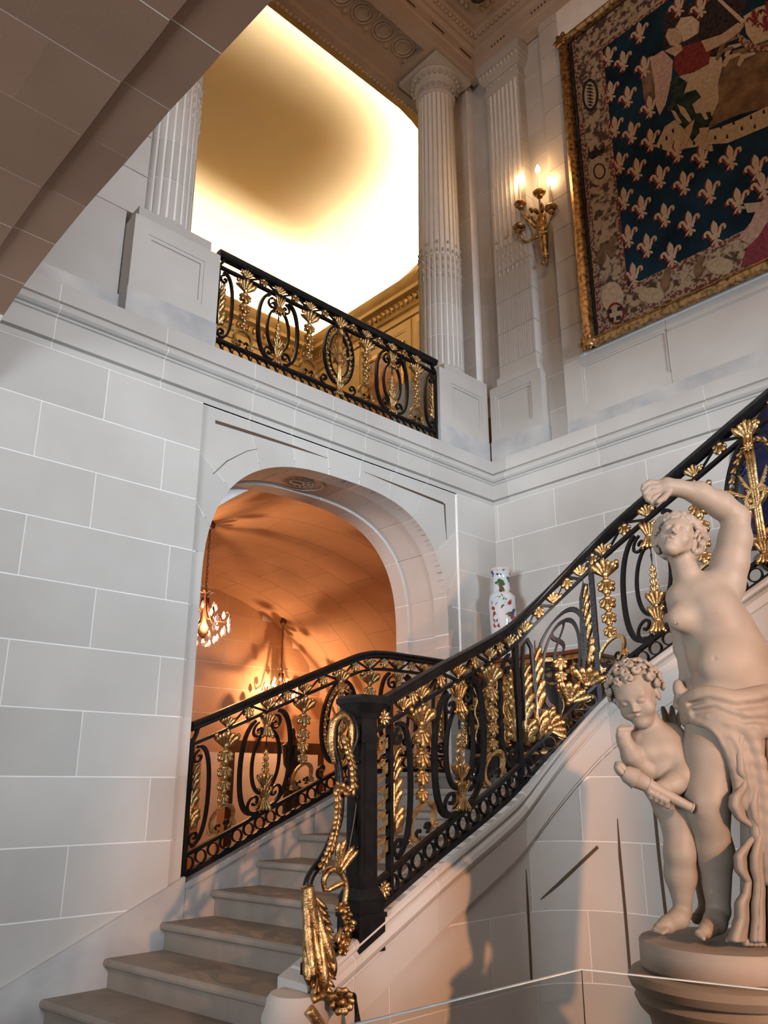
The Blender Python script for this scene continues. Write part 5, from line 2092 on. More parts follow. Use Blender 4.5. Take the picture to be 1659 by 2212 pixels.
patch('woven_shield_rim', [(1480, 165), (1520, 190), (1600, 242), (1700, 225), (1700, 268), (1560, 270), (1500, 230)], 'wool_beads', 0.009)
for cx, cy in ((1580, 90), (1640, 120), (1655, 45)):
    p = at_x(*cpx(cx, cy), TX)
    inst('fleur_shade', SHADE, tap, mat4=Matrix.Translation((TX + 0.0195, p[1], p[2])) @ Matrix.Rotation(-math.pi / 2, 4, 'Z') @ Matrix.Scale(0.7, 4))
for k, (cx, cy) in enumerate(((1440, 200), (1470, 235), (1500, 260), (1540, 285), (1420, 255), (1460, 290))):
    patch('woven_plume', [(cx - 55, cy + 60), (cx - 35, cy + 5), (cx + 40, cy - 12), (cx + 48, cy), (cx - 15, cy + 25), (cx - 40, cy + 70)], 'wool_cream' if k % 2 else 'wool_brown', 0.0085 + 0.0004 * k)
patch('woven_curtain', [(1490, 1290), (1560, 1200), (1590, 1130), (1640, 1060), (1700, 1040), (1700, 1160), (1640, 1240), (1570, 1330)], 'wool_pink', 0.009)
patch('woven_drapery', [(1505, 1450), (1540, 1340), (1600, 1280), (1650, 1200), (1700, 1140), (1700, 1380)], 'wool_maroon', 0.010)
patch('woven_crenel', [(1520, 1100), (1620, 1090), (1640, 1140), (1540, 1150)], 'wool_cream', 0.0085)
# border emblems
def ring_patch(name, cx, cy, rx, ry, mat, n, k=18, inner=None):
    patch(name, [(cx + rx * math.cos(2 * math.pi * i / k), cy + ry * math.sin(2 * math.pi * i / k)) for i in range(k)], mat, n)


ring_patch('border_wreath', 685, 510, 45, 90, 'wool_dark', 0.007)
ring_patch('border_wreath', 685, 510, 32, 72, 'wool_cream', 0.008)
for i in range(7):
    patch('border_leaf', [(685 - 26 + 2 * i, 455 + 18 * i), (685, 450 + 18 * i), (685 + 20, 462 + 18 * i), (685, 465 + 18 * i)], 'wool_dark', 0.009)
patch('border_crown', [(672, 850), (675, 805), (690, 825), (715, 790), (735, 810), (765, 775), (762, 820), (700, 860)], 'wool_dark', 0.0085)
ring_patch('border_medallion', 728, 920, 54, 82, 'wool_cream', 0.0075)
ring_patch('border_medallion', 735, 925, 34, 45, 'wool_dark', 0.0082)
ring_patch('border_medallion', 735, 925, 26, 36, 'wool_cream', 0.0088)
ring_patch('border_lion', 805, 1610, 60, 85, 'wool_fleur', 0.0085)
ring_patch('border_shield', 825, 1700, 48, 62, 'wool_red', 0.0095)
ring_patch('border_shield', 825, 1700, 36, 48, 'wool_cream', 0.0105)
for cx, cy in ((790, 1690), (845, 1675), (800, 1735), (840, 1725)):
    patch('shield_quarter', [(cx - 12, cy - 10), (cx + 14, cy - 14), (cx + 14, cy + 8), (cx - 12, cy + 12)], 'wool_dark', 0.0115)
for cx, cy, r in ((1015, 1600, 70), (1390, 1440, 75)):
    ring_patch('border_lion', cx, cy, r, r * 0.62, 'wool_cream', 0.0085)
for cx, cy in ((1095, 1530), (1275, 1460), (745, 1390), (800, 1350)):
    ring_patch('border_putto', cx, cy, 26, 44, 'wool_brown', 0.0085)
    ring_patch('border_putto', cx + 12, cy - 55, 20, 22, 'wool_brown', 0.0088)

# ================================================================ candle sconce
sc_ = empty('candle_sconce', 'gilt bronze wall sconce with three lit candles beside the tapestry', 'sconce')
SX = 5.74
def sp3(px, py, x=SX):
    return np.array(at_x(px, py, x))
def stube(name, pix, rad, mat='gilt_old', x=SX, parent=sc_, seg=8):
    mb = MB()
    P = [sp3(a, b, x + (0.0 if len(q) == 0 else q[0])) for a, b, *q in pix]
    pts = []
    rr = []
    rad = rad if hasattr(rad, '__len__') else [rad] * len(P)
    for i in range(len(P) - 1):
        p0, p1, p2, p3 = [P[max(0, min(len(P) - 1, i + d))] for d in (-1, 0, 1, 2)]
        for t in np.linspace(0, 1, 4, endpoint=False):
            pts.append(0.5 * ((2 * p1) + (-p0 + p2) * t + (2 * p0 - 5 * p1 + 4 * p2 - p3) * t * t + (-p0 + 3 * p1 - 3 * p2 + p3) * t ** 3))
            rr.append(rad[i] + (rad[i + 1] - rad[i]) * t)
    pts.append(P[-1])
    rr.append(rad[-1])
    mb.tube(pts, rr, seg)
    return mb.build(name, mat, parent, True)


stube('quiver_body', [(1172, 460, 0.09), (1170, 490, 0.08), (1174, 510, 0.08), (1176, 535, 0.09), (1179, 556, 0.11), (1180, 572, 0.13)], [0.035, 0.062, 0.050, 0.042, 0.030, 0.012])
stube('quiver_band', [(1163, 500, 0.05), (1172, 503, 0.03), (1182, 499, 0.05)], 0.014, 'gilt')
fo = MB()
for px, py, dx, dy, L in ((1180, 560, 6, 12, 0.07), (1176, 562, -4, 14, 0.07), (1183, 548, 6, 8, 0.05), (1160, 482, -10, -12, 0.09), (1185, 478, 12, -12, 0.09), (1172, 460, 0, -16, 0.10), (1178, 455, 8, -12, 0.08), (1163, 462, -8, -10, 0.07), (1145, 470, -12, -6, 0.07), (1133, 492, -6, 8, 0.05), (1196, 462, 10, 6, 0.06), (1150, 460, -4, -12, 0.06)):
    a, b = sp3(px, py, SX + 0.05), sp3(px + dx, py + dy, SX + 0.02)
    petal(fo, a, b - a, (-1, 0, 0.1), L, 0.024, 0.014, 0.2, 6)
tag(fo.build('foliage', 'gilt_old', sc_, True), kind='stuff')
for cup, flame in (((1124, 440), (1120, 388)), ((1165, 415), (1167, 362)), ((1190, 448), (1189, 390)), ((1121, 490), None)):
    c = sp3(*cup)
    arm_ = stube('arm', [(cup[0], cup[1] + 14), (cup[0] + (1172 - cup[0]) * 0.25, cup[1] + 32, 0.02), (cup[0] + (1172 - cup[0]) * 0.65, (cup[1] + 40 + 500) / 2, 0.04), (1172, 505, 0.09)], [0.010, 0.012, 0.014, 0.014])
    mb = MB()
    mb.lathe([(0.012, -0.075), (0.030, -0.065), (0.034, -0.050), (0.018, -0.035), (0.060, -0.020), (0.068, -0.005), (0.060, 0.008), (0.020, 0.012), (0.022, 0.045), (0.016, 0.047), (0.004, 0.046)], 16, tuple(c))
    mb.build('drip_pan', 'gilt_old', arm_, True, 40)
    if flame:
        f = sp3(*flame)
        top = c + (f - c)
        h = float(f[2] - c[2])
        mb = MB()
        mb.tube([tuple(c + np.array([0, 0, 0.04])), (c[0], c[1], c[2] + h - 0.05)], 0.0135, 10)
        mb.build('candle', 'candle', arm_, True, 40)
        mb = MB()
        mb.lathe([(0.004, -0.048), (0.020, -0.035), (0.027, -0.012), (0.022, 0.014), (0.010, 0.040), (0.002, 0.060)], 12, (c[0], c[1], c[2] + h))
        mb.build('flame_bulb', 'flame', arm_, True)
        point('sconce_candle_light', (c[0] - 0.06, c[1], c[2] + h + 0.01), 1.6, (1.0, 0.52, 0.22), 0.03)

# ================================================================ cabinet and porcelain vase on the landing
cab = empty('lacquer_cabinet', 'black lacquer cabinet with gilt mounts on the landing beneath the vase', 'cabinet', loc=(5.5, 3.99, LAND))
M['lacquer'] = noise_mat('black_gold_lacquer', (0.004, 0.004, 0.006), (0.38, 0.22, 0.06), 7.0, 0.16, coat=0.6, sx=(1, 1, 2.2), lo=0.545, hi=0.64, detail=6)
M['lacquer_black'] = noise_mat('black_lacquer', (0.004, 0.004, 0.007), (0.010, 0.010, 0.014), 4, 0.12, coat=0.6)
CY0, CY1, CXF, CXB = 3.43, 4.56, 5.24, 5.765
def cab_outline(g, n=20):
    out = []
    for i in range(n + 1):
        t = i / n
        y = CY0 - g + (CY1 - CY0 + 2 * g) * t
        bow = 0.035 * math.cos((t - 0.5) * 2 * math.pi) - 0.012 * math.cos((t - 0.5) * 6 * math.pi)
        out.append((CXF - g - bow, y))
    return out + [(CXB, CY1 + g), (CXB, CY0 - g)]
def cab_slab(name, mat, lv, z_=0):
    mb = MB()
    mb.loft([[(x, y, z) for x, y in cab_outline(g)] for g, z in lv])
    return mb.build(name, mat, cab, True, 40)


cab_slab('top', 'redwood', [(0.02, 0.965), (0.035, 0.972), (0.035, 0.99), (0.028, 1.0), (-0.2, 1.001)][:4])
cab_slab('top_moulding', 'gilt', [(0.004, 0.925), (0.012, 0.93), (0.012, 0.945), (0.02, 0.964)])
cab_slab('body', 'lacquer', [(-0.012, 0.245), (0.0, 0.30), (0.012, 0.50), (0.014, 0.70), (0.002, 0.926)])
cab_slab('lower_moulding', 'gilt', [(0.006, 0.215), (0.012, 0.222), (0.012, 0.24), (-0.004, 0.246)])
cab_slab('apron', 'lacquer_black', [(-0.004, 0.13), (0.0, 0.214)])
for y in (CY0 + 0.04, CY1 - 0.04):
    for x in (CXF + 0.03, CXB - 0.04):
        mb = MB()
        mb.tube([(x, y, LAND + 0.001), (x, y, 0.06), (x, y, 0.14)], [0.022, 0.030, 0.045], 8)
        mb.build('leg', 'lacquer_black', cab, True)
for y, fl in ((CY0 + 0.02, 1), (CY1 - 0.02, -1), (4.12, 1), (3.87, -1)):
    m = Matrix.Translation((CXF - 0.035, y, 0.50)) @ Matrix.Rotation(-math.pi / 2, 4, 'Z') @ Matrix.Diagonal((fl * 1.3, 1.0, 0.95, 1))
    inst('gilt_mount', ORN['profile'], cab, mat4=m)
    m = Matrix.Translation((CXF - 0.035, y, 0.28)) @ Matrix.Rotation(-math.pi / 2, 4, 'Z') @ Matrix.Diagonal((fl * 1.0, 1.0, 0.5, 1))
    inst('gilt_mount', ORN['profile'], cab, mat4=m)
for yc in (4.30, 3.995, 3.66):
    for s in (-1, 1):
        mb = MB()
        mb.tube([(CXF - 0.05, yc + s * (0.11 + 0.018 * math.sin(5 * t * math.pi)), 0.32 + 0.52 * t) for t in np.linspace(0, 1, 18)], [0.006 + 0.004 * math.sin(math.pi * t) for t in np.linspace(0, 1, 18)], 6)
        mb.build('cartouche', 'gilt', cab, True)
for k in (-1, 1):
    mb = MB()
    mb.tube([(CXF - 0.055, 3.98 + 0.10 * k * math.sin(t * 2.6), 0.62 + 0.2 * math.cos(t * 2.6)) for t in np.linspace(0, 1, 14)], 0.009, 6)
    mb.build('cartouche', 'gilt', cab, True)
settle(cab)

M['porcelain'] = None
def porcelain():
    m, nt, b = new_mat('painted_porcelain')
    N, L = nt.nodes, nt.links
    tc = N.new('ShaderNodeTexCoord')
    mp = N.new('ShaderNodeMapping')
    mp.inputs['Scale'].default_value = (1, 1, 0.75)
    L.new(tc.outputs['Object'], mp.inputs['Vector'])
    def mask(scale, lo, seed):
        nz = N.new('ShaderNodeTexNoise')
        nz.noise_dimensions = '4D'
        nz.inputs['W'].default_value = seed
        nz.inputs['Scale'].default_value = scale
        nz.inputs['Detail'].default_value = 2.5
        L.new(mp.outputs[0], nz.inputs['Vector'])
        cr = N.new('ShaderNodeValToRGB')
        cr.color_ramp.elements[0].position = lo
        cr.color_ramp.elements[1].position = lo + 0.02
        L.new(nz.outputs['Fac'], cr.inputs['Fac'])
        return cr.outputs['Color']
    prev = None
    for col, scale, lo, seed in (((0.30, 0.035, 0.025), 12, 0.60, 1.0), ((0.012, 0.20, 0.11), 8, 0.60, 5.0), ((0.03, 0.05, 0.22), 10, 0.585, 9.0), ((0.06, 0.12, 0.04), 9, 0.62, 13.0), ((0.03, 0.03, 0.035), 26, 0.64, 17.0)):
        mx = N.new('ShaderNodeMix')
        mx.data_type = 'RGBA'
        L.new(mask(scale, lo, seed), mx.inputs['Factor'])
        if prev is None:
            mx.inputs['A'].default_value = (0.66, 0.70, 0.72, 1)
        else:
            L.new(prev, mx.inputs['A'])
        mx.inputs['B'].default_value = (*col, 1)
        prev = mx.outputs['Result']
    L.new(prev, b.inputs['Base Color'])
    b.inputs['Roughness'].default_value = 0.07
    b.inputs['Coat Weight'].default_value = 0.5
    return m


M['porcelain'] = porcelain()
va = empty('porcelain_vase', 'white porcelain vase painted with figures standing on the lacquer cabinet', 'vase', loc=(5.5, 4.33, 1.0))
mb = MB()
mb.lathe([(0.085, 0.0), (0.092, 0.02), (0.098, 0.06), (0.118, 0.40), (0.122, 0.56), (0.116, 0.605), (0.095, 0.63), (0.079, 0.645), (0.079, 0.655)], 40)
mb.build('body', 'porcelain', va, True, 50)
mb = MB()
mb.lathe([(0.079, 0.65), (0.076, 0.70), (0.074, 0.76), (0.078, 0.812), (0.088, 0.832), (0.092, 0.84)], 40)
mb.build('neck', 'porcelain', va, True, 50)
M['rimglaze'] = noise_mat('pale_rim_glaze', (0.62, 0.52, 0.42), (0.72, 0.66, 0.58), 20, 0.15)
mb = MB()
mb.lathe([(0.090, 0.838), (0.096, 0.845), (0.097, 0.857), (0.090, 0.864), (0.070, 0.862), (0.06, 0.80)], 40)
mb.build('rim', 'rimglaze', va, True, 50)

# dark blue jar on a black stand high on the stairs at the right edge
jar = empty('blue_jar', 'cobalt blue jar with scroll relief on a black stand by the upper stairs', 'jar', loc=(5.15, 1.72, LAND + RISE * 4))
M['cobalt'] = noise_mat('cobalt_glaze', (0.004, 0.006, 0.03), (0.012, 0.022, 0.11), 5, 0.15, coat=0.5)
mb = MB()
mb.lathe([(0.20, 0.0), (0.22, 0.03), (0.14, 0.10), (0.12, 0.55), (0.16, 0.72), (0.24, 0.78), (0.24, 0.82)], 28)
mb.build('stand', 'lacquer_black', jar, True, 40)
mb = MB()
mb.lathe([(0.15, 0.821), (0.18, 0.85), (0.26, 1.05), (0.31, 1.30), (0.30, 1.52), (0.22, 1.68), (0.15, 1.76), (0.17, 1.84)], 36)
mb.build('body', 'cobalt', jar, True)
for a0 in (2.6, 3.6, 4.6):
    mb = MB()
    pts = []
    for i in range(26):
        t = i / 25
        r = 0.09 * (1 - 0.85 * t)
        an = 2.2 * 2 * math.pi * t
        rr = 0.306
        th = a0 + r * math.cos(an) / rr
        pts.append((rr * math.cos(th), rr * math.sin(th), 1.38 + r * math.sin(an)))
    mb.tube(pts, 0.012, 6)
    mb.build('scroll_relief', 'cobalt', jar, True)

# ================================================================ chandeliers of the hall
def chandelier(name, loc, label):
    r = empty(name, label, 'chandelier', 'crystal chandeliers of the hall', loc=loc)
    mb = MB()
    mb.lathe([(0.03, 0.0), (0.055, -0.02), (0.05, -0.06), (0.02, -0.09)], 12)
    mb.build('canopy', 'darkwood', r, True)
    for i in range(16):
        z = -0.10 - i * 0.042
        mb = MB()
        pts = []
        for k in range(10):
            a = 2 * math.pi * k / 10
            x, zz = 0.011 * math.cos(a), 0.026 * math.sin(a)
            pts.append((x, 0, z + zz) if i % 2 else (0, x, z + zz))
        mb.tube(pts, 0.004, 5, True)
        mb.build('chain_link', 'darkwood', r)
    mb = MB()
    mb.lathe([(0.01, -0.76), (0.05, -0.78), (0.02, -0.82), (0.025, -1.1), (0.06, -1.16), (0.05, -1.22), (0.01, -1.27)], 12)
    mb.build('stem', 'darkwood', r, True)
    cr = MB()
    for k in range(8):
        a = 2 * math.pi * k / 8
        petal(cr, (0.02 * math.cos(a), 0.02 * math.sin(a), -0.80), (math.cos(a), math.sin(a), 0.5), (0, 0, 1), 0.085, 0.02, 0.006, -0.2, 5)
    cr.build('crown_leaves', 'darkwood', r, True)
    for k in range(6):
        a = 2 * math.pi * k / 6 + 0.35
        c, s = math.cos(a), math.sin(a)
        mb = MB()
        mb.tube([(0.03 * c, 0.03 * s, -0.84), (0.05 * c, 0.05 * s, -0.96), (0.12 * c, 0.12 * s, -1.08), (0.22 * c, 0.22 * s, -1.10), (0.27 * c, 0.27 * s, -1.03), (0.25 * c, 0.25 * s, -0.98), (0.23 * c, 0.23 * s, -1.0)], 0.008, 6)
        arm_ = mb.build('arm', 'darkwood', r, True)
        mb = MB()
        mb.lathe([(0.006, -0.03), (0.016, -0.015), (0.018, 0.0), (0.010, 0.03), (0.002, 0.045)], 8, (0.20 * c, 0.20 * s, -1.03))
        mb.build('bulb', 'flame', arm_, True)
    n = 0
    for ring, z, cnt in ((0.27, -1.08, 9), (0.22, -1.17, 8), (0.15, -1.25, 7), (0.07, -1.31, 5), (0.12, -0.92, 6), (0.27, -1.16, 7)):
        for k in range(cnt):
            a = 2 * math.pi * k / cnt + ring * 7
            mb = MB()
            mb.lathe([(0.002, 0.03), (0.012, 0.012), (0.020, -0.015), (0.016, -0.035), (0.002, -0.055)], 6, (ring * math.cos(a), ring * math.sin(a), z))
            mb.build('crystal_drop', 'crystal', r)
    point(name + '_light', (loc[0] - 0.03, loc[1] - 0.10, loc[2] - 1.13), 52, (1.0, 0.48, 0.22), 0.012)
    return r


def hang(px, py):
    d = ray(px, py)
    lo, hi = 5.4, 10.2
    for _ in range(60):
        y = (lo + hi) / 2
        p = d * (y / d[1])
        u = (p[0] - VX) / VW
        zc = VS + VR_ * math.sqrt(max(0, 1 - u * u)) if abs(u) < 1 else -9
        if p[2] < zc:
            lo = y
        else:
            hi = y
    return d * (lo / d[1])


for (px, py), lab in (((455, 1127), 'lit crystal chandelier on a long chain beside the left edge of the arch'), ((612, 1338), 'farther lit crystal chandelier hanging in the middle of the arch')):
    p = hang(px, py)
    chandelier('crystal_chandelier', tuple(p), lab)

# black urn on a stand in the hall
p = at_y(630, 1700, 8.6)
urn = empty('black_urn', 'dark covered urn on a stand in the hall behind the arch balustrade', 'urn', loc=(p[0], 8.6, FLOOR))
mb = MB()
z0 = float(p[2]) - FLOOR
mb.lathe([(0.17, 0.0), (0.17, 0.08), (0.12, 0.12), (0.11, z0 - 0.08), (0.15, z0 - 0.04), (0.15, z0)], 20)
mb.build('stand', 'lacquer_black', urn, True, 40)
mb = MB()
mb.lathe([(0.07, z0 + 0.001), (0.08, z0 + 0.03), (0.035, z0 + 0.10), (0.05, z0 + 0.16), (0.12, z0 + 0.28), (0.14, z0 + 0.48), (0.15, z0 + 0.52), (0.07, z0 + 0.58), (0.03, z0 + 0.64), (0.03, z0 + 0.70), (0.01, z0 + 0.74)], 20)
mb.build('urn_body', 'lacquer_black', urn, True, 50)

# ---- unseen case added right of the barrier to shade the statue corner
shade_case = empty('added_shade_case', 'unseen dark walnut case with gilt leaves, added to shade the statue corner', 'added light blocker', loc=(3.45, -0.55, FLOOR))
mb = MB()
mb.box(-0.70, 0.75, -0.35, 0.35, 0.0, 0.12)
mb.build('plinth', 'darkwood', shade_case)
mb = MB()
panel_face(mb, -0.66, 0.71, 0.12, 2.30, (-0.5, 0.55, 0.3, 2.1), 0.33, 0.30, -0.32, lambda u, n, z: (u, n, z), 0.05)
mb.build('case', 'darkwood', shade_case)
mb = MB()
mb.box(-0.72, 0.77, -0.37, 0.38, 2.30, 2.40)
mb.build('cornice', 'darkwood', shade_case)
for u in (-0.58, 0.0, 0.63):
    for z in (0.45, 0.95, 1.45):
        inst('gilt_leaf', ORN['profile'], shade_case, mat4=Matrix.Translation((u, 0.36, z)) @ Matrix.Rotation(math.pi, 4, 'Z') @ Matrix.Diagonal((1.3, 1, 1.1, 1)))

# ================================================================ marble group: woman and winged child
SD0 = 3.10                                            # distance of the statue from the camera along the floor
SF = np.array([math.cos(YAW), math.sin(YAW), 0.0])     # away from the camera
SR = CR                                                # to the right
def S3(px, py, d):
    r = ray(px, py)
    return r * ((SD0 + d) / (r @ SF))


SO = S3(1530, 2040, 0.0)
PXM = 0.00185
def loc(px, py, d=0.0):
    v = S3(px, py, d) - SO
    return np.array([v @ SR, d, v[2]])


class Field:
    def __init__(self, lo, hi, h):
        self.lo = np.array(lo, float)
        self.h = h
        self.n = np.ceil((np.array(hi) - self.lo) / h).astype(int) + 1
        self.f = np.full(self.n, 1.0, np.float32)
        self.ax = [self.lo[i] + h * np.arange(self.n[i]) for i in range(3)]

    def _sub(self, lo, hi):
        a = np.clip(np.floor((np.array(lo) - self.lo) / self.h).astype(int), 0, self.n)
        b = np.clip(np.ceil((np.array(hi) - self.lo) / self.h).astype(int) + 1, 0, self.n)
        sl = tuple(slice(x, y) for x, y in zip(a, b))
        X = self.ax[0][sl[0]][:, None, None]
        Y = self.ax[1][sl[1]][None, :, None]
        Z = self.ax[2][sl[2]][None, None, :]
        return sl, X, Y, Z

    def _join(self, sl, d, k, cut=False):
        f = self.f[sl]
        if f.size == 0:
            return
        if cut:
            d = -d
            h = np.clip(0.5 - 0.5 * (d - f) / k, 0, 1)
            self.f[sl] = d * (1 - h) + f * h + k * h * (1 - h)
        else:
            h = np.clip(0.5 + 0.5 * (d - f) / k, 0, 1)
            self.f[sl] = d * (1 - h) + f * h - k * h * (1 - h)

    def cone(self, a, ra, b, rb, k=0.02, cut=False):
        a, b = np.array(a, float), np.array(b, float)
        m = max(ra, rb) + k * 1.5 + 0.02
        sl, X, Y, Z = self._sub(np.minimum(a, b) - m, np.maximum(a, b) + m)
        ba = b - a
        l2 = max(ba @ ba, 1e-9)
        t = np.clip(((X - a[0]) * ba[0] + (Y - a[1]) * ba[1] + (Z - a[2]) * ba[2]) / l2, 0, 1)
        d = np.sqrt((X - a[0] - ba[0] * t) ** 2 + (Y - a[1] - ba[1] * t) ** 2 + (Z - a[2] - ba[2] * t) ** 2) - (ra + (rb - ra) * t)
        self._join(sl, d.astype(np.float32), k, cut)

    def chain(self, pts, rad, k=0.02):
        for i in range(len(pts) - 1):
            self.cone(pts[i], rad[i], pts[i + 1], rad[i + 1], k)

    def ell(self, c, r, k=0.02, Rm=None, cut=False):
        """ellipsoid with radii r in the axes Rm (columns)"""
        c, r = np.array(c, float), np.array(r, float)
        m = r.max() + k * 1.5 + 0.02
        sl, X, Y, Z = self._sub(c - m, c + m)
        x, y, z = X - c[0], Y - c[1], Z - c[2]
        if Rm is None:
            Rm = np.eye(3)
        q = [(x * Rm[0, i] + y * Rm[1, i] + z * Rm[2, i]) / r[i] for i in range(3)]
        k0 = np.sqrt(q[0] ** 2 + q[1] ** 2 + q[2] ** 2)
        k1 = np.sqrt((q[0] / r[0]) ** 2 + (q[1] / r[1]) ** 2 + (q[2] / r[2]) ** 2)
        d = k0 * (k0 - 1) / np.maximum(k1, 1e-6)
        self._join(sl, d.astype(np.float32), k, cut)

    def mesh(self, name):
        """surface nets"""
        f = self.f
        s = f < 0
        nx, ny, nz = f.shape
        cnt = np.zeros((nx - 1, ny - 1, nz - 1), np.int8)
        for i in (0, 1):
            for j in (0, 1):
                for k in (0, 1):
                    cnt += s[i:nx - 1 + i, j:ny - 1 + j, k:nz - 1 + k]
        mix = (cnt > 0) & (cnt < 8)
        cells = np.argwhere(mix)
        idx = np.full(mix.shape, -1, np.int32)
        idx[mix] = np.arange(len(cells))
        acc = np.zeros((len(cells), 3))
        num = np.zeros(len(cells))
        cor = [(0, 0, 0), (1, 0, 0), (0, 1, 0), (1, 1, 0), (0, 0, 1), (1, 0, 1), (0, 1, 1), (1, 1, 1)]
        val = [f[cells[:, 0] + c[0], cells[:, 1] + c[1], cells[:, 2] + c[2]] for c in cor]
        for a in range(8):
            for b in range(a + 1, 8):
                if sum(abs(x - y) for x, y in zip(cor[a], cor[b])) != 1:
                    continue
                va, vb = val[a], val[b]
                m = (va < 0) != (vb < 0)
                t = np.where(m, va / np.where(m, va - vb, 1), 0)
                for ax in range(3):
                    acc[:, ax] += np.where(m, cor[a][ax] + (cor[b][ax] - cor[a][ax]) * t, 0)
                num += m
        v = self.lo + (cells + acc / num[:, None]) * self.h
        quads = []
        for ax in range(3):
            o = [(1, 2), (2, 0), (0, 1)][ax]
            sl0 = [slice(None)] * 3
            sl1 = [slice(None)] * 3
            sl0[ax] = slice(0, f.shape[ax] - 1)
            sl1[ax] = slice(1, f.shape[ax])
            e = s[tuple(sl0)] != s[tuple(sl1)]
            P = np.argwhere(e)
            ok = (P[:, o[0]] > 0) & (P[:, o[1]] > 0) & (P[:, o[0]] < f.shape[o[0]] - 1) & (P[:, o[1]] < f.shape[o[1]] - 1)
            P = P[ok]
            ins = s[P[:, 0], P[:, 1], P[:, 2]]
            def cell(du, dv):
                q = P.copy()
                q[:, o[0]] -= du
                q[:, o[1]] -= dv
                return idx[q[:, 0], q[:, 1], q[:, 2]]
            a, b, c, d = cell(1, 1), cell(0, 1), cell(0, 0), cell(1, 0)
            Q = np.stack([a, b, c, d], 1)
            Q[~ins] = Q[~ins][:, ::-1]
            quads.append(Q)
        F = np.concatenate(quads)
        F = F[(F >= 0).all(1)]
        wv = SO[None, :] + v[:, :1] * SR[None, :] + v[:, 1:2] * SF[None, :] + np.array([[0, 0, 1.0]]) * v[:, 2:3]
        me = bpy.data.meshes.new(name)
        me.vertices.add(len(wv))
        me.vertices.foreach_set('co', wv.astype(np.float32).ravel())
        me.loops.add(len(F) * 4)
        me.loops.foreach_set('vertex_index', F.astype(np.int32).ravel())
        me.polygons.add(len(F))
        me.polygons.foreach_set('loop_start', np.arange(0, len(F) * 4, 4, dtype=np.int32))
        me.polygons.foreach_set('use_smooth', np.ones(len(F), dtype=bool))
        me.update(calc_edges=True)
        me.validate()
        return me


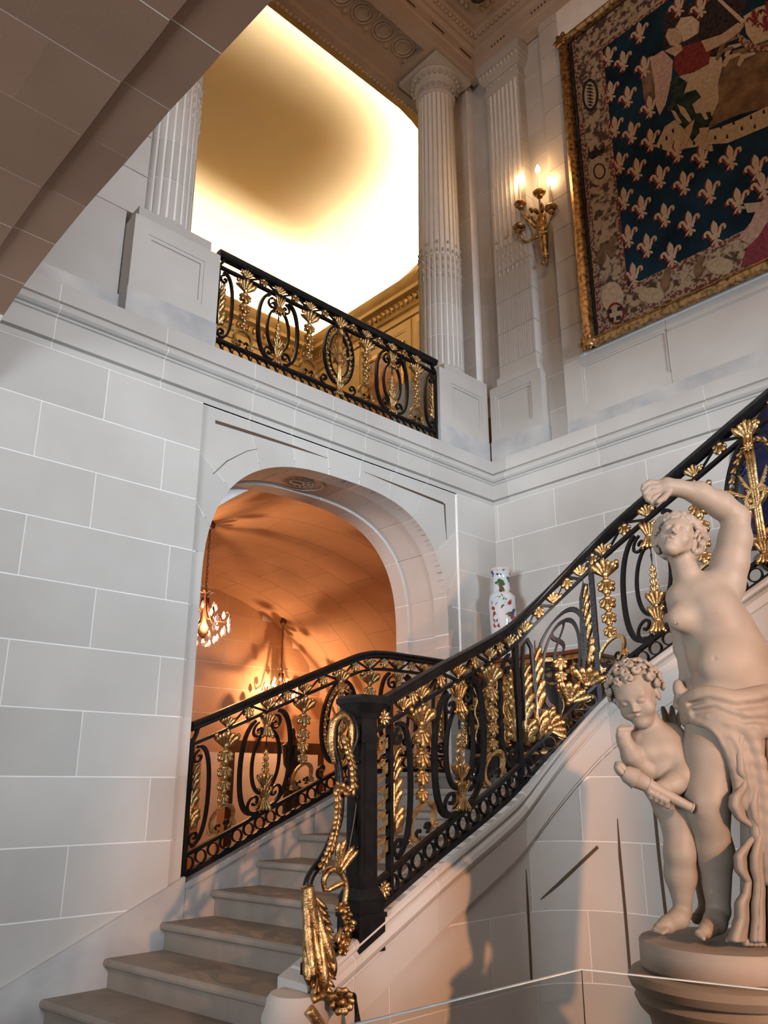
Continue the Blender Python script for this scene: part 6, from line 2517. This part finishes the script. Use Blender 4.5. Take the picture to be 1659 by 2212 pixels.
def head(F, c, face, up, sc, child=False, seed=1, curls=90):
    """a sculpted head: skull, jaw, brow, eyes, nose, lips and curly hair"""
    ey = np.array(face, float)
    ey /= np.linalg.norm(ey)
    ez = np.array(up, float)
    ez = ez - ey * (ez @ ey)
    ez /= np.linalg.norm(ez)
    ex = np.cross(ez, ey)
    ex /= np.linalg.norm(ex)
    if ex[0] < 0:
        ex = -ex
    Rm = np.stack([ex, ey, ez], 1)
    def L(x, y, z):
        return np.array(c) + (ex * x + ey * y + ez * z) * sc
    w = 1.06 if child else 1.0
    F.ell(L(0, -0.012, 0.035), np.array([0.076 * w, 0.095, 0.088]) * sc, 0.01, Rm)
    F.cone(L(0, 0.040, 0.005), 0.060 * sc * w, L(0, 0.060, -0.066), 0.033 * sc * w, 0.02)
    for s in (-1, 1):
        F.cone(L(s * 0.046 * w, 0.020, -0.026), 0.022 * sc, L(s * 0.014, 0.060, -0.076), 0.018 * sc, 0.02)
        F.ell(L(s * 0.034 * w, 0.062, -0.026 if child else -0.018), np.array([0.026, 0.024, 0.026]) * sc * (1.25 if child else 1.0), 0.02, Rm)
    F.cone(L(-0.040, 0.072, 0.036), 0.015 * sc, L(0.040, 0.072, 0.036), 0.015 * sc, 0.016)
    F.ell(L(0, 0.050, 0.055), np.array([0.052, 0.034, 0.034]) * sc, 0.02, Rm)
    for s in (-1, 1):
        F.ell(L(s * 0.031, 0.104, 0.013), np.array([0.020, 0.022, 0.0145]) * sc, 0.009 * sc, Rm, True)
        F.ell(L(s * 0.031, 0.0785, 0.012), np.array([0.0160, 0.0150, 0.0125]) * sc, 0.002, Rm)
        lid = 0.006 if child else 0.0
        F.chain([L(s * 0.016, 0.0885, 0.013 - lid), L(s * 0.024, 0.0925, 0.0215 - lid * 1.4), L(s * 0.034, 0.0920, 0.0215 - lid * 1.4), L(s * 0.046, 0.0835, 0.0125 - lid)], [0.0026 * sc, 0.0034 * sc, 0.0034 * sc, 0.0024 * sc], 0.002)
        F.chain([L(s * 0.016, 0.0885, 0.012), L(s * 0.026, 0.0905, 0.0045), L(s * 0.036, 0.0890, 0.0048), L(s * 0.046, 0.0835, 0.0120)], [0.0022 * sc, 0.0026 * sc, 0.0026 * sc, 0.0022 * sc], 0.002)
        if child:
            F.ell(L(s * 0.031, 0.0815, 0.0165), np.array([0.0155, 0.0125, 0.008]) * sc, 0.003, Rm)
    nl = 0.80 if child else 1.0
    F.cone(L(0, 0.086, 0.030), 0.0070 * sc, L(0, 0.088 + 0.024 * nl, -0.012), 0.0098 * sc, 0.008)
    for s in (-1, 1):
        F.ell(L(s * 0.0115, 0.100, -0.017), np.array([0.008, 0.010, 0.008]) * sc, 0.006, Rm)
    F.cone(L(-0.017, 0.0885, -0.040), 0.0055 * sc, L(0, 0.096, -0.0375), 0.0075 * sc, 0.004)
    F.cone(L(0.017, 0.0885, -0.040), 0.0055 * sc, L(0, 0.096, -0.0375), 0.0075 * sc, 0.004)
    F.cone(L(-0.013, 0.0865, -0.052), 0.0065 * sc, L(0.013, 0.0865, -0.052), 0.0065 * sc, 0.004)
    F.cone(L(-0.020, 0.0975, -0.0455), 0.0022 * sc, L(0.020, 0.0975, -0.0455), 0.0022 * sc, 0.003, True)
    F.ell(L(0, 0.078, -0.080), np.array([0.019, 0.017, 0.016]) * sc, 0.014, Rm)
    for s in (-1, 1):
        F.ell(L(s * 0.077 * w, -0.005, -0.005), np.array([0.010, 0.018, 0.028]) * sc, 0.006, Rm)
    F.ell(L(0, -0.034, 0.046), np.array([0.088 * w, 0.088, 0.088]) * sc, 0.012, Rm)
    if not child:
        F.ell(L(0, -0.085, 0.0), np.array([0.055, 0.045, 0.05]) * sc, 0.02, Rm)
    rnd = random.Random(seed)
    ctr, rad3 = np.array([0, -0.026, 0.042]), np.array([0.090 * w, 0.098, 0.094])
    def scalp(th, ph, off):
        """th: from the crown outward (0 = crown), ph: 0 = front"""
        n = np.array([math.sin(th) * math.sin(ph), math.sin(th) * math.cos(ph), math.cos(th)])
        return ctr + n * (rad3 + off)
    if not child:
        # wavy locks drawn from the parting to the nape
        for k in range(34):
            ph = 2 * math.pi * (k + 0.5) / 34
            front = abs(math.atan2(math.sin(ph), math.cos(ph))) < 0.95
            end = 0.98 if front else (1.75 if abs(math.cos(ph)) < 0.75 else 2.15)
            pts, rr = [], []
            m = 9
            for i in range(m):
                t = i / (m - 1)
                th = 0.18 + (end - 0.18) * t
                wob = 0.085 * math.sin(9.5 * t + k * 1.7)
                pts.append(L(*scalp(th, ph + wob, 0.006 + 0.004 * math.sin(12 * t + k))))
                rr.append((0.0085 + 0.004 * math.sin(math.pi * min(1, t + 0.15))) * sc)
            F.chain(pts, rr, 0.0025)
        for k in range(19):                       # rolled waves round the face down to the ears
            a = -1.65 + 3.3 * k / 18
            th0 = 0.86 + 0.42 * abs(a) / 1.65
            pts = [L(*scalp(th0 + 0.10 * i, a + 0.07 * (-1) ** (k + i), 0.012 + 0.004 * (i == 1))) for i in range(4)]
            F.chain(pts, [0.012 * sc, 0.0165 * sc, 0.0145 * sc, 0.010 * sc], 0.002)
        for k in range(12):
            a = math.pi - 1.5 + 3.0 * k / 11
            pts = [L(*scalp(1.5 + 0.22 * i, a + 0.10 * (-1) ** (k + i), 0.012)) for i in range(5)]
            F.chain(pts, [0.011 * sc, 0.016 * sc, 0.015 * sc, 0.014 * sc, 0.009 * sc], 0.002)
    else:
        done = []
        guard = 0
        while len(done) < curls and guard < 8000:
            guard += 1
            th, ph = math.acos(rnd.uniform(-0.45, 1)), rnd.uniform(-math.pi, math.pi)
            if abs(ph) < 1.05 and th > 0.98:
                continue
            if abs(ph) < 1.5 and th > 1.75:
                continue
            p = scalp(th, ph, 0.004)
            if any(np.linalg.norm(p - d) < 0.030 for d in done):
                continue
            done.append(p)
            n = (p - ctr) / np.linalg.norm(p - ctr)
            t = np.cross(n, np.array([rnd.uniform(-1, 1), rnd.uniform(-1, 1), rnd.uniform(-1, 1)]))
            t /= np.linalg.norm(t)
            b2 = np.cross(n, t)
            R0 = rnd.uniform(0.013, 0.018)
            pts = []
            for i in range(7):
                an = i * 0.95
                rr_ = R0 * (1 - 0.09 * i)
                pts.append(L(*(p + (t * math.cos(an) + b2 * math.sin(an)) * rr_ + n * (0.003 + 0.0022 * i))))
            F.chain(pts, [0.0085 * sc, 0.0095 * sc, 0.0095 * sc, 0.009 * sc, 0.0085 * sc, 0.0075 * sc, 0.006 * sc], 0.0015)
    return L


def limb(F, pts, rad, k=0.025):
    F.chain([loc(*p) for p in pts], [r * PXM for r in rad], k)


st = empty('marble_statue', 'pale marble statue of a draped woman shading her brow beside a child with a torch', 'statue', loc=tuple(SO))
def add_part(name, me, parent=st):
    me.materials.append(M['marble'])
    o = bpy.data.objects.new(name, me)
    COL.objects.link(o)
    o.parent = parent
    o.matrix_basis = Matrix.Translation(-Vector(SO))
    return o


# ---- the woman
lo_, hi_ = loc(1370, 2060, 0), loc(1760, 1010, 0)
Wm = Field((lo_[0], -0.30, lo_[2] - 0.03), (hi_[0], 0.28, hi_[2] + 0.03), 0.0034)
limb(Wm, [(1472, 1205, 0.015), (1484, 1245, 0.015), (1498, 1282, 0.02)], [27, 26, 35], 0.03)
limb(Wm, [(1472, 1290, 0.02), (1520, 1282, 0.02), (1566, 1262, 0.02)], [30, 40, 38], 0.03)
limb(Wm, [(1527, 1316, 0.025), (1554, 1372, 0.02), (1574, 1425, 0.015), (1602, 1492, 0.025)], [70, 70, 79, 96], 0.04)
Wm.ell(loc(1552, 1316, -0.072), np.array([34, 22, 32]) * PXM, 0.05)
Wm.ell(loc(1470, 1336, -0.030), np.array([29, 24, 28]) * PXM, 0.05)
Wm.ell(loc(1550, 1322, -0.114), np.array([3, 3, 3]) * PXM, 0.006)
Wm.ell(loc(1458, 1346, -0.075), np.array([3, 3, 3]) * PXM, 0.006)
Wm.ell(loc(1568, 1440, -0.075), np.array([54, 34, 48]) * PXM, 0.05)
Wm.ell(loc(1545, 1420, -0.138), np.array([4.5, 9, 7]) * PXM, 0.006, cut=True)
Wm.cone(loc(1536, 1330, -0.125), 0.004, loc(1541, 1405, -0.140), 0.003, 0.02, True)
# collar bones and armpit hollow
Wm.cone(loc(1500, 1278, -0.050), 0.008, loc(1556, 1262, -0.040), 0.009, 0.015)
# raised arm
limb(Wm, [(1566, 1262, 0.02), (1577, 1215, 0.0), (1588, 1165, -0.02), (1590, 1122, -0.03)], [40, 37, 33, 28], 0.03)
limb(Wm, [(1588, 1116, -0.03), (1555, 1090, -0.045), (1510, 1066, -0.06), (1466, 1054, -0.075)], [30, 29, 25, 18], 0.02)
limb(Wm, [(1466, 1054, -0.075), (1440, 1052, -0.080), (1420, 1058, -0.082)], [18, 20, 16], 0.015)
for pts, r in ((((1426, 1044, -0.092), (1404, 1042, -0.100), (1391, 1050, -0.104), (1388, 1058, -0.10)), 6.5), (((1420, 1052, -0.098), (1402, 1055, -0.108), (1393, 1066, -0.108), (1395, 1074, -0.10)), 7),
               (((1420, 1062, -0.095), (1405, 1068, -0.104), (1400, 1079, -0.10), (1405, 1084, -0.09)), 6.8), (((1424, 1070, -0.088), (1413, 1078, -0.094), (1411, 1087, -0.09), (1416, 1090, -0.08)), 6),
               (((1446, 1062, -0.10), (1434, 1076, -0.11), (1422, 1084, -0.11)), 7)):
    limb(Wm, list(pts), [r * 1.05, r, r * 0.9, r * 0.75][:len(pts)], 0.004)
# lowered arm behind
limb(Wm, [(1472, 1294, 0.03), (1474, 1345, 0.08), (1480, 1400, 0.12), (1488, 1440, 0.10), (1482, 1492, 0.06)], [32, 27, 24, 20, 16], 0.016)
limb(Wm, [(1478, 1492, 0.06), (1473, 1515, 0.03)], [18, 17], 0.015)
for j in range(4):
    limb(Wm, [(1462 + 5 * j, 1512 + 3 * j, 0.01), (1460 + 5 * j, 1524 + 3 * j, -0.005), (1468 + 5 * j, 1530 + 3 * j, 0.0)], [6.5, 6.2, 5.5], 0.004)
Wm.ell(loc(1466, 1489, 0.01), np.array([12, 11, 21]) * PXM, 0.01)
# legs
limb(Wm, [(1552, 1520, 0.0), (1536, 1630, -0.04), (1528, 1728, -0.065), (1530, 1760, -0.05), (1542, 1840, 0.0), (1552, 1960, 0.03)], [66, 52, 40, 37, 36, 22], 0.03)
Wm.ell(loc(1526, 1738, -0.10), np.array([24, 16, 26]) * PXM, 0.02)
limb(Wm, [(1552, 1970, 0.03), (1545, 1992, 0.0), (1524, 2012, -0.055)], [22, 21, 15], 0.015)
for j in range(5):
    limb(Wm, [(1526 - 4 * j + 8, 2010 + j * 2.2, -0.05 - 0.004 * j), (1508 + 3 * j, 2016 + j * 3.0, -0.075 - 0.006 * j)], [7.5 - 0.6 * j, 6.5 - 0.7 * j], 0.003)
limb(Wm, [(1632, 1520, 0.04), (1646, 1650, 0.03), (1650, 1750, 0.02), (1652, 1850, 0.05), (1650, 1980, 0.04)], [68, 56, 44, 40, 26], 0.03)
limb(Wm, [(1650, 1985, 0.04), (1642, 2008, -0.03), (1630, 2026, -0.09)], [25, 24, 17], 0.015)
for j in range(5):
    limb(Wm, [(1616 + 9 * j, 2026 + 1.5 * j, -0.095), (1611 + 10 * j, 2035 + 1.2 * j, -0.125 + 0.004 * j)], [8 - 0.5 * j, 7.5 - 0.7 * j], 0.003)
head(Wm, loc(1460, 1172, 0.0), (-0.34, -0.85, 0.30), (0.40, 0.1, 0.92), 0.95, False, 3, 150)
add_part('woman_figure', Wm.mesh('woman_figure'))
del Wm

# ---- drapery
lo_, hi_ = loc(1440, 2060, 0), loc(1790, 1440, 0)
D = Field((lo_[0], -0.32, lo_[2] - 0.02), (hi_[0], 0.26, hi_[2] + 0.02), 0.0046)
def fold(pts, rad, k=0.018):
    # Catmull-Rom through pixel points so the cloth bends softly
    P = [loc(*p) for p in pts]
    out, rr = [], []
    for i in range(len(P) - 1):
        p0, p1, p2, p3 = [P[max(0, min(len(P) - 1, i + q))] for q in (-1, 0, 1, 2)]
        for t in (0, 0.33, 0.66):
            out.append(0.5 * ((2 * p1) + (-p0 + p2) * t + (2 * p0 - 5 * p1 + 4 * p2 - p3) * t * t + (-p0 + 3 * p1 - 3 * p2 + p3) * t ** 3))
            rr.append((rad[i] + (rad[i + 1] - rad[i]) * t) * PXM)
    out.append(P[-1])
    rr.append(rad[-1] * PXM)
    D.chain(out, rr, k)


# rolled cloth round the hips
fold([(1486, 1530, 0.02), (1492, 1514, -0.07), (1530, 1502, -0.135), (1590, 1512, -0.15), (1650, 1500, -0.13), (1720, 1470, -0.04)], [16, 18, 17, 18, 20, 18])
fold([(1484, 1545, 0.02), (1496, 1530, -0.08), (1540, 1520, -0.14), (1600, 1540, -0.155), (1660, 1536, -0.13), (1730, 1500, -0.04)], [14, 14, 13, 16, 18, 16])
fold([(1484, 1560, 0.03), (1500, 1545, -0.09), (1548, 1540, -0.14), (1610, 1570, -0.16), (1670, 1572, -0.13), (1735, 1540, -0.03)], [12, 11, 12, 15, 17, 16])
fold([(1520, 1500, -0.13), (1580, 1520, -0.16), (1620, 1560, -0.17), (1640, 1590, -0.165)], [8, 9, 10, 8])
# diagonal folds sweeping off the thigh
fold([(1500, 1556, -0.09), (1545, 1572, -0.15), (1580, 1630, -0.155), (1598, 1700, -0.145), (1604, 1740, -0.14)], [8, 10, 11, 11, 10])
fold([(1515, 1548, -0.12), (1570, 1570, -0.16), (1608, 1640, -0.16), (1624, 1730, -0.15), (1640, 1830, -0.14)], [8, 10, 12, 12, 11])
fold([(1560, 1550, -0.15), (1620, 1590, -0.165), (1645, 1680, -0.155), (1655, 1780, -0.145), (1660, 1900, -0.14)], [9, 12, 13, 13, 12])
D.cone(loc(1672, 1560, -0.01), 0.095, loc(1676, 1995, 0.02), 0.075, 0.03)
D.cone(loc(1634, 1590, -0.045), 0.055, loc(1628, 2000, -0.01), 0.045, 0.03)
D.cone(loc(1715, 1560, 0.04), 0.08, loc(1722, 2000, 0.06), 0.070, 0.03)
def valley(pts, r=5, k=0.016):
    P = [loc(a, b, d - 0.014) for a, b, d in pts]
    for a, b in zip(P, P[1:]):
        D.cone(a, r * PXM, b, r * PXM, k, True)


valley([(1492, 1521, -0.09), (1530, 1512, -0.158), (1595, 1527, -0.178), (1655, 1519, -0.165), (1720, 1486, -0.09)], 4)
valley([(1498, 1539, -0.10), (1545, 1531, -0.160), (1605, 1556, -0.182), (1668, 1556, -0.165), (1730, 1522, -0.08)], 4)
valley([(1512, 1558, -0.135), (1560, 1576, -0.172), (1592, 1635, -0.176), (1610, 1705, -0.168), (1618, 1770, -0.16)], 5)
valley([(1545, 1558, -0.165), (1600, 1590, -0.182), (1628, 1660, -0.178), (1642, 1750, -0.168), (1650, 1830, -0.16)], 5)
valley([(1500, 1548, -0.11), (1535, 1556, -0.158), (1566, 1600, -0.168), (1584, 1660, -0.166)], 3.5)
add_part('drapery', D.mesh('drapery'))
del D

# free fall of the mantle at her left side: a pleated sheet with a zigzag edge
HEM = [(1560, 1604), (1600, 1585), (1640, 1588), (1668, 1590), (1684, 1604), (1702, 1598), (1722, 1577), (1742, 1574), (1766, 1590), (1786, 1622), (1804, 1627), (1828, 1606), (1850, 1586), (1878, 1588), (1904, 1610), (1932, 1604), (1952, 1590), (1985, 1590), (2008, 1578), (2030, 1566)]
hy = np.array([h[0] for h in HEM]); hx = np.array([h[1] for h in HEM])
vs, fs = [], []
NV, NU = 110, 120
for i in range(NV + 1):
    v = i / NV
    py = 1545 + (2034 - 1545) * v
    xl = float(np.interp(py, hy, hx))
    sway = (xl - 1598) / 26.0
    amp = 0.012 + 0.022 * min(1, v * 1.6)
    for j in range(NU + 1):
        u = j / NU
        px = 1600 + 4 * math.sin(3 * v) + (1772 - 1600) * u + (xl - 1600) * (1 - u) ** 7
        ph = 2 * math.pi * (5.2 * u ** 0.9 + 0.35 * math.sin(2.4 * v + 0.5)) + 0.5 * sway * (1 - u) ** 6
        w = math.cos(ph)
        w = math.copysign(abs(w) ** 0.75, w) + 0.22 * math.cos(2.3 * ph + 1.0 + 3 * v)
        d = -0.150 + 0.03 * v + amp * w + 0.03 * (1 - u) ** 8 * sway + 0.16 * u ** 2.6
        p = S3(px, py - 14 * u * (1 if v < 0.05 else 0), d)
        vs.append(tuple(p))
for i in range(NV):
    for j in range(NU):
        a = i * (NU + 1) + j
        fs.append((a, a + 1, a + NU + 2, a + NU + 1))
mb = MB()
mb.add(vs, fs)
mf = mb.build('mantle_fall', 'marble', None, True)
mf.parent = st
mf.matrix_basis = Matrix.Translation(-Vector(SO))
sm_ = mf.modifiers.new('thickness', 'SOLIDIFY')
sm_.thickness = 0.010

# ---- the winged child
lo_, hi_ = loc(1300, 2040, 0), loc(1550, 1435, 0)
Cm = Field((lo_[0], -0.22, lo_[2] - 0.03), (hi_[0], 0.30, hi_[2] + 0.03), 0.0033)
limb(Cm, [(1394, 1548, 0.03), (1412, 1586, 0.045)], [25, 33])
limb(Cm, [(1380, 1606, 0.05), (1415, 1604, 0.05), (1450, 1596, 0.05)], [28, 34, 30], 0.03)
limb(Cm, [(1418, 1628, 0.045), (1434, 1680, 0.05), (1456, 1738, 0.065)], [46, 44, 42], 0.04)
Cm.ell(loc(1442, 1700, 0.01), np.array([32, 28, 34]) * PXM, 0.05)
for x, y in ((1400, 1626), (1436, 1622)):
    Cm.ell(loc(x, y, -0.012), np.array([20, 16, 18]) * PXM, 0.03)
limb(Cm, [(1450, 1594, 0.035), (1466, 1632, 0.0), (1478, 1672, -0.03)], [27, 25, 24], 0.022)
limb(Cm, [(1477, 1674, -0.03), (1456, 1692, -0.06), (1434, 1704, -0.085)], [24, 21, 16], 0.018)
limb(Cm, [(1434, 1704, -0.085), (1422, 1708, -0.10)], [17, 17], 0.012)
for j in range(4):
    x, y = 1404 + 11.5 * j, 1709 + 6.2 * j
    limb(Cm, [(x + 6, y - 7, -0.118), (x, y + 1, -0.142), (x + 1, y + 11, -0.130), (x + 4, y + 14, -0.108)], [7, 7, 6.5, 5.5], 0.003)
limb(Cm, [(1412, 1702, -0.10), (1402, 1698, -0.115), (1396, 1702, -0.12)], [7, 6.5, 6], 0.004)
limb(Cm, [(1378, 1606, 0.06), (1382, 1636, 0.045), (1390, 1664, 0.015)], [27, 24, 22], 0.022)
limb(Cm, [(1392, 1666, 0.015), (1366, 1634, -0.005), (1350, 1604, -0.015)], [22, 21, 15], 0.018)
limb(Cm, [(1350, 1604, -0.015), (1346, 1590, -0.02)], [15, 15], 0.012)
for j in range(4):
    limb(Cm, [(1338 + 6 * j, 1588 - 1.0 * j, -0.030), (1338 + 6.5 * j, 1577 - 0.5 * j, -0.035), (1345 + 6.5 * j, 1570 + j, -0.025)], [6, 5.8, 5], 0.003)
limb(Cm, [(1460, 1744, 0.06), (1466, 1775, 0.02), (1468, 1845, -0.005), (1470, 1890, 0.015), (1475, 1965, 0.02)], [40, 33, 28, 29, 16], 0.025)
limb(Cm, [(1474, 1970, 0.02), (1466, 1984, 0.005), (1440, 1998, -0.03), (1424, 2006, -0.045)], [18, 19, 15, 11], 0.012)
for j in range(5):
    limb(Cm, [(1430 + 3 * j, 2003 + 1.5 * j, -0.045 - 0.005 * j), (1415 + 4 * j, 2009 + 1.7 * j, -0.060 - 0.006 * j)], [6.5 - 0.5 * j, 5.8 - 0.6 * j], 0.003)
limb(Cm, [(1470, 1748, 0.09), (1500, 1790, 0.12), (1520, 1860, 0.14), (1528, 1960, 0.17)], [38, 32, 26, 16], 0.025)
limb(Cm, [(1528, 1965, 0.17), (1520, 1978, 0.15), (1505, 1984, 0.12)], [17, 16, 11], 0.012)
head(Cm, loc(1377, 1508, 0.02), (-0.42, -0.76, -0.40), (-0.30, -0.12, 0.95), 0.96, True, 8, 130)
add_part('child_figure', Cm.mesh('child_figure'))
del Cm

# wings behind the child
Wg = Field(tuple(loc(1400, 1600, 0) * [1, 0, 1] + [0, 0.08, -0.02]), tuple(loc(1500, 1500, 0) * [1, 0, 1] + [0, 0.26, 0.02]), 0.004)
for a, b, r in (((1446, 1572, 0.12), (1432, 1530, 0.15), 12), ((1452, 1572, 0.13), (1452, 1528, 0.17), 12), ((1458, 1576, 0.14), (1470, 1536, 0.19), 11)):
    Wg.cone(loc(*a), r * PXM, loc(*b), 5 * PXM, 0.006)
add_part('wing', Wg.mesh('wing'))

# torch
def world_tube(name, pts, rad, seg=16):
    mb = MB()
    mb.tube([tuple(S3(*p)) for p in pts], rad, seg)
    o = mb.build(name, 'marble', None, True, 50)
    o.parent = st
    o.matrix_basis = Matrix.Translation(-Vector(SO))
    return o


ta, tb_ = np.array((1346, 1668, -0.125)), np.array((1497, 1747, -0.125))
prof = [(0.0, 12), (0.05, 17), (0.10, 18), (0.16, 20), (0.175, 21), (0.19, 17.5), (0.34, 14.5), (0.345, 16), (0.37, 16), (0.375, 13.5), (0.55, 11.5), (0.75, 10), (0.965, 9), (0.967, 10.5), (0.99, 10.5), (1.0, 7)]
world_tube('torch', [tuple(ta + (tb_ - ta) * t) for t, r in prof], [r * PXM for t, r in prof])
fm = MB()
f0 = S3(1348, 1670, -0.125)
for i in range(5):
    a = 2 * math.pi * i / 5
    d = S3(1336, 1660, -0.125) - f0
    d = d / np.linalg.norm(d)
    sd = SF * math.cos(a) + np.cross(d, SF) * math.sin(a)
    petal(fm, f0 + sd * 0.012, d + sd * 0.15 + np.array([0, 0, 0.3]), sd, 0.045, 0.014, 0.013, -0.3, 6)
o = fm.build('torch_flame', 'marble', None, True)
o.parent = st
o.matrix_basis = Matrix.Translation(-Vector(SO))

# plinth of the group and the pedestal below
bc_ = S3(1560, 2042, 0.02)
bz = float(S3(1530, 2036, -0.02)[2]) + 0.0
mb = MB()
mb.lathe([(0.05, 0.0), (0.280, 0.0), (0.285, -0.006), (0.286, -0.085), (0.275, -0.097)], 56, (bc_[0], bc_[1], bz))
o = mb.build('plinth', 'marble', None, True, 40)
o.parent = st
o.matrix_basis = Matrix.Translation(-Vector(SO))
ped = empty('statue_pedestal', 'round moulded stone pedestal carrying the marble statue behind the glass', 'pedestal', loc=(bc_[0], bc_[1], FLOOR))
mb = MB()
H_ = bz - 0.097 - FLOOR
mb.lathe([(0.36, 0.0), (0.36, 0.10), (0.30, 0.14), (0.27, 0.2), (0.26, H_ - 0.20), (0.27, H_ - 0.15), (0.30, H_ - 0.12), (0.315, H_ - 0.09), (0.30, H_ - 0.065), (0.325, H_ - 0.055), (0.335, H_ - 0.03), (0.32, H_ - 0.008), (0.29, H_), (0.05, H_)], 56)
mb.build('drum', 'marble', ped, True, 35)
